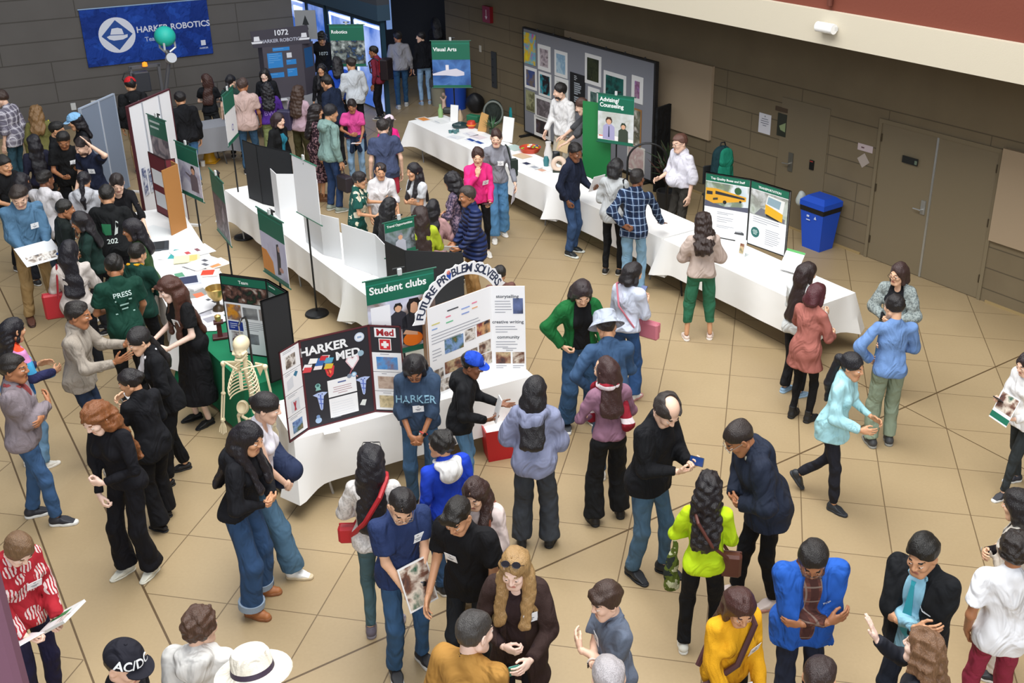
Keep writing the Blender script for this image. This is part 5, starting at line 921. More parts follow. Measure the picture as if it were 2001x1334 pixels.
# ---------------------------------------------------------------- tables and cloths
def fr2(o, ux): a = math.atan2(ux[1], ux[0]); return a
WHITE = fabric('F1F1EF', 'drape')
def table(org, ux, ln, label, clabel, wd=.76, col=None, hem=.3, group='folding tables in rows', legs='6A6C70', drop=1.):
    """folding table whose long front edge starts at org and runs along ux; the top lies on the left of ux"""
    a = math.atan2(ux[1], ux[0]); t = empty('folding_table', (org[0], org[1], 0), a, label, 'table', group)
    MB().box((ln / 2, wd / 2, .715), (ln - .02, wd - .02, .045), mat('D8D6D0', .6), None, .012).build('tabletop', t)
    lm = mat(legs, .4, .6)
    for x in (.28, ln - .28):
        mb = MB(); y0, y1 = .09, wd - .09
        for y in (y0, y1): mb.tube([(x, y, .69), (x, y, .3), (x + (.05 if x < 1 else -.05), y, .0)], .0125, lm)
        mb.tube([(x, y0, .28), (x, y1, .28)], .011, lm); mb.build('leg', t)
        mb = MB(); mb.tube([(x, wd / 2, .3), (x + (.35 if x < 1 else -.35), wd / 2, .69)], .009, lm); mb.build('brace', t)
    if clabel:
        per = []; n = 44; rr = random.Random(int(org[0] * 100))
        for k in range(n): per.append((ln * k / n, 0, 0, -1))
        for k in range(13): per.append((ln, wd * k / 13, 1, 0))
        for k in range(n): per.append((ln - ln * k / n, wd, 0, 1))
        for k in range(13): per.append((0, wd - wd * k / 13, -1, 0))
        N = len(per); vs = []; L = 7; ph = rr.uniform(0, 6)
        for j in range(L):
            f = j / (L - 1)
            for i, (x, y, nx, ny) in enumerate(per):
                d = min(x, ln - x) + min(y, wd - y); cor = math.exp(-((d / .14) ** 2)); wv = math.sin(i * .55 + ph) * .012 + math.sin(i * .21 + 2 * ph) * .012
                out = .006 + f * (.022 + wv * 1.2 + cor * .1); cx, cy = (x - ln / 2) / ln, (y - wd / 2) / wd
                ox, oy = nx * out + (math.copysign(cor * f * .06, cx) if cor > .2 else 0), ny * out + (math.copysign(cor * f * .06, cy) if cor > .2 else 0)
                vs.append((x + ox, y + oy, .748 - (.748 - hem) * f * (1 + .0 * cor) - .05 * cor * f + wv * .6 * f - .004 * (j > 0)))
        fs = [(j * N + i, j * N + (i + 1) % N, (j + 1) * N + (i + 1) % N, (j + 1) * N + i) for j in range(L - 1) for i in range(N)]
        fs = [f[::-1] for f in fs]
        c = MB().add(vs, fs, col or WHITE); c.add(vs[:N], [list(range(N))], col or WHITE); o = c.build('tablecloth', None, True); o.location = (org[0], org[1], .002); o.rotation_euler = (0, 0, a)
        tag(o, clabel, 'tablecloth', 'cloths on the folding tables')
    return t
D1 = unit((.588, -.809, 0)); A1 = V3(-3.42, 19.42, 0)
for t0, t1, lb in ((0, 2.38, 'far end by the green parasol-like art sign'), (2.4, 4.83, ''), (4.87, 7.5, ''), (7.54, 10.3, '')): pass
T1L = [('folding table of the right row farthest from view, holding ceramics', 'white cloth on the far table with ceramics at its back'), ('folding table in the right row holding prints and snacks', 'white cloth under the candy bowl and art prints'), ('folding table in the right row beneath the leaning plaid man', 'white cloth the man in plaid shirt leans on'), ('folding table with the bus boards nearest the double doors', 'white cloth under the school bus display boards')]
for (t0, t1), (a, b) in zip(((0, 2.38), (2.42, 4.83), (4.87, 7.5), (7.54, 10.25)), T1L): table(A1 + D1 * t0, D1, t1 - t0, a, b, legs='2A2B2E' if t0 > 7 else '8A8C90')
D2 = unit((.603, -.797, 0)); A2 = V3(-5.57, 15.26, 0)
for k, (a, b) in enumerate((('folding table in the middle row under the black trifold back', 'white cloth at the far end of the middle row'), ('folding table in the middle row under white trifold boards', 'white cloth under the white trifold boards'), ('folding table in the middle row behind the student clubs banner', 'white cloth at the near end of the middle row'))): table(A2 + D2 * 2.17 * k, D2, 2.14, a, b, wd=.64, legs='9A9C9E')
DF = unit((.86, .51, 0)); table(V3(-2.67, 8.19, 0), DF, 2.45, 'front folding table with the medical and problem solving boards', 'white cloth on the front table closest to the crowd', legs='B9BABC', hem=.22)
D3 = unit((.5, -.866, 0)); A3 = V3(-6.67, 14.13, 0)
table(A3, D3, 2.04, 'folding table in the left row under the cardboard trifold', 'white cloth under the laptop and cardboard trifold', legs='9A9C9E'); table(A3 + D3 * 2.07, D3, 2.04, 'folding table in the left row strewn with newspapers', 'white cloth covered by newspapers and magazines', legs='9A9C9E')
DG = unit((.64, -.77, 0)); table(V3(-4.5, 10.5, 0), DG, 1.75, 'folding table in the left row draped in green', 'green cloth hanging nearly to the floor by the skeleton', col=fabric('16704C', 'drape'), hem=.06)
table(V3(-6.9, 20.6, 0), VW, 1.5, 'small folding table holding the dark robotics trifold', 'grey cloth under the dark robotics trifold', wd=.7, col=fabric('9A9CA2', 'drape'))
table(V3(-7.55, 18.35, 0), VW, 1.2, 'small grey table beside the green and white sign', 'grey cloth on small table near the yellow cone', wd=.6, col=fabric('8E9096', 'drape'))

# ---------------------------------------------------------------- trifold boards
def piece(name, par, M, u, v, w_, h_, m, z=.002):
    mb = MB(); mb.prism([(u, v), (u + w_, v), (u + w_, v + h_), (u, v + h_)], z - .001, z, m, M); return mb.build(name, par)
def lines(par, M, u, v, w_, n, m, dy=.022, th=.006, z=.0025, seed=1, center=0):
    rr = random.Random(seed); mb = MB()
    for k in range(n):
        f = rr.uniform(.72, 1.) if k < n - 1 else rr.uniform(.35, .7); o_ = (1 - f) * w_ / 2 if center else 0
        mb.prism([(u + o_, v - k * dy), (u + o_ + w_ * f, v - k * dy), (u + o_ + w_ * f, v - k * dy + th), (u + o_, v - k * dy + th)], z - .0006, z, m, M)
    return mb.build('text_lines', par)
def head(par, M, s, u, v, size, m, z=.003, bold=.02, name='heading', align='CENTER'):
    mb = MB(); M2 = M @ np.array([[1, 0, 0, u], [0, 1, 0, v], [0, 0, 1, z], [0, 0, 0, 1.]]); lettering(mb, s, size, m, M2, bold=bold, align=align); return mb.build(name, par)
def shape(par, M, polys, name, z=.0025):
    """flat cut-out of coloured polygons: [(colour, points)]"""
    mb = MB()
    for i, (c, p) in enumerate(polys): mb.prism(p, z + i * .0005 - .0004, z + i * .0005, mat(c, .5) if isinstance(c, str) else c, M)
    return mb.build(name, par)
def circ(u, v, r, n=20, ry=None): return [(u + r * math.cos(2 * math.pi * k / n), v + (ry or r) * math.sin(2 * math.pi * k / n)) for k in range(n)]
def board(label, pts, z0, h, face, back, edge, cat='display board', tl=0., name='trifold_board', th=.006, group='trifold boards'):
    """folding board standing on a table: pts run left to right as seen from its printed side"""
    c = np.mean(pts, 0); r = empty(name, (c[0], c[1], z0), 0, label, cat, group); out = []
    for (a, b) in zip(pts, pts[1:]):
        a, b = V3(*a, 0) - V3(*c, 0), V3(*b, 0) - V3(*c, 0); w_ = np.linalg.norm(b - a); M = frame_m(a, b - a)
        mb = MB(); mb.prism([(0, 0), (w_, 0), (w_, h), (0, h)], -th, -th * .5, mat(back, .7), M); mb.prism([(0, 0), (w_, 0), (w_, h), (0, h)], -th * .5, 0, mat(face, .7), M)
        p = mb.build('panel', r)
        if edge:
            mb = MB()
            for (u, v, ww, hh) in ((0, 0, w_, .014), (0, h - .014, w_, .014), (0, 0, .012, h), (w_ - .012, 0, .012, h)): mb.prism([(u, v), (u + ww, v), (u + ww, v + hh), (u, v + hh)], -th, .003, mat(edge, .6), M)
            mb.build('frame_edge', p)
        out.append((p, M, w_))
    return r, out
def PM(*c, sc=9., seed=1): return photomat(c, sc, seed)
GRN, WHT, TXTM = '14664E', 'F2F3F5', mat('8A8E98', .6)
PH = [PM('1D2630', '6E4A3A', 'D8CDBE', '2C5A46', seed=1), PM('23262E', '8A7C70', 'E4E0DA', '4A3A34', seed=2, sc=14), PM('2A4A8A', '7EA0D0', '3A5A34', 'B07A58', seed=3), PM('3A1E24', '8A3A3A', 'D0A070', '2A2230', seed=4), PM('4A5A40', 'C8B08A', '7A4A3A', '20222A', seed=5)]
# school transport display: two black-framed panels
r, p = board('black framed school bus display board on the right table', [(1.56, 13.49), (2.13, 13.18), (2.56, 12.70)], .752, .9, WHT, '1B1C1E', '151617', th=.03)
P0, M0, w0 = p[0]; P1, M1, w1 = p[1]
piece('header', P0, M0, .014, .79, w0 - .028, .097, mat(GRN, .5)); head(P0, M0, 'Top Quality Buses and Staff', w0 / 2, .835, .043, mat('F4F6F4', .5))
ph = piece('photo', P0, M0, .014, .43, w0 - .028, .35, PM('BFD0D8', 'D8DEE2', '7A8A70', '6E7078', sc=4))
shape(ph, M0, [('55586A', [(.014, .43), (w0 - .014, .43), (w0 - .014, .5), (.3, .46), (.014, .52)]), ('D9A02C', [(.02, .52), (.14, .485), (w0 - .05, .58), (w0 - .05, .64), (.16, .70), (.02, .69)]), ('2A2C34', [(.16, .62), (w0 - .07, .6), (w0 - .07, .625), (.16, .665)]), ('2A2C34', [(.035, .60), (.12, .605), (.12, .65), (.035, .65)]), ('3A3A30', [(.13, .53), (.2, .545), (.2, .575), (.13, .56)]), ('1B1B1E', circ(.3, .525, .026)), ('1B1B1E', circ(.52, .565, .017)), ('2E5A3A', circ(.48, .71, .05))], 'bus_picture')
lines(P0, M0, .2, .37, .3, 2, TXTM, seed=3); lines(P0, M0, .2, .3, .3, 3, TXTM, seed=4, dy=.03); lines(P0, M0, .2, .18, .28, 2, TXTM, seed=5); shape(P0, M0, [('3A3C40', [(.46, .1), (.6, .1), (.6, .13), (.56, .15), (.48, .14)]), ('C8CCD0', [(.48, .13), (.57, .135), (.56, .145), (.49, .14)])], 'small_bus_picture')
piece('header', P1, M1, .014, .79, w1 - .028, .097, mat(GRN, .5)); head(P1, M1, 'TRANSPORTATION', w1 / 2, .83, .043, mat('F4F6F4', .5))
ph = piece('photo', P1, M1, .014, .44, w1 - .028, .34, PM('6A7A3A', 'B8C0B8', '8A8C84', 'D8DADC', sc=4, seed=9))
shape(ph, M1, [('6E7078', [(.1, .45), (.6, .44), (.6, .5), (.2, .56)]), ('E0E2E0', [(.26, .56), (.55, .5), (.58, .74), (.3, .76)]), ('8AA4B0', [(.29, .64), (.5, .61), (.52, .72), (.31, .74)]), ('E0AC20', [(.27, .5), (.56, .45), (.56, .56), (.27, .63)]), ('1E1E20', [(.29, .47), (.5, .44), (.5, .46), (.29, .5)])], 'bus_front_picture')
lines(P1, M1, .08, .41, .46, 3, TXTM, seed=6, dy=.03); lines(P1, M1, .3, .28, .28, 8, TXTM, seed=7, dy=.028); shape(P1, M1, [('14605A', circ(.13, .2, .072))], 'round_badge'); lines(P1, M1, .085, .225, .09, 4, mat('D8ECE6', .5), seed=8, dy=.018, z=.0035, center=1)
# medical club trifold
r, p = board('black medical club trifold with maroon edges on front table', [(-2.69, 8.13), (-2.575, 8.36), (-2.02, 8.69), (-1.72, 8.67)], .752, .92, '26252C', '2A1A1E', '5A2028')
(Pa, Ma, wa), (Pb, Mb_, wb), (Pc, Mc, wc) = p
for i in range(4):
    sh = piece('paper_sheet', Pa, Ma, .012, .03 + i * .22, wa - .024, .215, mat(WHT, .6)); lines(sh, Ma, .04, .225 + i * .22, wa - .1, 2, TXTM, seed=i + 20, dy=.014, th=.004)
    if i in (0, 3): piece('photo', sh, Ma, .06, .06 + i * .22, wa * .5, .12, PH[1 if i else 2], .004)
    elif i == 2: shape(sh, Ma, [('D8DCE2', [(.05, .5), (.13, .52), (.13, .63), (.05, .6)]), ('3A7A9A', [(.14, .63), (.17, .6), (.2, .64), (.17, .66)])], 'clip_art')
    else: shape(sh, Ma, [('D8DCE2', [(.07, .27), (.18, .27), (.18, .39), (.07, .39)]), ('B0283A', [(.12, .28), (.135, .28), (.115, .37), (.1, .37)]), ('B0283A', [(.12, .28), (.105, .28), (.125, .37), (.14, .37)])], 'ribbon_picture')
head(Pb, Mb_, 'HARKER', .21, .79, .118, mat('F0F2F4', .5), bold=.035); head(Pb, Mb_, 'MED', .43, .675, .115, mat('F0F2F4', .5), bold=.035)
shape(Pb, Mb_, [('C9D6E8', circ(.55, .82, .047)), ('E8EEF4', circ(.55, .82, .036)), ('9AB0D0', [(.53, .81), (.57, .81), (.57, .83), (.53, .83)])], 'round_sticker')
mbk = []; rr = random.Random(5)
for c in ('4A8AC8', 'E8E4E0', 'C8303A', 'F0F2F4', '5AA8C8', 'E0C040', 'F2E8E8', '3A6AB0', 'D84A50', 'F4F4F2'):
    x, y = rr.uniform(.04, .26), rr.uniform(.59, .70); mbk.append((c, [(x - .045, y - .02), (x + .03, y - .03), (x + .05, y + .015), (x - .02, y + .03)]))
shape(Pb, Mb_, mbk, 'sticker_collage')
shape(Pb, Mb_, [('5A8AC0', circ(.24, 0.615, .035)), ('D83A40', [(.2, 0.600), (.22, 0.510), (.25, 0.480), (.28, 0.510), (.295, 0.590), (.26, 0.625), (.22, 0.625)]), ('F08A50', circ(.245, 0.540, .018)), ('8A2A30', [(.22, 0.600), (.23, 0.600), (.25, 0.510), (.24, 0.510)])], 'heart_picture')
shape(Pb, Mb_, [('E8C8CE', [(.40, 0.605), (.42, 0.645), (.45, 0.645), (.47, 0.625), (.5, 0.655), (.53, 0.635), (.53, 0.595), (.46, 0.505)]), ('F4F4F6', [(.415, 0.605), (.43, 0.633), (.45, 0.630), (.47, 0.610), (.495, 0.640), (.515, 0.625), (.515, 0.600), (.46, 0.525)]), ('9AB8C8', circ(.55, 0.655, .03)), ('A85A68', [(.455, 0.525), (.465, 0.525), (.43, 0.455), (.42, 0.460)]), ('8A96A8', circ(.425, 0.450, .022))], 'stethoscope_picture')
for u, v in ((.14, .28), (.55, .33)): shape(Pb, Mb_, [('B8C8F0', [(u - .07, v + .06), (u - .02, v + .075), (u + .02, v + .075), (u + .07, v + .06), (u + .03, v + .03), (u + .012, v - .1), (u, v - .115), (u - .012, v - .1), (u - .03, v + .03)]), ('5A72C8', [(u - .006, v + .05), (u + .006, v + .05), (u + .003, v - .1), (u - .003, v - .1)]), ('5A72C8', [(u - .028, v + .02), (u + .026, v + .0), (u + .024, v - .01), (u - .026, v + .01)]), ('5A72C8', [(u - .02, v - .03), (u + .02, v - .045), (u + .018, v - .055), (u - .018, v - .04)]), ('24346A', circ(u - .016, v + .055, .006, 8)), ('24346A', circ(u + .016, v + .055, .006, 8))], 'winged_staff_picture')
shape(Pb, Mb_, [('8AC0B8', circ(.125, .425, .025)), ('3A6A6A', circ(.125, .43, .014)), ('8AC0B8', [(.1, .38), (.15, .38), (.14, .41), (.11, .41)])], 'sticker'); shape(Pb, Mb_, [('A8C4E4', circ(.1, .07, .03)), ('7A98C4', circ(.1, .11, .018))], 'sticker'); shape(Pb, Mb_, [('E0E4E0', [(.5, .12), (.55, .1), (.57, .16), (.53, .17)])], 'sticker')
for v, h_ in ((.275, .175), (.06, .2)):
    sh = piece('paper_sheet', Pb, Mb_, .215, v, .27, h_, mat(WHT, .6))
    if v > .2: lines(sh, Mb_, .26, v + h_ - .045, .18, 1, mat('5A6A9A', .6), th=.014, seed=3, center=1); lines(sh, Mb_, .24, v + h_ - .085, .22, 4, mat('B08A90', .6), seed=4, center=1)
    else: lines(sh, Mb_, .235, v + h_ - .05, .22, 7, mat('CFD4DC', .6), seed=5, dy=.026, th=.003)
shape(Pb, Mb_, [('8AB4D8', circ(.47, 0.455, .026)), ('DCEAF4', circ(.47, 0.455, .016)), ('C88A80', [(.485, 0.435), (.5, 0.420), (.508, 0.428), (.493, 0.443)])], 'magnifier_picture')
piece('title_card', Pc, Mc, .05, .8, .2, .095, mat(WHT, .6)); head(Pc, Mc, 'Med', .15, .845, .095, mat('A8242C', .5), bold=.03)
shape(Pc, Mc, [('F4F0EE', [(.085, .665), (.2, .665), (.2, .785), (.085, .785)]), ('D42A34', [(.093, .673), (.192, .673), (.192, .777), (.093, .777)]), ('F6F6F4', [(.128, .69), (.157, .69), (.157, .76), (.128, .76)]), ('F6F6F4', [(.108, .71), (.177, .71), (.177, .74), (.108, .74)])], 'red_cross_picture')
for i, (v, k) in enumerate(((.03, 4), (.235, 3), (.44, 2))):
    sh = piece('paper_sheet', Pc, Mc, .012, v, wc - .024, .2, mat(WHT, .6)); lines(sh, Mc, .09, v + .18, .12, 1, TXTM, seed=i); piece('photo', sh, Mc, .05, v + .025, .2, .13, (PM('2A6AB0', '5A9AD8', '8A5A44', seed=8), PM('A88A7A', 'C8B4A4', '8A6A5A', seed=9), PM('8A7A5A', 'D8C8A0', '3A3A30', seed=10))[2 - i], .004)
# problem solvers trifold with an arched title
r, p = board('white trifold board with arched lettering on top at front table', [(-1.615, 9.2), (-1.53, 8.94), (-.965, 9.5), (-.63, 9.51)], .752, .96, WHT, '9A7450', None, th=.012)
(Pa, Ma, wa), (Pb, Mb_, wb), (Pc, Mc, wc) = p
def arc_title(par, M, u, v, R, wid, s, a0, a1):
    mb = MB(); n = 40; out = []; inn = []
    for k in range(n + 1):
        a = a0 + (a1 - a0) * k / n; wob = .012 * math.cos(k * 2.2); out.append((u + (R + wid + wob) * math.cos(a), v + (R + wid + wob) * math.sin(a))); inn.append((u + (R - .01) * math.cos(a), v + (R - .01) * math.sin(a)))
    for k in range(n): mb.prism([out[k], out[k + 1], inn[k + 1], inn[k]][::-1], -.006, .002, mat(WHT, .6), M)
    o = mb.build('arch', par); mb = MB(); wts = [1.25 if c in 'MW' else .6 if c == ' ' else .55 if c == 'I' else 1. for c in s]; tot = sum(wts); acc = 0
    for c, q in zip(s, wts):
        a = a0 + (a1 - a0) * (.03 + .94 * (acc + q / 2) / tot); acc += q
        if c == ' ': continue
        ca, sa = math.cos(a - math.pi / 2), math.sin(a - math.pi / 2); rr_ = R + wid * .46
        L = np.array([[ca, -sa, 0, u + rr_ * math.cos(a)], [sa, ca, 0, v + rr_ * math.sin(a)], [0, 0, 1, .004], [0, 0, 0, 1]])
        if c == '*':
            for cc, pl in (('1F4FB0', [(-.028, .01), (0, -.05), (.03, .01), (.02, .03), (-.02, .03)]), ('E89080', circ(.004, .032, .022))): mb.prism(pl, 0, .0005, mat(cc, .5), M @ L)
        else: lettering(mb, c, .118, mat('2A3550', .5), M @ L, bold=.02)
    mb.build('arched_lettering', o)
Pa.data.materials[1] = mat('9A7450', .7); arc_title(Pb, Mb_, .43, .72, .47, .115, 'FUTURE PR*BLEM SOLVERS', math.radians(168), math.radians(22))
lines(Pb, Mb_, .25, .86, .34, 1, mat('4A4C54', .5), th=.014, seed=1)
for k, (u, v, c) in enumerate(((.06, .77, 'D8D080'), (.23, .80, 'E87A90'), (.42, .825, '90A8E0'), (.55, .845, 'E880A0'), (.06, .72, '8AA8D8'), (.23, .74, '6AC090'), (.42, .77, '8AA0D8'), (.55, .79, 'E8B080'))): lines(Pb, Mb_, u, v, .15, 1, mat(c, .5), th=.013, seed=k)
lines(Pb, Mb_, .05, .67, .68, 4, TXTM, seed=11, dy=.032); lines(Pb, Mb_, .05, .5, .12, 4, TXTM, seed=12, dy=.035)
for u, v, w_, h_, k in ((.2, .42, .23, .15, 2), (.45, .46, .13, .13, 1), (.6, .47, .17, .14, 3), (.02, .17, .15, .12, 1), (.19, .2, .23, .13, 4), (.45, .23, .15, .13, 1), (.62, .26, .15, .13, 0), (.02, .03, .22, .13, 1), (.27, .05, .18, .13, 2), (.48, .08, .14, .13, 1), (.64, .12, .14, .13, 0)): piece('photo', Pb, Mb_, u, v, w_, h_, PH[k])
for s_, v, n_ in (('storytelling', .85, 5), ('creative writing', .57, 3), ('community', .40, 3)):
    head(Pc, Mc, s_, wc * .48, v, .05, mat('3A3F4C', .5), bold=.012); lines(Pc, Mc, .035, v - .055, .17 if n_ == 5 else .25, n_, TXTM, seed=n_, dy=.03)
piece('photo', Pc, Mc, .215, .66, .1, .17, PM('6A7AA8', '5A6890', '23242C', seed=14)); piece('photo', Pc, Mc, .03, .1, .15, .13, PH[4]); piece('photo', Pc, Mc, .2, .1, .12, .13, PH[0]); lines(Pc, Mc, .08, .27, .18, 2, TXTM, seed=4, center=1); lines(Pc, Mc, .03, .07, .12, 2, TXTM, seed=5); lines(Pc, Mc, .2, .07, .12, 2, TXTM, seed=6)
# team trifold on the green table
r, p = board('black framed team trifold on the green cloth table', [(-3.79, 9.9), (-3.27, 9.76), (-2.98, 9.46), (-3.18, 9.24)], .752, .9, '1E1F24', '1A1B1E', '141517', th=.02)
(Pa, Ma, wa), (Pb, Mb_, wb), (Pc, Mc, wc) = p
piece('header', Pa, Ma, .013, .79, wa - .026, .09, mat(GRN, .5)); head(Pa, Ma, 'Team', wa / 2, .83, .05, mat('E8F0EC', .5)); piece('photo', Pa, Ma, .013, .6, wa - .026, .18, PM('2A4A34', '15171C', '6A4A40', 'C8C0B8', sc=11))
piece('paper_sheet', Pa, Ma, .013, .015, wa - .026, .575, mat('E4E6EA', .6)); piece('photo', Pa, Ma, .03, .39, .17, .18, PM('C87A20', 'E09A30', '8A6A5A', 'D8C8C0', seed=21)); piece('photo', Pa, Ma, .22, .42, .17, .13, PM('3A3C44', '8A8C90', 'C8C8C4', seed=22)); piece('photo', Pa, Ma, .41, .42, .1, .13, PM('C88A40', '8A6A5A', seed=23)); piece('blue_panel', Pa, Ma, .03, .27, .17, .105, mat('28409A', .5)); lines(Pa, Ma, .05, .345, .11, 3, mat('D8E0F0', .5), seed=4, z=.004); lines(Pa, Ma, .22, .38, .26, 5, TXTM, seed=5); piece('photo', Pa, Ma, .05, .03, .14, .23, PM('1E1E24', '5A2A2A', 'D8DADC', seed=24)); piece('photo', Pa, Ma, .24, .13, .13, .12, PM('4A5A7A', '2A2C3A', 'A8B0C0', seed=25))
piece('header', Pb, Mb_, .013, .79, wb - .026, .09, mat(GRN, .5)); piece('photo', Pb, Mb_, .013, .5, wb - .026, .28, PM('4A5450', 'A8B0AC', '23262A', seed=26)); lines(Pb, Mb_, .05, .84, wb - .1, 1, mat('D8E8E0', .5), th=.012)
# blank boards seen from behind
r, p = board('black trifold seen from behind at the far end of middle row', [(-4.24, 14.36), (-4.82, 14.63), (-5.07, 14.93)][::-1] and [(-4.22, 14.3), (-4.8, 14.62), (-5.08, 14.88)], .752, .9, '1F2226', '1F2226', '2A2D30', th=.008)
piece('white_label', p[0][0], p[0][1], .25, .03, .15, .02, mat('9A9CA0', .6), -.0085 + .0) if 0 else None
r, p = board('black trifold back in front of the travel banner', [(-1.42, 10.98), (-2.08, 11.04), (-2.36, 11.33)], .752, .72, '1B1C1F', '1B1C1F', None, th=.008)
for pts, lb in (([(-3.72, 13.7), (-3.98, 13.95), (-4.35, 13.95), (-4.5, 14.2)], 'white trifold with small red picture beside the black trifold'), ([(-3.17, 12.5), (-3.44, 12.65), (-3.78, 13.1)], 'white trifold behind the tall black stand pole'), ([(-2.36, 11.5), (-2.6, 11.95), (-3.1, 12.33)], 'wide white trifold nearest the floral dress')):
    r, p = board(lb, pts, .752, .68 if 'red' in lb else .56, WHT, 'E2E4E6', None, th=.008)
    if 'red' in lb: piece('photo', p[0][0], p[0][1], .08, .5, .09, .07, PM('8A4A44', 'C89A90', seed=30), -.0086)
r, p = board('brown cardboard trifold standing on the left white table', [(-5.72, 13.62), (-5.6, 13.27), (-5.5, 13.2)][::1] and [(-5.66, 13.3), (-5.56, 13.6), (-5.7, 13.75)], .752, .92, 'A8743C', 'A8743C', None, th=.01)
r, p = board('maroon trifold with white sheets behind the cardboard trifold', [(-6.22, 14.25), (-5.84, 13.87), (-5.72, 13.93)], .752, .9, '6A1E2A', '501820', '3A1218', th=.008)
for q in p: piece('paper_sheet', q[0], q[1], .04, .45, q[2] - .08, .22, mat(WHT, .6)); piece('paper_sheet', q[0], q[1], .04, .12, q[2] - .08, .22, mat('D8DCE0', .6))
# robotics trifold
r, p = board('dark robotics trifold with white number header near back wall', [(-6.72, 21.28), (-6.55, 21.02), (-5.86, 21.42), (-5.72, 21.75)], .752, 1.05, '4A4650', '2A2A30', None, th=.008)
Pb, Mb_, wb = p[1]
mb = MB(); mb.prism([(-.17, 1.05), (wb + .17, 1.05), (wb + .15, 1.42), (-.2, 1.38)], -.008, .001, mat('3E3B46', .7), Mb_); hd_ = mb.build('header_panel', r); head(hd_, Mb_, '1072', wb / 2, 1.31, .15, mat('E8ECF4', .5), bold=.02); head(hd_, Mb_, 'HARKER ROBOTICS', wb / 2, 1.16, .095, mat('B8BCCC', .5))
for u in (-.09, wb + .06): shape(hd_, Mb_, [('E4E6EC', [(u - .1, 1.13), (u + .1, 1.13), (u + .11, 1.17), (u - .11, 1.17)]), ('E4E6EC', [(u - .06, 1.18), (u + .06, 1.18), (u + .05, 1.27), (u - .05, 1.27)])], 'hat_mark', .004)
for u, v, w_, h_ in ((.08, .62, .3, .3), (.45, .66, .2, .1), (.45, .42, .2, .16), (.1, .42, .28, .1), (.2, .95, .34, .07)): sh = piece('blue_sheet', Pb, Mb_, u, v, w_, h_, mat('2E86D0', .5)); lines(sh, Mb_, u + .02, v + h_ - .03, w_ - .04, max(1, int(h_ / .06)), mat('8AC4F0', .5), z=.004, dy=.04, seed=int(u * 100))
piece('white_sheet', Pb, Mb_, .47, .8, .1, .1, mat('D8DCE4', .6)); piece('blue_sheet', p[2][0], p[2][1], .05, .55, p[2][2] - .1, .4, mat('245A90', .5))

# ---------------------------------------------------------------- banners on stands
def banner(label, c, ang, zb, title, photo, title2=None, w_=.61, h_=.76, back=0, pole=None, size=.1, zsub=.72, stand=1, foot=1, poleh=None, align='LEFT'):
    """a printed banner between two bars, clipped to a stand with a round foot"""
    ux = V3(math.cos(math.radians(ang)), math.sin(math.radians(ang)), 0); out = np.cross(ux, (0, 0, 1)); b = V3(c[0], c[1], 0)
    pb = V3(*pole, 0) if pole else b - out * .03
    r = empty('banner_stand', (pb[0], pb[1], 0), 0, label, 'sign', 'printed banners on stands'); M = frame_m(b - pb - ux * w_ / 2 + V3(0, 0, zb), ux)
    mb = MB(); mb.prism([(0, 0), (w_, 0), (w_, h_), (0, h_)], -.003, 0, mat('EDEEF0', .6), M); sh = mb.build('banner_sheet', r)
    if not back:
        piece('banner_header', sh, M, 0, h_ * zsub, w_, h_ * (1 - zsub), mat(GRN, .5)); piece('header_stripe', sh, M, 0, h_ * .93, w_, .012, mat('1E8068', .5), .003)
        if photo is not None: piece('photo', sh, M, 0, .05, w_, h_ * zsub - .05, photo)
        piece('banner_footer', sh, M, 0, 0, w_, .05, mat(GRN, .5), .003)
        for i, t in enumerate((title or '').split('\n')):
            if t: head(sh, M, t, .03 if align == 'LEFT' else w_ / 2, h_ * (zsub + .15 * (1 - zsub) / .28) - i * size * .95 + (size * .45 if '\n' in title else 0), size, mat('F2F6F4', .5), align=align, bold=.025)
    mt = mat('1D1F21', .4, .3)
    for v in (h_, 0): MB().tube([(M @ np.array((-.03, v, 0, 1)))[:3], (M @ np.array((w_ + .03, v, 0, 1)))[:3]], .008, mat('1F5A48' if not back else '1F6A50', .4)).build('banner_bar', r)
    MB().box((M @ np.array((w_ / 2, h_ + .03, .0, 1)))[:3], (.045, .025, .07), mat('D8DCDC', .2, alpha=.75), rotz(math.radians(ang)), .006).build('clip', r)
    if stand:
        zt = poleh or zb + h_ + .04; MB().tube([(0, 0, .02), (0, 0, zt)], .0125, mt).build('pole', r); d = (b - pb)
        MB().tube([(0, 0, zt), tuple(d + V3(0, 0, zt))], .009, mt).build('bracket', r); MB().tube([tuple(-ux * .06 + V3(0, 0, zt)), tuple(ux * .06 + V3(0, 0, zt))], .011, mt).build('crossbar', r)
        MB().tube([tuple(-ux * .06 + V3(0, 0, zb + .02)), tuple(ux * .06 + V3(0, 0, zb + .02))], .009, mt).build('lower_bracket', r)
        if foot: MB().lathe([(.001, 0), (.15, 0), (.155, .012), (.145, .03), (.06, .042), (.02, .05), (.001, .05)], mt, n=28).build('round_base', r, True)
    return r, sh, M
def person_pic(par, M, u, v, k, shirt, skin='D8A888', hair='1E1A1A', extra=()):
    return shape(par, M, [(hair, circ(u, v + .1 * k, .05 * k, 14)), (shirt, [(u - .09 * k, v - .16 * k), (u + .09 * k, v - .16 * k), (u + .085 * k, v + .02 * k), (u + .03 * k, v + .06 * k), (u - .03 * k, v + .06 * k), (u - .085 * k, v + .02 * k)]), (skin, circ(u, v + .09 * k, .037 * k, 14, .045 * k)), (hair, [(u - .045 * k, v + .1 * k), (u - .03 * k, v + .15 * k), (u + .03 * k, v + .15 * k), (u + .045 * k, v + .1 * k), (u, v + .125 * k)])] + list(extra), 'printed_figure', .004)
LP = PM('C8CCDC', 'DADCE8', 'A8A8C0', 'E4E6F0', sc=3)
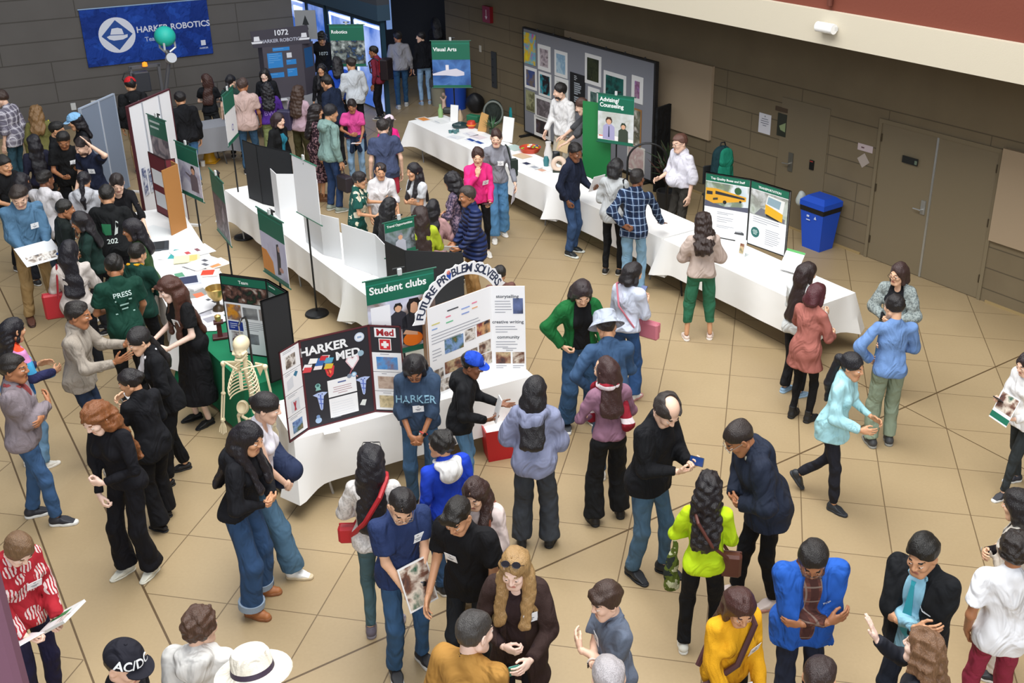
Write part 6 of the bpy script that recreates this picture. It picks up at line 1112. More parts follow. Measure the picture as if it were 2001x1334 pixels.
r, sh, M = banner('green student clubs banner behind the medical trifold', (-1.78, 9.1), 30.5, 1.18, 'Student clubs', PM('BFC2DA', 'D4D6E6', '8A7A74', '4A4C54', sc=3.5, seed=41), w_=.68, h_=.82, size=.105, pole=(-1.8, 9.16), foot=0, zsub=.7)
person_pic(sh, M, .3, .4, .9, '30303A'); person_pic(sh, M, .46, .33, 1.5, '2A2C34', extra=[('1E1A1A', [(.385, .5), (.41, .36), (.43, .52)]), ('1E1A1A', [(.535, .5), (.51, .36), (.49, .52)]), ('E8761C', circ(.43, .13, .1, 20, .075)), ('D8A888', [(.33, .2), (.48, .16), (.48, .195), (.36, .24)])]); shape(sh, M, [('F0F0F4', [(.03, .2), (.22, .2), (.22, .54), (.03, .54)]), ('9A9CB4', [(.1, .3), (.17, .3), (.17, .34), (.1, .34)])], 'whiteboard_picture')
r, sh, M = banner('green advising and counseling banner in front of art panel', (.42, 16.5), 332.5, 1.17, 'Advising/\nCounseling', PM('E4E4E8', 'D0D4D4', 'B8BCB4', 'F0F0F2', sc=3, seed=42), size=.095, pole=(.44, 16.56), zsub=.64, h_=.8, w_=.64)
person_pic(sh, M, .2, .25, 1.2, 'A8A4C8', hair='3A2A22', extra=[('2A3050', [(.19, .1), (.215, .1), (.21, .28), (.195, .28)])]); person_pic(sh, M, .46, .21, 1., '3A4438', hair='2A3A2A'); shape(sh, M, [('F4F0EC', [(.0, .05), (.64, .05), (.64, .1), (.3, .13), (.0, .12)]), ('D8604A', [(.02, .1), (.2, .11), (.2, .115), (.02, .12)])], 'desk_picture')
mb = MB(); mb.box((.12, 16.86, .95), (.52, .012, 1.62), mat('1F7A40', .6), rotz(math.radians(-27)))
r_ = empty('green_banner', (.12, 16.86, 0), 0, 'plain green standing banner behind the advising banner', 'sign'); o = mb.build('banner_sheet', r_); o.location = (-.12, -16.86, 0); mb = MB(); mb.box((0, 0, .05), (.56, .2, .1), mat('2A2C2E', .5), rotz(math.radians(-27)), .01); mb.build('base', r_)
r, sh, M = banner('green visual arts banner near the blue bin', (-2.65, 19.99), 3.3, 1.26, 'Visual Arts', PM('3A2E34', '2E5A9A', '4A78B8', '2A4A80', sc=2.5, seed=43), size=.1, pole=(-2.63, 20.06), zsub=.6, foot=1, w_=.72, h_=.9)
shape(sh, M, [('D8D4E0', [(.0, .27), (.2, .33), (.45, .37), (.6, .3), (.6, .24), (.45, .22), (.25, .24), (.0, .24)]), ('E8E4EA', [(.25, .34), (.31, .34), (.31, .44), (.25, .44)])], 'sculpture_picture')
r, sh, M = banner('green robotics banner in front of the blue glass doors', (-4.9, 21.3), 5, 1.38, 'Robotics', PM('D8DCDA', '8A9490', '2A2E30', '3A6AA8', sc=8, seed=44), size=.09, zsub=.62, w_=.68, h_=.84)
r, sh, M = banner('green and photo banner hanging before the tall white panel', (-6.13, 14.49), 317, 1.32, 'Politics\nand Law'[:0], PM('8A8088', 'A89A9C', '5A5660', '7A6A70', sc=5, seed=45), zsub=.6, foot=1, w_=.54)
head(sh, M, 'Journalism'[:0] or ' ', .05, .6, .07, mat('D0DCD8', .5)); lines(sh, M, .05, .66, .4, 2, mat('C8D8D2', .5), th=.03, dy=.08, z=.004)
r, sh, M = banner('green linguistics banner with a dancing figure', (-5.54, 13.91), 316.5, 1.09, '', LP, size=.09, zsub=.66)
person_pic(sh, M, .42, .3, 1.2, '6A6068', extra=[('6A6068', [(.36, .32), (.2, .36), (.2, .34), (.36, .28)])])
r, sh, M = banner('dark green banner on pole left of middle row', (-4.08, 10.95), 301.6, 1.61, 'Lab', PM('4A3E46', '6A5A60', '3A3238', 'A89AA0', sc=5, seed=46), size=.09, zsub=.64) if 0 else banner('dark green photo banner on pole beside the middle row', (-4.55, 12.22), 302, 1.14, '', PM('4A3E46', '6A5A60', '3A3238', 'A89AA0', sc=5, seed=46), size=.1, zsub=.66, w_=.66, h_=.82)
r, sh, M = banner('narrow green and white banner left of purple sweatshirt', (-5.31, 15.17), 94, 1.55, '', None, zsub=.62)
for k in range(2): shape(sh, M, [('6A5AA8', circ(.35, .2 + k * .0, .05)), ('EDEEF0', circ(.35, .2, .035))], 'ring_mark') if k == 0 else None
r, sh, M = banner('green and orange banner of a woman near the round stand base', (-3.41, 10.54), 311, 1.31, '', PM('C8C0D8', 'D4CCE0', 'B8A8C0', sc=2.5, seed=47), zsub=.66, size=.09, foot=0)
shape(sh, M, [('E08A2C', [(.0, .05), (.28, .05), (.26, .2), (.12, .3), (.0, .3)]), ('2A1E24', [(.36, .08), (.44, .1), (.47, .3), (.44, .46), (.39, .44), (.38, .25)]), ('C89080', circ(.46, .16, .05, 14, .03)), ('C8A090', circ(.44, .4, .025, 12, .035))], 'woman_picture')
r, sh, M = banner('white banner back on the tall black pole stand', (-3.47, 12.24), 131.5, 1.4, '', None, back=1, pole=(-3.55, 12.43), poleh=2.11)
r, sh, M = banner('green travel opportunities banner behind black trifold', (-2.24, 11.64), 40, 1.18, 'Travel Opportunities', PM('3A5A3A', '8A98A0', '2A3430', 'C8CCD4', sc=4, seed=48), size=.04, zsub=.7, foot=0, w_=.4, h_=.44)
person_pic(sh, M, .2, .15, .8, 'B8BCC8', hair='8A8C98')

# ---------------------------------------------------------------- panels at the back
def art_panel():
    a = V3(-1.343, 21.254, 0); b = V3(1.11, 17.95, 0); c = (a + b) / 2; ux = unit(b - a); W_ = 4.1
    r = empty('display_panel', (c[0], c[1], 0), 0, 'long grey fabric art display panel by the right wall', 'display panel'); M = frame_m(-ux * W_ / 2 + V3(0, 0, .08), ux)
    mb = MB(); mb.prism([(0, 0), (W_, 0), (W_, 2.1), (0, 2.1)], -.05, 0, fabric('8A8C94', 'board'), M); p = mb.build('fabric_panel', r)
    mb = MB(); f = mat('1D1E20', .5)
    for q in (((-.03, -.03), (0, -.03), (0, 2.13), (-.03, 2.13)), ((W_, -.03), (W_ + .05, -.03), (W_ + .05, 2.13), (W_, 2.13)), ((0, 2.1), (W_, 2.1), (W_, 2.13), (0, 2.13)), ((0, -.03), (W_, -.03), (W_, 0), (0, 0))): mb.prism(q, -.06, .008, f, M)
    mb.build('frame', r)
    for k in range(7):
        mb = MB(); mb.box((M @ np.array((.45 + k * .56, 2.14, -.03, 1)))[:3], (.03, .03, .03), f); mb.build('hook', r)
    for u in (.15, W_ - .1):
        mb = MB(); q = M @ np.array((u, -.065, -.02, 1)); mb.box(q[:3], (.08, .5, .04), f, rotz(math.atan2(ux[1], ux[0]))); mb.build('foot', r)
    A = [ # u, v(bottom), w, h, mount colour, mount border, picture colours
     (.02, 1.42, .43, .62, None, 0, ('E060A8', '60C0D8', 'E8C030', 'F0E020'), 'bright abstract painting in pink blue and yellow'), (.52, 1.38, .44, .5, 'F0F0EE', .075, ('2A2226', 'A89AA0', 'D0C4C8', '6A5A60'), 'print of a pale round form on dark ground'), (1.1, 1.36, .43, .5, 'F0F0EE', .065, ('A8C8DC', 'C0D8E4', '8AB0CC', 'B4D0E0'), 'pale blue watercolour with white mount'),
     (.03, .92, .44, .44, 'F0F0EE', .06, ('3A4A80', '4A5A90', '7A6A58', '5A6AA0'), 'blue print of a standing figure, white mount'), (.54, .86, .44, .48, 'F0F0EE', .05, ('15181C', '2A2228', '20B0C0', 'C05060'), 'dark print with teal and red spots'), (1.1, .82, .46, .52, 'F0F0EE', .075, ('6A7A7A', 'A8B4B0', 'C8CCC4', '4A5858'), 'grey green photograph behind the white-shirted man'),
     (.06, .45, .33, .43, '9A9C80', .02, ('8A8C60', '5A5A40', 'A8A880', '6E7050'), 'olive drawing at left edge of panel'), (.4, .38, .6, .46, 'F0F0EE', .06, ('6A6068', '8A8288', '5A5458', '9A9298'), 'wide grey photograph with white mount'), (.36, .0, .58, .42, 'F0F0EE', .07, ('1E2420', '2A2C34', '4A3A3A', '5A5A70'), 'dark photograph at the bottom left of panel'),
     (1.62, .78, .48, .74, '1E1F22', .0, None, 'black text sheet with white paragraphs'), (2.1, 1.4, .5, .56, 'F0F0EE', .07, ('26301E', '3A4228', '1E2618', '6A6A40'), 'dark green landscape near the top centre'), (2.2, .97, .36, .38, 'F0F0EE', .08, ('4A6A68', '3A5450', '6A8A84', '2A3A38'), 'small framed teal photograph'), (2.2, .52, .44, .4, 'F0F0EE', .07, ('2A2A2C', '3A3C3C', '1C1E20', '4A4A48'), 'dark photograph half hidden by the advising banner'),
     (2.68, .82, .66, .92, 'F0F0EE', .07, ('0E2A28', '144844', '1E6A62', '102220'), 'large dark teal nature photograph'), (3.5, 1.32, .32, .48, 'F0F0EE', .09, ('5A4A9A', 'B080B0', '8A5A80', 'C8A8C0'), 'small purple print at the right of panel'), (3.3, .52, .5, .7, 'A87A48', .03, ('E4E0DA', '5A5A4A', '8A8A78', 'D8D4CC'), 'wood framed picture right of the advising banner'), (3.42, .06, .5, .48, 'E8E6E0', .03, ('E4E0D8', 'D8C8C4', 'C8A8A8', 'ECE8E2'), 'pale drawing of a pink round form low on panel')]
    for i, (u, v, w_, h_, mc, bd, cols, lb) in enumerate(A):
        q = M @ np.array((u + w_ / 2, v, .012, 1)); art = empty('artwork', tuple(q[:3] + c), 0, lb, 'artwork', 'artworks pinned on the grey panel'); M2 = frame_m(-ux * w_ / 2, ux)
        if mc: mb = MB(); mb.prism([(0, 0), (w_, 0), (w_, h_), (0, h_)], -.008, 0, mat(mc, .7), M2); mb.build('mount', art)
        if cols: piece('picture', art, M2, bd, bd, w_ - 2 * bd, h_ - 2 * bd, photomat(cols, 6., i + 50), .002)
        else: lines(art, M2, .14, h_ - .06, .1, 3, mat('D0D4D8', .6), dy=.035, th=.014); lines(art, M2, .14, h_ - .2, .24, 6, mat('A8B0B8', .6), dy=.04, th=.026); lines(art, M2, .14, h_ - .47, .24, 3, mat('A8B0B8', .6), dy=.04, th=.026)
art_panel()
def back_panel(label, a, b, z1, m, edge, ribs, foot=0):
    a, b = V3(*a, 0), V3(*b, 0); c = (a + b) / 2; ux = unit(b - a); W_ = np.linalg.norm(b - a); r = empty('partition_panel', (c[0], c[1], 0), 0, label, 'display panel', 'tall panels by the left crowd'); M = frame_m(-ux * W_ / 2 + V3(0, 0, .06), ux)
    mb = MB(); mb.prism([(0, 0), (W_, 0), (W_, z1), (0, z1)], -.03, 0, m, M); mb.build('panel_face', r); mb = MB()
    for q in (((-.02, 0), (0, 0), (0, z1 + .02), (-.02, z1 + .02)), ((W_, 0), (W_ + .02, 0), (W_ + .02, z1 + .02), (W_, z1 + .02)), ((0, z1), (W_, z1), (W_, z1 + .02), (0, z1 + .02))): mb.prism(q, -.036, .006, mat(edge, .5), M)
    mb.build('edge_frame', r)
    for u in ribs:
        mb = MB(); mb.prism([(u - .012, 0), (u + .012, 0), (u + .012, z1), (u - .012, z1)], 0, .012, mat('B8C0CC' if edge != '4A1E26' else 'A8ACB4', .5), M); mb.build('rib', r)
    for u in (.1, W_ - .1):
        mb = MB(); q = M @ np.array((u, -.045, 0, 1)); mb.box(q[:3], (.06, .5, .03), mat('E0E0DE', .5), rotz(math.atan2(ux[1], ux[0]))); mb.build('foot', r)
    return r, M
back_panel('blue-grey fabric partition beside the touching-head man', (-8.13, 16.42), (-8.02, 17.42), 1.63, mat('7E8CA0', .8, bump=.1), 'A8B4C4', (.52,))
r, M = back_panel('tall white partition behind the left row of tables', (-6.6, 14.72), (-6.42, 15.8), 2.1, mat('E6E8EC', .6), '4A1E26', (.33, .78))
for k, u in enumerate((.05, .2, .33, .46)): piece('printed_strip', r, M, u, .75, .1, .42 - k * .05, PM('2A3A6A', 'D8DCE4', '3A4A7A', 'C8CCD4', seed=60 + k), .014)

# ---------------------------------------------------------------- wall banner, signs and fittings
ba = backpt(3.9, 0, .02); r = empty('wall_banner', tuple(backpt(3.2, 0, .03)), 0, 'blue robotics banner with a hat emblem on the back wall', 'banner')
Mw = frame_m(backpt(4.53, 1.23, .05) - backpt(3.2, 0, .03), VW)
mb = MB(); mb.prism([(0, 0), (2.6, 0), (2.6, 1.17), (0, 1.17)], -.02, 0, fabric('1C3F94', 'camo', '173480', '234CA8', sc=.25), Mw); sh = mb.build('banner_cloth', r)
U, V_ = .66, .6
shape(sh, Mw, [('D8DCE8', circ(U, V_, .365, 40)), ('1E4A96', [(U - .31, V_), (U, V_ + .31), (U + .31, V_), (U, V_ - .31)]), ('D8DCE8', [(U - .17, V_ - .07), (U - .21, V_ - .02), (U - .15, V_ + .005), (U + .14, V_ - .01), (U + .21, V_ + .0), (U + .2, V_ - .06), (U + .1, V_ - .1), (U - .08, V_ - .105)]), ('D8DCE8', [(U - .135, V_ + .02), (U + .135, V_ + .005), (U + .11, V_ + .12), (U + .03, V_ + .15), (U - .09, V_ + .14)])], 'hat_emblem')
head(sh, Mw, 'HARKER ROBOTICS', 1.83, .66, .175, mat('D8DCE8', .5)); head(sh, Mw, 'Team 1072', 1.2, .45, .13, mat('AAB8DC', .5), align='LEFT'); shape(sh, Mw, [('D8DCE8', [(2.36, .2), (2.46, .2), (2.46, .31), (2.36, .31)])], 'shield_mark'); head(sh, Mw, 'HARKER', 2.41, .14, .05, mat('C8D0E4', .5))
mb = MB(); mb.tube([(Mw @ np.array((-.02, 1.175, 0, 1)))[:3], (Mw @ np.array((2.62, 1.175, 0, 1)))[:3]], .012, mat('8AA8C8', .4)); mb.build('top_rod', r)
for k, lb in ((4.95, 'left white wall outlet low on the back wall'), (4.55, 'right white wall outlet near the grey partition')):
    mb = MB(); mb.box(backpt(k, .46, .01), (.1, .02, .15), mat('C8CAC8', .5), rotz(AB), .006); tag(mb.build('wall_outlet'), lb, 'outlet')
def wallthing(name, label, cat, t, z, w_, h_, m, d=.02, rot=0., group=None, off=0.):
    p = wallpt(t, z, off); r = empty(name, tuple(p), 0, label, cat, group); M = frame_m(-VW * .003, UR); c, s = math.cos(rot), math.sin(rot); M = M @ np.array([[c, -s, 0, 0], [s, c, 0, 0], [0, 0, 1, 0], [0, 0, 0, 1.]])
    mb = MB(); mb.prism([(-w_ / 2, -h_ / 2), (w_ / 2, -h_ / 2), (w_ / 2, h_ / 2), (-w_ / 2, h_ / 2)], 0, d, m, M); mb.build('face_plate', r); return r, M
TP = fabric('A8957C', 'board')
for t, z, w_, lb in ((5.48, 1.64, 4.16, 'long tan acoustic panel behind the art display'), (-3.1, 1.52, 2.24, 'tan acoustic panel right of the double doors')):
    r = empty('acoustic_panel', tuple(wallpt(t, z)), 0, lb, 'wall panel', 'tan acoustic panels on the right wall'); n_ = 2 if w_ > 3 else 1
    for i in range(n_):
        M = frame_m(-VW * .002, UR); x0 = -w_ / 2 + i * w_ / n_; mb = MB(); mb.prism([(x0 + .004, -.63), (x0 + w_ / n_ - .004, -.63), (x0 + w_ / n_ - .004, .63), (x0 + .004, .63)], 0, .055, TP, M); mb.build('padded_panel', r)
r, M = wallthing('paper_notice', 'white paper notice taped on the wall left of dark sign', 'notice', 2.2, 1.56, .26, .32, mat('D8D8DE', .6), .003); lines(r, M, -.09, .07, .18, 4, mat('7A7C88', .6), dy=.035, th=.012, z=.005, center=1); shape(r, M, [('8A8C94', circ(0, .12, .014))], 'emblem', .005)
r, M = wallthing('room_sign', 'dark rectangular sign plate with pale triangle mark', 'sign', 1.83, 1.62, .19, .36, mat('2A2E26', .4), .012); shape(r, M, [('8A9A70', [(-.05, -.02), (.08, .05), (.08, -.1), (-.02, -.08)])], 'triangle_mark', .014)
r, M = wallthing('room_sign', 'small brown name strip above the dark sign plate', 'sign', 1.86, 1.86, .26, .07, mat('4A3A2A', .5), .01)
r, M = wallthing('paper_diamond', 'pale square paper turned like a diamond left of the bin', 'notice', 1.3, 1.44, .16, .16, mat('B0A8A4', .7), .003, .78)
r, M = wallthing('paper_diamond', 'pale square paper turned like a diamond beside the doors', 'notice', .21, 1.44, .16, .16, mat('B0A49A', .7), .003, .7)
r, M = wallthing('name_strip', 'white name strip on the wall left of the doors', 'sign', .2, 1.63, .27, .1, mat('C8B8BA', .6), .004); lines(r, M, -.07, -.01, .14, 1, mat('6A4A50', .6), th=.02, z=.006)
r, M = wallthing('card_reader', 'small black card reader with red light', 'card reader', 1.15, 1.14, .08, .15, mat('151618', .4), .03); shape(r, M, [('A83A30', [(-.03, .05), (.03, .05), (.03, .065), (-.03, .065)])], 'red_light', .032)
r, M = wallthing('door_plate', 'black plate with pale tab on the left door leaf', 'sign', -.6, 1.64, .26, .1, mat('1B1E1E', .4), .01, off=.02); shape(r, M, [('6A7A68', [(.08, -.035), (.12, -.035), (.12, .02), (.08, .02)])], 'tab', .012)
r, M = wallthing('door_lock', 'steel lever lock plate on the flush service door', 'door handle', 1.58, 1.08, .09, .3, mat('8A8880', .35, .7), .012, off=.015); mb = MB(); mb.tube([(0, 0, -.02), tuple(-VW * .07 + V3(0, 0, -.02)), tuple(-VW * .07 + UW * .12 + V3(0, 0, -.03))], .011, mat('B0AEA8', .3, .7)); mb.build('lever', r)
r, M = wallthing('fire_alarm', 'red fire alarm box with white arrow high on wall', 'fire alarm', 10.35, 2.2, .3, .34, mat('8A1A22', .4), .08); shape(r, M, [('E8D8D8', [(-.012, .1), (.012, .1), (.012, -.04), (.05, -.04), (0, -.11), (-.05, -.04), (-.012, -.04)])], 'arrow', .082)
r, M = wallthing('wall_grille', 'tall dark grille in the wall behind the blue bin', 'vent', 10.2, 1.03, .2, .78, mat('3A3B36', .5), .02)
for k in range(8): lines(r, M, -.07, -.3 + k * .085, .14, 1, mat('23241F', .5), th=.03, z=.022) if k % 2 == 0 else None
r, M = wallthing('light_switch', 'white switch left of the dark grille', 'switch', 10.75, 1.4, .08, .14, mat('C8C4B4', .5), .012)
# fixture on the cream band
p = wallpt(-.64, 3.69, 2.06); r = empty('wall_light', tuple(p), 0, 'white cylindrical fixture on the cream band', 'light fixture'); mb = MB(); mb.tube([tuple(UW * .13 - VW * .07), tuple(-UW * .13 - VW * .07)], .062, mat('F0F2F2', .4), 20); mb.build('housing', r, True); mb = MB(); mb.box(tuple(-VW * .03), (.26, .06, .05), mat('D8DADA', .5), rotz(AG)); mb.build('mounting_base', r)

# ---------------------------------------------------------------- bins, bags, robot, cone and other things standing about
def bin_square():
    a = rotz(math.radians(-52)); r = empty('recycling_bin', (3.5, 14.97, 0), math.radians(-52), 'blue square recycling bin by the wall left of the doors', 'bin'); m = mat('1B4FC4', .45)
    def ring(z, x, y): return [(-x, -y, z), (x, -y, z), (x, y, z), (-x, y, z)]
    vs = ring(0, .17, .15) + ring(.62, .22, .2); MB().add(vs, [(3, 2, 1, 0), (0, 1, 5, 4), (1, 2, 6, 5), (2, 3, 7, 6), (3, 0, 4, 7)], m).build('body', r)
    MB().add(ring(.6, .225, .205) + ring(.7, .232, .212), [(0, 1, 5, 4), (1, 2, 6, 5), (2, 3, 7, 6), (3, 0, 4, 7), (4, 5, 6, 7)], mat('15161A', .35, bump=.5, scale=20)).build('black_liner', r)
    MB().add(ring(.68, .235, .215) + ring(.76, .235, .215) + ring(.83, .16, .13), [(0, 1, 5, 4), (1, 2, 6, 5), (2, 3, 7, 6), (3, 0, 4, 7), (4, 5, 9, 8), (5, 6, 10, 9), (6, 7, 11, 10), (7, 4, 8, 11), (8, 9, 10, 11)], m).build('lid', r)
    M = frame_m((-.0, -.203, .5), (1, 0, 0), (0, .08, 1)); M[1, 3] = -.199; lines(r, M, -.09, .02, .12, 1, mat('C8D4F0', .5), th=.03, z=.006); lines(r, M, -.09, -.03, .18, 1, mat('C8D4F0', .5), th=.016, z=.006); shape(r, M, [('C8D4F0', [(.05, .01), (.1, .01), (.075, .06)])], 'recycling_mark', .006)
bin_square()
def bag_blob(name, label, cat, loc, r3, col, seed=1, parent=None, rough=.5):
    F = Field(.016); F.ell((0, 0, r3[2]), r3, k=.03).noise(.012, 26, seed).plane((0, 0, .0), (0, 0, -1)); v, q = F.mesh(); o = meshobj(name, [(v, q, 0)], [mat(col, rough, bump=.4, scale=18)]); o.location = loc; return tag(o, label, cat)
bag_blob('plastic_bag', 'crumpled translucent plastic bag behind the square blue bin', 'bag', (3.26, 15.28, .55), (.09, .09, .13), 'B8C0BC', 3)
def round_bin(loc, label, col, top, rad=.27, h=.78):
    r = empty('trash_bin', loc, 0, label, 'bin'); MB().lathe([(.001, 0), (rad * .85, 0), (rad, h), (rad * .97, h), (rad * .9, h - .08), (.001, h - .1)], mat(col, .5), n=28).build('body', r, True); MB().lathe([(rad + .012, h - .16), (rad + .016, h - .02), (rad + .006, h + .02), (rad - .03, h + .015)], mat(top, .35, bump=.5, scale=20), n=28).build('liner', r, True)
round_bin((-3.03, 23.39, 0), 'round blue bin with black liner beside visual arts banner', '1E4AB0', '15161A', .26, .82); round_bin((-3.44, 23.66, 0), 'round beige bin behind the visual arts banner', '8A8672', '4A4840', .2, .6)
bag_blob('black_backpack', 'black backpack slumped against the wall by the blue bin', 'backpack', (-2.55, 22.99, 0), (.19, .15, .23), '15161A', 4)
r = empty('wheeled_bag', (-2.06, 22.12, 0), 0, 'grey round-sided bag with a teal bottle on the floor', 'bag'); F = Field(.014); F.ell((0, 0, .26), (.2, .14, .26), k=.03).noise(.006, 30, 2).plane((0, 0, 0), (0, 0, -1)); v, q = F.mesh(); meshobj('bag_body', [(v, q, 0)], [fabric('3A423E')], r); mb = MB(); mb.tube([(.2 * math.cos(t), -.15, .27 + .24 * math.sin(t)) for t in np.linspace(0, 2 * math.pi, 25)], .022, mat('8A928C', .5), 8, False); mb.build('round_rim', r, True)
mb = MB(); mb.lathe([(.001, 0), (.045, 0), (.045, .24), (.03, .28), (.03, .32), (.001, .32)], mat('20A0A8', .3), n=16); o = mb.build('water_bottle', None, True); o.location = (-1.70, 22.23,0); tag(o, 'teal water bottle beside the grey bag on the floor', 'bottle')
r = empty('green_backpack', (2.07, 15.76, .0), math.radians(205), 'large green and black backpack propped on a chair by the wall', 'backpack')
F = Field(.016); F.cap((0, 0, .75), (0, 0, 1.2), .2, .17, k=.05, sq=((0, 1, 0), .7)); v, q = F.mesh(); meshobj('bag_body', [(v, q, 0)], [fabric('17343A')], r)
for z, h_, w_ in ((.9, .24, .15), (1.2, .1, .13)): F = Field(.014); F.cap((0, .13, z - h_ / 2), (0, .12, z + h_ / 2), w_, w_ * .9, k=.03, sq=((0, 1, 0), .4)); v, q = F.mesh(); meshobj('front_pocket', [(v, q, 0)], [fabric('1A7A62')], r)
mb = MB(); mb.tube([(-.05, 0, 1.36), (-.03, 0, 1.42), (.03, 0, 1.42), (.05, 0, 1.36)], .012, mat('15181A', .6)); mb.build('grab_handle', r, True)
r2 = empty('folding_chair', (2.07, 15.76, 0), math.radians(205), 'dark chair under the green backpack', 'chair'); MB().box((0, 0, .54), (.42, .42, .04), mat('1F2022', .6), None, .01).build('seat', r2); MB().box((0, -.22, .85), (.4, .03, .3), mat('1F2022', .6), None, .01).build('backrest', r2)
for sx in (-.18, .18):
    for sy in (-.18, .18): MB().tube([(sx, sy, 0), (sx, sy, .53)], .012, mat('2A2B2D', .4, .5)).build('leg', r2)
def plant():
    r = empty('potted_plant', (1.3, 16.55, 0), 0, 'dark leafy potted plant behind the man in white shirt', 'plant'); MB().lathe([(.001, 0), (.15, 0), (.19, .36), (.165, .36), (.15, .3), (.001, .3)], mat('1C1C1E', .6), n=20).build('pot', r, True); rr = random.Random(3); mb = MB(); m = mat('2A3A24', .6); m2 = mat('4A2E26', .6)
    for k in range(46):
        a, e, L_ = rr.uniform(0, 6.28), rr.uniform(.5, 1.3), rr.uniform(.25, .62); d = V3(math.cos(a) * math.cos(e), math.sin(a) * math.cos(e), math.sin(e)); s_ = unit(np.cross(d, (0, 0, 1))); b = V3(0, 0, .42 + rr.uniform(0, .45)); w_ = .035
        mb.add([b, b + d * L_ * .4 + s_ * w_, b + d * L_ - V3(0, 0, .06), b + d * L_ * .4 - s_ * w_, b + d * L_ * .45 + V3(0, 0, .012)], [(0, 1, 4), (1, 2, 4), (2, 3, 4), (3, 0, 4)], m if k % 3 else m2)
    mb.build('foliage', r); MB().tube([(0, 0, .3), (.01, 0, .9)], .014, mat('4A3A2A', .7)).build('stem', r)
plant()
r = empty('tube_frame', (.95, 16.15, 0), 0, 'black arched tube frame beside the art panel', 'stand'); mb = MB(); mb.tube([(-.34 + .0, -.05, .0), (-.34, -.05, 1.0)] + [(-.02 - .32 * math.cos(t), -.05, 1.0 + .3 * math.sin(t)) for t in np.linspace(0, math.pi, 14)] + [(.3, -.05, .0)], .017, mat('17181A', .4), 8); mb.build('arched_tube', r, True); MB().tube([(-.34, -.05, .03), (.3, -.05, .03)], .017, mat('17181A', .4)).build('base_bar', r)
mb = MB(); mb.box((1.27, 17.72, .75), (.05, .42, 1.5), fabric('17181A'), rotz(math.radians(-37))); r_ = empty('black_drape', (1.27, 17.72, 0), 0, 'black cloth drape at the right end of the art panel', 'drape'); o = mb.build('cloth', r_); o.location = (-1.27, -17.72, 0)
r = empty('floor_cone', (-7.20, 19.14,0), 0, 'yellow floor cone near the grey trousers', 'cone'); MB().lathe([(.13, .02), (.1, .12), (.05, .45), (.03, .55), (.001, .56)], mat('E0A818', .5), n=20).build('cone_body', r, True); MB().box((0, 0, .012), (.32, .32, .024), mat('D89C14', .5), None, .01).build('base', r)
mb = MB(); mb.lathe([(.001, 0), (.04, 0), (.045, .1), (.001, .1)], mat('E8E8E4', .5), n=14); o = mb.build('paper_cup', None, True); o.location = (-7.24, 18.87,0); tag(o, 'white paper cup on the floor by the yellow cone', 'cup')
def robot():
    r = empty('robot', (-8.75, 20.6, 0), AB, 'wheeled robot with grey uprights holding a teal ball', 'robot'); al = mat('8A8C92', .35, .7); bk = mat('1E1F23', .5)
    MB().box((0, 0, .16), (.8, .75, .16), bk, None, .03).build('chassis', r)
    for sx in (-.38, .38):
        for sy in (-.28, .28): MB().tube([(sx - .03, sy, .09), (sx + .03, sy, .09)], .09, mat('2A2A2C', .7), 16).build('wheel', r)
    for sx in (-.28, .26): MB().box((sx, .1, .85), (.05, .05, 1.3), al).build('upright', r)
    mb = MB(); mb.box((0, .1, 1.48), (.6, .05, .06), al); mb.box((0, .1, .8), (.56, .04, .05), al); mb.build('crossbar', r)
    MB().box((-.12, .05, 1.2), (.3, .2, .4), mat('3A3C42', .4), None, .02).build('electronics_box', r); MB().lathe([(.001, 0), (.05, 0), (.045, .07), (.001, .09)], mat('F08020', .4, emit=1.2), (-.02, -.0, 1.5), 14).build('signal_light', r, True)
    MB().tube([(.3, .05, .9), (.42, -.05, 1.5), (.42, -.08, 1.78)], .04, al).build('arm', r)
    mb = MB()
    for k in range(3):
        a = k * 2.1; mb.tube([(.42 + .05 * math.cos(a), -.08 + .05 * math.sin(a), 1.74), (.42 + .17 * math.cos(a), -.08 + .17 * math.sin(a), 1.82), (.42 + .16 * math.cos(a), -.08 + .16 * math.sin(a), 1.95)], .022, mat('D8DCDE', .3, .3))
    mb.build('gripper', r); MB().lathe([(.001, -.08), (.09, -.08), (.1, .08), (.001, .08)], mat('C8CCD0', .4), (.45, -.14, 1.62), 16, rotx(1.2)).build('motor', r, True)
    mb = MB(); mb.tube([(-.4, .0, 1.15), (-.48, 0, 1.3), (-.42, 0, 1.42), (-.3, 0, 1.45)], .012, bk); mb.build('cable', r)
    F = Field(.02); F.ell((0, 0, 0), (.2, .2, .2)); v, q = F.mesh(); o = meshobj('ball', [(v, q, 0)], [mat('2AC8B4', .55)]); w_ = rotz(AB) @ V3(.42, -.08, 2.05) + V3(-8.75, 20.6, 0); o.location = tuple(w_); tag(o, 'teal ball held up by the robot gripper', 'ball')
robot()
r = empty('small_sign_stand', (-6.0, 22.4, 0), 0, 'grey sign with a dark tree emblem above the robotics board', 'sign'); M = frame_m((-.22, -.02, 1.72), (1, .05, 0)); mb = MB(); mb.prism([(0, 0), (.44, 0), (.44, .6), (0, .6)], -.02, 0, mat('8A8C8E', .5), M); mb.build('sign_plate', r); MB().tube([(0, 0, 0), (0, 0, 1.75)], .02, mat('2A2C2E', .5)).build('pole', r); shape(r, M, [('1E2224', [(.17, .2), (.27, .2), (.25, .3), (.29, .3), (.22, .5), (.15, .3), (.19, .3)])], 'tree_mark'); lines(r, M, .1, .1, .24, 1, mat('3A3C3E', .5), th=.02)

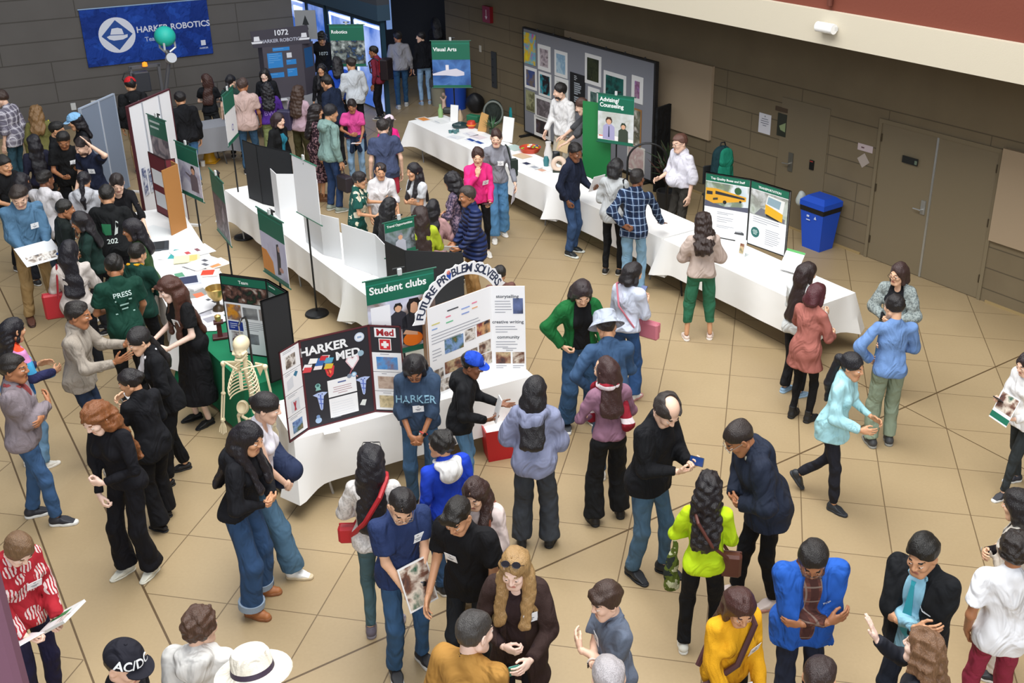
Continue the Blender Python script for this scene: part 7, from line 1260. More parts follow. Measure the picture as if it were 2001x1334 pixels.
# ---------------------------------------------------------------- skeleton model
def skeleton():
    x0, y0, rz = -3.12, 8.42, math.radians(172); r = empty('anatomical_skeleton', (x0, y0, 0), rz, 'life-size plastic skeleton hanging beside the medical trifold', 'skeleton'); B_ = mat('E6D8B4', .5)
    def fld(name, fn, res=.0065, parent=r):
        F = Field(res); fn(F); v, q = F.mesh(); return meshobj(name, [(v, q, 0)], [B_], parent)
    def skull(F):
        F.ell((0, -.01, 1.60), (.07, .09, .078), k=.02).ell((0, .045, 1.535), (.05, .045, .05), k=.02)
        for s_ in (-1, 1): F.ell((s_ * .03, .095, 1.55), (.019, .022, .018), op='s', k=.006); F.cap((s_ * .06, .03, 1.545), (s_ * .045, .075, 1.535), .011, k=.01)
        F.ell((0, .1, 1.52), (.01, .02, .014), op='s', k=.004)
    sk_ = fld('skull', skull); fld('jaw', lambda F: F.cap((-.045, .02, 1.50), (-.025, .075, 1.475), .011, k=.01).cap((.045, .02, 1.50), (.025, .075, 1.475), .011, k=.01).cap((-.025, .075, 1.475), (.025, .075, 1.475), .014, k=.01), parent=r)
    mb = MB()
    for k in range(24): mb.lathe([(.001, -.011), (.021, -.011), (.019, 0), (.021, .011), (.001, .011)], B_, (0, -.05 - .02 * math.sin(k * .28), .93 + k * .0235), 10); mb.tube([(0, -.06 - .02 * math.sin(k * .28), .93 + k * .0235), (0, -.1 - .02 * math.sin(k * .28), .92 + k * .0235)], .006, B_, 5)
    mb.build('spine', r, True)
    for k in range(10):
        z = 1.39 - k * .033; wd = .085 + .055 * math.sin(min(1., k / 6) * 1.5); dp = .06 + .045 * min(1, k / 5)
        for s_ in (-1, 1):
            mb = MB(); pts = [(s_ * wd * math.sin(t), -.06 + (dp + .05) * (1 - math.cos(t)) / 1.35 , z + .02 - .075 * t / 2.6) for t in np.linspace(.1, 2.35 if k < 7 else 1.7, 12)]; mb.tube(pts, .0065, B_, 6); mb.build('rib', r, True)
    MB().box((0, .085, 1.27), (.035, .012, .17), B_, rotx(.12), .006).build('sternum', r)
    for s_ in (-1, 1):
        MB().tube([(s_ * .02, .08, 1.385), (s_ * .09, .06, 1.405), (s_ * .18, .0, 1.405)], .009, B_).build('collarbone', r, True)
        MB().add([(s_ * .19, -.03, 1.4), (s_ * .07, -.09, 1.38), (s_ * .1, -.1, 1.24), (s_ * .19, -.025, 1.385), (s_ * .07, -.08, 1.37), (s_ * .1, -.09, 1.235)], [(0, 1, 2), (5, 4, 3), (0, 3, 4, 1), (1, 4, 5, 2), (2, 5, 3, 0)], B_).build('shoulder_blade', r)
        fld('upper_arm_bone', lambda F: F.ell((s_ * .2, -.01, 1.385), (.024,) * 3, k=.01).cap((s_ * .2, -.01, 1.38), (s_ * .235, 0, 1.08), .012, .011, k=.02).ell((s_ * .236, 0, 1.075), (.024, .016, .018), k=.01))
        mb = MB(); mb.tube([(s_ * .226, 0, 1.065), (s_ * .24, .05, .84)], .0075, B_); mb.tube([(s_ * .248, .0, 1.065), (s_ * .262, .05, .84)], .0085, B_); mb.build('forearm_bones', r, True)
        mb = MB()
        for f in range(5): mb.tube([(s_ * .25, .05, .82), (s_ * (.225 + f * .014), .06, .75), (s_ * (.222 + f * .016), .075, .68 + abs(f - 2) * .012)], .0055, B_, 5)
        mb.lathe([(.001, -.015), (.022, -.01), (.02, .012), (.001, .015)], B_, (s_ * .25, .05, .825), 8); mb.build('hand_bones', r, True)
        fld('hip_bone', lambda F: F.ell((s_ * .075, -.02, .93), (.055, .06, .07), k=.02).ell((s_ * .07, .02, .95), (.045, .05, .05), k=.01, op='s').cap((s_ * .06, .03, .86), (s_ * .012, .05, .855), .014, k=.02))
        fld('thigh_bone', lambda F: F.ell((s_ * .1, 0, .87), (.023,) * 3, k=.01).cap((s_ * .12, 0, .85), (s_ * .09, .01, .47), .014, .013, k=.02).ell((s_ * .088, .01, .46), (.034, .026, .024), k=.01))
        mb = MB(); mb.tube([(s_ * .085, .01, .45), (s_ * .085, .0, .08)], .0125, B_); mb.tube([(s_ * .11, .0, .43), (s_ * .105, -.005, .08)], .007, B_); mb.build('shin_bones', r, True)
        fld('foot_bones', lambda F: F.ell((s_ * .09, -.02, .05), (.022, .035, .022), k=.02).cap((s_ * .09, 0, .055), (s_ * .1, .14, .02), .024, .014, k=.02, sq=((0, 0, 1), .6)))
    st = mat('3A3B3D', .35, .7); p = empty('skeleton_stand', (x0, y0, 0), rz, 'dark hook stand carrying the plastic skeleton', 'stand'); MB().tube([(0, -.17, .04), (0, -.17, 1.74), (0, -.15, 1.8), (0, -.06, 1.82), (0, -.01, 1.78)], .011, st).build('pole', p, True)
    MB().tube([(0, -.01, 1.78), (0, -.012, 1.69)], .006, mat('C8C8C4', .3, .6)).build('hook', p)
    for k in range(5): a = k * 1.2566; MB().tube([(0, -.17, .06), (.25 * math.cos(a), -.17 + .25 * math.sin(a), .035)], .011, st).build('caster_leg', p)
skeleton()

# ---------------------------------------------------------------- things lying on the tables
ZT = .752
def onT(name, label, cat, xy, rz, fn, group=None, z=ZT):
    o = empty(name, (xy[0], xy[1], z), math.radians(rz), label, cat, group); fn(o); return o
def sheet(w_, h_, m, th=.002, marks=()):
    def fn(o):
        MB().box((0, 0, th / 2), (w_, h_, th), mat(m, .5) if isinstance(m, str) else m).build('sheet', o); I = np.eye(4); I[2, 3] = th
        for i, (c, u, v, ww, hh) in enumerate(marks): piece('printed_area', o, I, u * w_, v * h_, ww * w_, hh * h_, mat(c, .5) if isinstance(c, str) else c, .0008 + .0003 * i)
    return fn
# acrylic sign holder and sheets on the bus table
onT('sign_holder', 'clear upright flyer holder in front of the bus boards', 'flyer holder', (1.98, 12.76), -38, lambda o: (MB().box((0, 0, .11), (.17, .006, .22), mat('ECEFEF', .4), rotx(-.2)).build('flyer', o), MB().box((0, .04, .004), (.18, .11, .008), mat('E8F0F0', .1, alpha=.6)).build('clear_base', o), piece('photo', o, frame_m((-.085, -.025, .02), (1, 0, 0), (0, .2, 1)), .09, .02, .06, .13, PH[4], .012)))
onT('timetable_sheet', 'white timetable sheet with green header on bus table', 'flyer', (2.56, 12.22), -40, lambda o: (MB().box((0, 0, .14), (.26, .004, .28), mat('EEF0F2', .5), rotx(-.7)).build('sheet', o), piece('green_header', o, frame_m((-.13, .088, .245), (1, 0, 0), (0, .64, .76)), 0, -.02, .26, .03, mat('4AA050', .5), .004)))
onT('flyer', 'small photo flyer by the table end', 'flyer', (2.77, 12.28), -40, sheet(.12, .18, WHT, .003, [('C87A4A', -.3, 0, .6, .35)]))
# art table
onT('paper_print', 'orange print at the far end of the art table', 'print', (-3.16, 19.54), -50, sheet(.3, .22, 'E8E4DE', .002, [('E0904A', -.4, -.35, .75, .7)]))
onT('paper_print', 'white sheet next to the orange print', 'print', (-2.83, 19.37), -52, sheet(.3, .24, 'ECECEA', .002, [('B8BCC4', -.3, -.3, .6, .1)]))
def vase(prof, c, n=18): return lambda o: MB().lathe(prof, mat(c, .35), n=n).build('vessel', o, True)
onT('ceramic_bottle', 'pale green ceramic bottle at far end of art table', 'ceramic', (-2.86, 19.71), 0, vase([(.001, 0), (.045, 0), (.05, .14), (.022, .2), (.025, .25), (.001, .25)], '8AAE74'), 'ceramics on the art table')
def figurine(o):
    F = Field(.01); F.cap((0, 0, .0), (0, 0, .16), .05, .03, k=.02).cap((0, 0, .16), (.05, 0, .26), .022, .016, k=.02).cap((0, 0, .16), (-.06, 0, .24), .02, .016, k=.02).ell((.0, 0, .3), (.035, .03, .04)); v, q = F.mesh(); meshobj('figure', [(v, q, 0)], [mat('C8A898', .5)], o); MB().box((0, 0, -.0), (.12, .1, .03), mat('2A2A28', .5)).build('base', o)
onT('ceramic_figurine', 'pink branching clay figurine behind the green bottle', 'ceramic', (-2.87, 20.30), 0, figurine, 'ceramics on the art table')
onT('ceramic_figurine', 'dark low clay piece behind the green bottle', 'ceramic', (-2.75, 19.98), 0, lambda o: MB().box((0, 0, .06), (.2, .14, .12), mat('3A3C38', .5), None, .03).build('block', o), 'ceramics on the art table')
onT('picture_frame', 'slim white standing card left of the black mask', 'card', (-2.55, 19.37), -20, lambda o: MB().box((0, 0, .16), (.16, .02, .32), mat('ECECEA', .5), rotx(-.15), .003).build('card', o))
onT('ceramic_vase', 'pointed beige clay vase beside the white card', 'ceramic', (-2.45, 19.42), 0, vase([(.001, 0), (.05, 0), (.06, .08), (.02, .2), (.001, .24)], 'B8A084'), 'ceramics on the art table')
def mask(o): F = Field(.01); F.ell((0, 0, .05), (.14, .1, .07), k=.02).ell((.08, .03, .05), (.1, .09, .05), k=.03).ell((-.04, 0, .13), (.06, .05, .05), op='s', k=.02).noise(.006, 40, 2).plane((0, 0, 0), (0, 0, -1)); v, q = F.mesh(); meshobj('form', [(v, q, 0)], [mat('20383A', .3)], o)
onT('ceramic_bowl', 'dark teal organic ceramic form on the art table', 'ceramic', (-2.42, 18.94), 10, mask, 'ceramics on the art table')
onT('glass_piece', 'small teal glass cluster before the dark ceramic form', 'ceramic', (-2.48, 18.62), 10, lambda o: [MB().lathe([(.001, 0), (.03, 0), (.035, .05), (.001, .055)], mat('4A7A7C', .2), (x, y, 0), 10).build('blob', o, True) for x, y in ((0, 0), (.07, .02), (.03, -.07), (-.06, -.02))], 'ceramics on the art table')
onT('painted_pot', 'red and orange painted pot on the art table', 'ceramic', (-2.19, 18.95), 10, lambda o: (MB().lathe([(.001, 0), (.06, 0), (.09, .06), (.07, .13), (.06, .13), (.001, .1)], mat('C8402C', .4), n=16).build('vessel', o, True), MB().lathe([(.092, .05), (.093, .075)], mat('E89030', .4), n=16).build('band', o, True)), 'ceramics on the art table')
onT('green_box', 'green box at the back edge of the art table', 'box', (-2.19, 19.42), -30, lambda o: MB().box((0, 0, .06), (.26, .14, .12), mat('1E6A4A', .5), None, .01).build('box', o))
onT('cardboard_easel', 'tan cardboard piece standing on the art table', 'board', (-1.96, 18.70), -25, lambda o: MB().prism([(-.1, 0), (.08, 0), (.14, .32), (.0, .36), (-.03, .28)], -.012, .012, mat('C89A5C', .7), np.array([[1, 0, 0, 0], [0, 0, -1, 0], [0, 1, 0, 0], [0, 0, 0, 1.]])).build('board', o))
def sprig(o):
    rr = random.Random(9); mb = MB(); m = mat('2E5A34', .6)
    for k in range(34): a, e = rr.uniform(0, 6.28), rr.uniform(.2, 1.3); d = V3(math.cos(a) * math.cos(e), math.sin(a) * math.cos(e), math.sin(e)); s_ = unit(np.cross(d, (0, 0, 1))) * .012; b = V3(0, 0, .1); mb.add([b, b + d * .12 + s_, b + d * .24, b + d * .12 - s_], [(0, 1, 2, 3)], m)
    mb.build('leaves', o); MB().lathe([(.001, 0), (.06, 0), (.07, .1), (.001, .1)], mat('3A4A3A', .6), n=14).build('pot', o, True)
onT('potted_plant', 'small green spiky plant on the art table', 'plant', (-1.76, 18.54), 0, sprig)
onT('picture_frame', 'white framed standing picture with green square', 'picture', (-1.44, 18.04), -35, lambda o: (MB().box((0, 0, .22), (.24, .02, .44), mat('EDEDEA', .5), rotx(-.18), .004).build('frame', o), piece('green_square', o, frame_m((-.12, -.012, 0), (1, 0, 0), (0, .18, .98)), .07, .24, .1, .12, mat('1E5A48', .5), .004)))
for i, (px, c, lb) in enumerate((((-2.16, 18.52), 'E8E8EC', 'white print between pot and blue cards'), ((-2.00, 18.32), 'E8DCE0', 'pale pink print beside the cardboard piece'), ((-2.41, 18.31), 'E4E6E8', 'white sheet in front of glass cluster'))): onT('paper_print', lb, 'print', px, -54 + 10 * i, sheet(.28, .2, c, .002, [('C8CCD4', -.3, -.3, .5, .15)]))
for px, lb in (((-2.12, 18.12), 'blue card nearer the far end of art table'), ((-1.96, 17.96), 'blue card nearer the pink sweater woman')): onT('blue_card', lb, 'card', px, -52, sheet(.2, .13, 'E4E8F0', .003, [('1F4A96', -.5, -.2, 1., .6)]))
# middle of the right row: snacks, prints, clay pieces
def snacks(o):
    MB().lathe([(.001, 0), (.15, 0), (.19, .08), (.18, .085), (.14, .02), (.001, .015)], mat('C84A30', .5), n=24).build('bowl', o, True)
    rr = random.Random(2)
    for k in range(16): MB().box((rr.uniform(-.13, .13), rr.uniform(-.1, .1), .07 + rr.uniform(0, .03)), (.06, .04, .02), mat(('8AC030', 'E0C020', 'D03A30', 'E8E4D8', '30408A')[k % 5], .4), rotz(rr.uniform(0, 3)), .006).build('candy', o)
onT('snack_bowl', 'red bowl of colourful candy before the grey sweater man', 'bowl', (-1.02, 17.44), 0, snacks)
onT('paper_print', 'pale aqua sheet beside the candy bowl', 'print', (-1.30, 17.66), -50, sheet(.34, .25, 'B8CCC4', .002)); onT('paper_print', 'tan folder under the candy bowl', 'print', (-1.14, 17.17), -48, sheet(.3, .22, 'D8C0A0', .002))
for px, lb in (((-1.03, 16.73), 'dark blue print on the middle right table'), ((-0.89, 16.53), 'grey sketch on the middle right table'), ((-0.76, 16.37), 'peach sketch on the middle right table')): onT('paper_print', lb, 'print', px, -50, sheet(.22, .17, 'ECECEA', .002, [('2A3450' if 'blue' in lb else 'A8ACB4' if 'grey' in lb else 'D8A890', -.35, -.3, .6, .55)]))
onT('clay_ring', 'pale ring shaped clay piece with dark hole', 'ceramic', (-0.49, 16.32), 0, lambda o: (MB().tube([(.09 * math.cos(t), .02 * math.sin(t), .12 + .09 * math.sin(t)) for t in np.linspace(0, 2 * math.pi, 25)], .042, mat('D8C0AC', .6), 12, False).build('ring', o, True), MB().box((0, 0, .015), (.2, .14, .03), mat('2A3228', .5)).build('base', o)), 'ceramics on the art table')
onT('ceramic_vase', 'black cup shaped vase behind the clay ring', 'ceramic', (-0.58, 16.86), 0, vase([(.001, 0), (.07, 0), (.09, .1), (.085, .16), (.07, .15), (.001, .05)], '23262A'), 'ceramics on the art table')
onT('ceramic_vase', 'tall white vase under the man in white shirt hands', 'ceramic', (-0.68, 16.79), 0, vase([(.001, 0), (.06, 0), (.075, .16), (.04, .3), (.05, .36), (.001, .36)], 'E0DCD8'), 'ceramics on the art table')
onT('ceramic_vase', 'small teal patterned vessel left of the black vase', 'ceramic', (-0.71, 16.62), 0, vase([(.001, 0), (.04, 0), (.05, .1), (.03, .16), (.001, .16)], '3A7A80'), 'ceramics on the art table')
onT('wooden_board', 'pale wooden board standing behind the black vase', 'board', (-0.45, 17.43), -50, lambda o: MB().box((0, 0, .1), (.3, .02, .2), mat('D8BC90', .6), rotx(-.4), .004).build('board', o))
onT('paper_stack', 'white papers by the navy jacket man', 'papers', (0.19, 15.80), -52, sheet(.3, .22, 'F0F0F0', .01))
# newspapers and books on the left table
NP = [((-5.32, 12.63), 'white flyer with teal band by the laptop', .34, .5, 'ECECEE', [('3AA8A8', -.45, -.2, .9, .18)]), ((-5.17, 12.70), 'white newsletter with red spots beside the teal flyer', .34, .46, 'EEEEF0', [('8A5A60', -.2, .1, .3, .1), ('C84A50', -.1, -.2, .25, .12)]), ((-5.15, 12.44), 'yellow topped leaflet among newspapers', .24, .3, 'EEE8C0', [('E0D080', -.4, .1, .8, .3)]),
 ((-4.89, 12.29), 'newspaper with three small photos near the back edge', .3, .4, 'EAEAEC', [('5A5C64', -.3, .1, .25, .12), ('6A6C74', .05, -.1, .3, .12)]), ((-5.06, 11.91), 'white booklet with green picture', .3, .38, 'F0F0EE', [('5A9A7A', -.3, -.1, .6, .25)]), ((-4.75, 12.00), 'magazine with red and orange flower cover', .22, .28, 'E8E0DA', [('E0482C', -.35, -.2, .7, .5)]),
 ((-4.74, 12.29), 'orange edged paper near back corner', .26, .3, 'F0E8E0', [('E8A060', -.2, -.3, .6, .4)]), ((-4.89, 11.66), 'thick dark blue yearbook on the newspaper table', .26, .34, 'C8CCD4', [('2A3454', -.42, -.4, .84, .8)]), ((-4.74, 11.63), 'white folded page right of the yearbook', .24, .3, 'ECECEE', []),
 ((-4.71, 11.30), 'magazine with orange and grey cover', .3, .4, '8A8C88', [('D8704A', -.1, .1, .5, .25), ('4A5450', -.4, -.4, .8, .3)]), ((-4.62, 11.04), 'white magazine below the orange one', .34, .44, 'F0F0F0', []), ((-4.46, 11.07), 'newspaper with black oval photo', .36, .5, 'E8E8EA', [('2A2A2E', .05, .15, .2, .12), ('4A4A50', -.2, .12, .15, .08)]),
 ((-4.47, 10.85), 'newspaper with grey photo and text columns', .34, .46, 'E6E6EA', [('8A8A90', -.35, -.1, .3, .3), ('B8B8C0', .05, -.3, .3, .6)]), ((-4.32, 10.52), 'open newspaper page hanging over the green cloth', .3, .4, 'ECECEE', [('C8C8D0', -.35, -.3, .3, .6), ('C8C8D0', .05, -.3, .3, .6)]), ((-4.24, 10.64), 'curled newspaper beside the trophy', .26, .3, 'DCDCE2', [('9A9AA4', -.3, -.2, .5, .4)])]
for i, (xy, lb, a, b, c, mk) in enumerate(NP): onT('printed_paper' if 'yearbook' not in lb else 'yearbook', lb, 'newspaper' if 'news' in lb else 'booklet', xy, -60 + (i * 37) % 60 - 25, sheet(a * 1.05, b * 1.05, c, .035 if 'yearbook' in lb else .004 + .002 * (i % 3), mk), 'papers on the left table', ZT + .006 * (i % 4))
onT('gold_trophy', 'gold striped trophy bowl beside the team trifold', 'trophy', (-4.25, 10.94), 0, lambda o: (MB().lathe([(.001, .12), (.05, .13), (.1, .2), (.12, .28), (.11, .28), (.09, .21), (.001, .16)], mat('B89A5A', .3, .7), n=24).build('bowl', o, True), MB().lathe([(.001, 0), (.07, 0), (.06, .04), (.02, .07), (.02, .13), (.001, .13)], mat('4A3A28', .4), n=20).build('base', o, True)))
onT('wooden_trophy', 'dark red wooden trophy stand on the green cloth', 'trophy', (-4.00, 10.23), 20, lambda o: (MB().box((0, 0, .015), (.16, .12, .03), mat('4A1A1C', .4), None, .005).build('base', o), MB().box((0, 0, .1), (.05, .04, .15), mat('5A2022', .4)).build('post', o), MB().box((0, 0, .19), (.1, .08, .03), mat('4A1A1C', .4), None, .005).build('top', o), MB().lathe([(.001, 0), (.03, 0), (.035, .06), (.001, .08)], mat('C8A868', .3, .6), (0, 0, .205), 14).build('cup', o, True)))
def laptop(o):
    MB().box((0, 0, .01), (.33, .23, .018), mat('3A4148', .4, .3), None, .004).build('base', o); MB().box((0, 0, .0205), (.28, .12, .002), mat('1E2226', .5)).build('keyboard', o); s_ = MB().box((0, .17, .1), (.33, .012, .22), mat('2A3038', .4), rotx(-.55), .004).build('screen_lid', o)
onT('laptop', 'open laptop with blue-black screen on the left table', 'laptop', (-5.67, 12.89), 110, laptop)
onT('paper_sheet', 'large pale sheet lying on the table behind the laptop', 'paper', (-5.95, 13.40), 60, sheet(.4, .5, 'E4E8E8', .004))
onT('paper_note', 'small white note card in front of medical trifold', 'card', (-2.36, 8.34), 25, sheet(.15, .08, 'F4F4F4', .002)); onT('paper_note', 'small paper scrap on the robotics table', 'paper', (-6.3, 20.98), 25, sheet(.3, .2, 'E4E4E6', .003))
onT('open_box', 'bright red open box bag on the floor beside front table', 'bag', (-0.89, 9.13), 20, lambda o: (MB().add([(-.14, -.1, 0), (.14, -.1, 0), (.14, .1, 0), (-.14, .1, 0), (-.17, -.12, .36), (.17, -.12, .36), (.17, .12, .36), (-.17, .12, .36), (-.15, -.1, .34), (.15, -.1, .34), (.15, .1, .34), (-.15, .1, .34)], [(3, 2, 1, 0), (0, 1, 5, 4), (1, 2, 6, 5), (2, 3, 7, 6), (3, 0, 4, 7), (4, 5, 9, 8), (5, 6, 10, 9), (6, 7, 11, 10), (7, 4, 8, 11)], mat('C01C24', .5)).build('box_body', o), MB().box((0, 0, .325), (.29, .19, .01), mat('EDEDE8', .6)).build('papers_inside', o)), None, 0.)

# ---------------------------------------------------------------- things people hold or carry
def pbook(w_, h_, cover, th=.006, marks=()): return sheet(w_, h_, cover, th, marks)
def phone(o): MB().box((0, 0, 0), (.072, .148, .009), mat('16171A', .3), None, .006).build('phone_body', o); piece('screen', o, np.eye(4), -.033, -.07, .066, .14, mat('24407A', .25, emit=.08), .0055)
def purse(col, w_=.24, h_=.18, d_=.07, flap=None):
    def fn(o): MB().box((0, 0, 0), (w_, d_, h_), mat(col, .5, bump=.15), None, .02).build('bag_body', o); MB().box((0, d_ * .5, h_ * .18), (w_ * .98, .012, h_ * .6), mat(flap or col, .5), None, .008).build('flap', o)
    return fn
def strapped(pid, name, label, cat, col, off, body, pts, w_=.011, rot=(0, 0, 0)):
    o = held(pid, name, label, cat, off, rot, body); root, J, s = LIVE[pid]; Mi = np.array((root.matrix_basis if 1 else None)); T = J['T']; q = [T(*p) * s for p in pts]; Q = []
    for a, b in zip(q, q[1:]): Q += [a + (b - a) * t for t in (0, .33, .67)]
    Q.append(q[-1]); Rz = rotz(root.rotation_euler.z); Wd = [Rz @ p + np.array(root.location) for p in Q]; Inv = np.linalg.inv(np.array(o.matrix_world if False else o.matrix_basis)); mb = MB(); mb.tube([(Inv @ np.array((*p, 1.)))[:3] for p in Wd], w_, mat(col, .6), 6); mb.build('strap', o, True)
held('redshirt', 'booklet', 'green and white booklets held by the woman in red shirt', 'booklet', (-.1, .34, 1.0), (35, 0, 20), pbook(.22, .3, 'DCE0E0', .02, [('1E7A48', -.3, -.4, .3, .6), (PH[1], .05, .1, .4, .35)])); held('redshirt', 'paper_sheet', 'white sheet under the red-shirt woman right hand', 'paper', (.17, .3, .98), (30, 0, -5), pbook(.2, .26, 'EEEEF0', .003))
held('bluemanbook', 'newspaper', 'open newspaper held by the man in blue shirt', 'newspaper', (0, .36, .98), (-28, 0, 5), pbook(.46, .34, 'D8DADC', .004, [(PH[1], -.4, .05, .8, .35)]))
held('navypolo', 'photo_booklet', 'photo covered booklet held by the man in navy polo', 'booklet', (-.03, .235, .97), (-66, 0, 12), pbook(.24, .33, 'E4E4E4', .008, [(PH[0], -.46, -.46, .92, .92)]))
held('baldman', 'phone', 'phone held by the balding man in black', 'phone', 'R(-.06,.02,.02)', (30, 60, 20), phone); held('pinkbag', 'phone', 'phone held by the woman with pink bag', 'phone', 'R(-.06,.02,.03)', (40, 0, 0), phone); held('phoneboy', 'phone', 'phone held by the young man in black shirt', 'phone', 'L(.04,.02,.02)', (40, 0, 0), phone); held('whiteshirtedge', 'phone', 'phone held by the woman at right edge', 'phone', 'R(-.05,.03,.02)', (40, 0, 10), phone)
held('whiteshirtedge', 'brochure', 'green topped brochure held by the woman at right edge', 'booklet', 'L(0,.03,.1)', (-65, 0, 0), pbook(.22, .28, 'E4E6E8', .004, [(PH[0], -.46, -.46, .92, .6), (GRN, -.5, .25, 1., .2)]))
held('navybrochure', 'brochure', 'white brochure held by the man in navy jacket', 'booklet', 'L(0,.02,.06)', (65, 0, -20), pbook(.22, .28, 'EAEAEE', .006, [('C8B8C8', -.3, -.3, .4, .3)])); held('puffer', 'folded_paper', 'folded white paper held by the man in puffer jacket', 'paper', 'L(0,.05,.02)', (10, 55, 0), pbook(.1, .28, 'E4E8F0', .004)); held('capboy', 'booklet', 'white booklet held by the boy in blue cap', 'booklet', 'R(0,.03,.08)', (75, 0, 20), pbook(.11, .24, 'E8E8E8', .01))
held('yellow', 'notebook', 'white notebook held by the woman in yellow sweater', 'notebook', (.05, .33, .96), (-40, 0, 0), pbook(.2, .26, 'D8DCE0', .012)); held('blonde', 'folder', 'teal folder held low by the blonde woman', 'folder', (-.02, .3, .95), (55, 0, 30), pbook(.07, .26, '1E8A7A', .01, [('D8ECE8', -.5, .3, 1., .2)])); held('greysweat', 'brochure', 'pale brochures in the grey-sweater woman hand', 'booklet', 'L(0,.0,-.06)', (80, 0, 60), pbook(.2, .28, 'D8D8E4', .006)); held('pinksweater', 'wallet', 'dark red wallet held by the woman in pink sweater', 'wallet', 'L(0,.02,.03)', (20, 0, 0), pbook(.12, .16, '4A2228', .02)); held('pinktee', 'paper_plate', 'white paper held by the girl in pink t-shirt', 'paper', 'L(0,.02,.02)', (10, 0, 0), pbook(.16, .16, 'E8E4E4', .006))
held('scarf', 'pen', 'white pen held by the woman with red scarf', 'pen', 'R(0,.02,.0)', (20, 40, 0), lambda o: MB().tube([(0, 0, -.07), (0, 0, .07)], .006, mat('ECECEC', .4)).build('pen_body', o))
strapped('scarf', 'handbag', 'small black handbag of the woman with red scarf', 'bag', '1A1A1C', (.16, .24, .88), purse('1B1B1D', .16, .16, .08), [(.1, .24, 1.0), (.14, .26, .96)])
strapped('pinkbag', 'shoulder_bag', 'pink shoulder bag on the woman in pale sweatshirt', 'bag', 'B86A78', (.2, .16, .9), purse('C0707E', .26, .2, .08), [(.16, .12, 1.0), (.02, .16, 1.25), (-.12, .08, 1.46), (-.13, -.06, 1.47), (-.02, -.17, 1.25), (.15, -.08, 1.0)])
strapped('redstrap', 'crossbody_bag', 'red crossbody bag on the woman in white jacket', 'bag', 'B01E28', (-.2, .08, .93), purse('B8202A', .2, .15, .08), [(-.17, .1, 1.0), (-.02, .18, 1.2), (.1, .1, 1.45), (.12, -.03, 1.485), (.08, -.17, 1.4), (-.04, -.19, 1.2), (-.17, -.05, 1.0)], .019)
strapped('lime', 'crossbody_bag', 'brown crossbody bag on the woman in lime sweater', 'bag', '5A2E24', (.22, .0, .93), purse('5E3428', .16, .2, .08), [(.19, .05, 1.02), (.02, .17, 1.2), (-.1, .1, 1.45), (-.11, -.03, 1.48), (-.06, -.17, 1.4), (.06, -.17, 1.2), (.19, -.05, 1.02)], .013)
o = held('lime', 'silk_scarf', 'green patterned silk scarf hanging from the lime woman arm', 'scarf', (-.24, .1, .88), (0, 0, 0), lambda o: None); F = Field(.012); F.cap((0, 0, .12), (-.02, .02, -.28), .035, .07, k=.02, sq=((0, 1, 0), .4)).noise(.01, 45, 2); v, q = F.mesh(); meshobj('scarf_cloth', [(v, q, 0)], [fabric('5A6A2A', 'camo', 'C8CCA8', '2A3230')], o)
strapped('yellow', 'shoulder_bag', 'patterned strap bag on the woman in yellow sweater', 'bag', '4A2A2C', (.24, .1, .92), purse('4A2A2C', .2, .16, .07), [(.2, .1, 1.0), (.05, .17, 1.2), (-.09, .1, 1.45), (-.1, -.03, 1.48), (0, -.17, 1.3), (.2, -.06, 1.0)], .02)
strapped('creamwoman', 'shoulder_bag', 'black bag with brown strap on the cream-jumper woman', 'bag', '8A4A32', (-.22, .12, .98), purse('2A2426', .2, .16, .07), [(-.18, .12, 1.06), (-.13, .13, 1.25), (-.12, .06, 1.46), (-.12, -.06, 1.46), (-.17, -.08, 1.06)], .012)
strapped('greyblack', 'tote_bag', 'black tote on the grey-cardigan woman shoulder', 'bag', '1A1B1E', (.26, -.02, 1.0), purse('1D1F26', .3, .3, .1), [(.2, .08, 1.13), (.15, .05, 1.46), (.15, -.06, 1.46), (.22, -.1, 1.13)], .012)
strapped('greysweat', 'shoulder_bag', 'dark green bag on the grey-sweater woman shoulder', 'bag', '1C2A24', (-.25, .04, 1.12), purse('1E2E28', .12, .28, .08), [(-.2, .06, 1.24), (-.15, .06, 1.46), (-.15, -.05, 1.46), (-.2, -.06, 1.24)], .012)
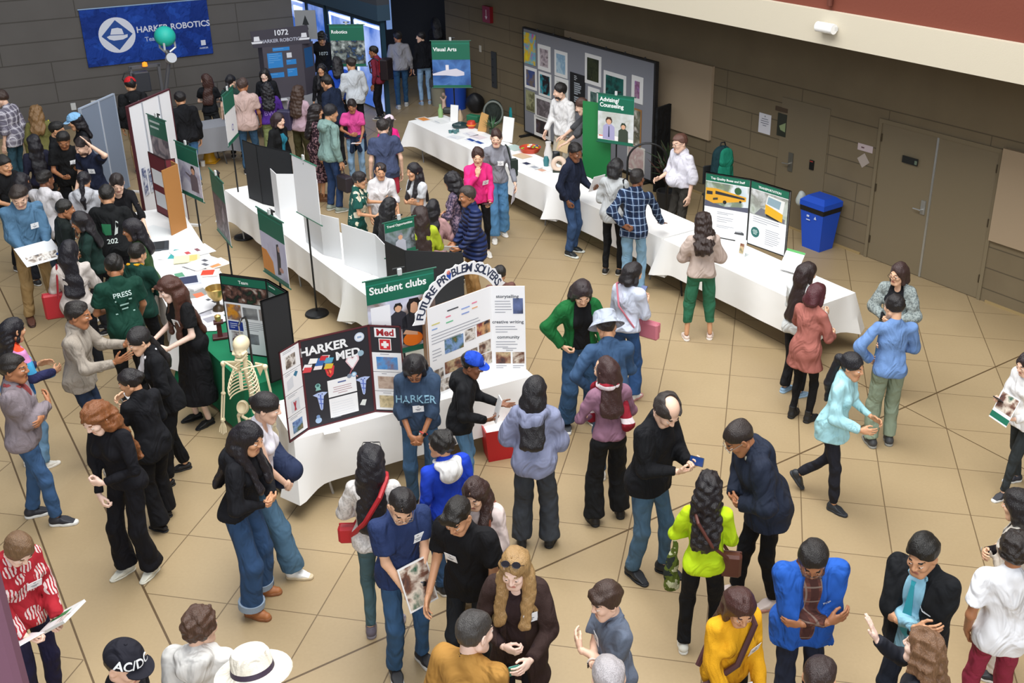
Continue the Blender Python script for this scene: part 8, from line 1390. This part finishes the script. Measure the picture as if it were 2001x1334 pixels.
strapped('mintehood', 'handbag', 'dark quilted handbag carried by the mint hoodie man', 'bag', '3A2E2A', (.27, .06, .52), purse('2E2A32', .3, .26, .14), [(.2, .05, .66), (.24, .05, .84), (.3, .06, .66)], .009)
strapped('creamred', 'tote_bag', 'red tote on the cream-jacket woman', 'bag', '8A1A24', (-.24, .06, .95), purse('A8202A', .26, .3, .1), [(-.2, .08, 1.08), (-.15, .05, 1.46), (-.15, -.06, 1.46), (-.2, -.1, 1.08)], .012)
strapped('curlylilac', 'backpack', 'dark patterned backpack hanging off the lilac-sweater woman', 'backpack', '2A2A3A', (-.24, -.1, 1.08), purse('33304A', .26, .36, .16), [(-.16, .06, 1.2), (-.14, .04, 1.46), (-.14, -.08, 1.44), (-.18, -.1, 1.2)], .014)
strapped('maroonpack', 'backpack', 'red and black backpack on the man in maroon shirt', 'backpack', '1A1A1C', (0, -.24, 1.2), purse('22181C', .32, .44, .18, 'C02028'), [(-.1, -.15, 1.4), (-.11, .0, 1.48), (-.12, .13, 1.38), (-.15, .1, 1.15), (-.15, -.1, 1.05)], .016)
strapped('curlyolive', 'tote_bag', 'bright yellow bag on the olive-jacket woman arm', 'bag', 'C8C020', (.26, .0, 1.2), purse('D0D02A', .2, .28, .08), [(.2, .06, 1.3), (.16, .04, 1.46), (.2, -.05, 1.3)], .01)
held('darktop' if 0 else 'greendark', 'phone', 'phone held by the woman in dark green top', 'phone', 'R(0,.03,.03)', (40, 0, 0), phone)
held('tankgirl', 'navy_jacket', 'navy jacket draped over the tank-top woman arm', 'jacket', (-.26, .08, .98), (0, 0, 0), lambda o: [meshobj('draped_cloth', [(*Field(.014).cap((0, 0, .14), (.02, .04, -.2), .075, .12, k=.03, sq=((1, 0, 0), .6)).cap((0, -.06, .1), (.16, .16, -.05), .07, .09, k=.05).noise(.008, 26, 4).mesh(), 0)], [fabric('252F4A')], o)])
held('suitback', 'phone', 'white phone held by the student in black suit', 'phone', 'L(0,.03,.03)', (50, 0, 0), lambda o: MB().box((0, 0, 0), (.072, .148, .009), mat('D8DADC', .3), None, .006).build('phone_body', o))
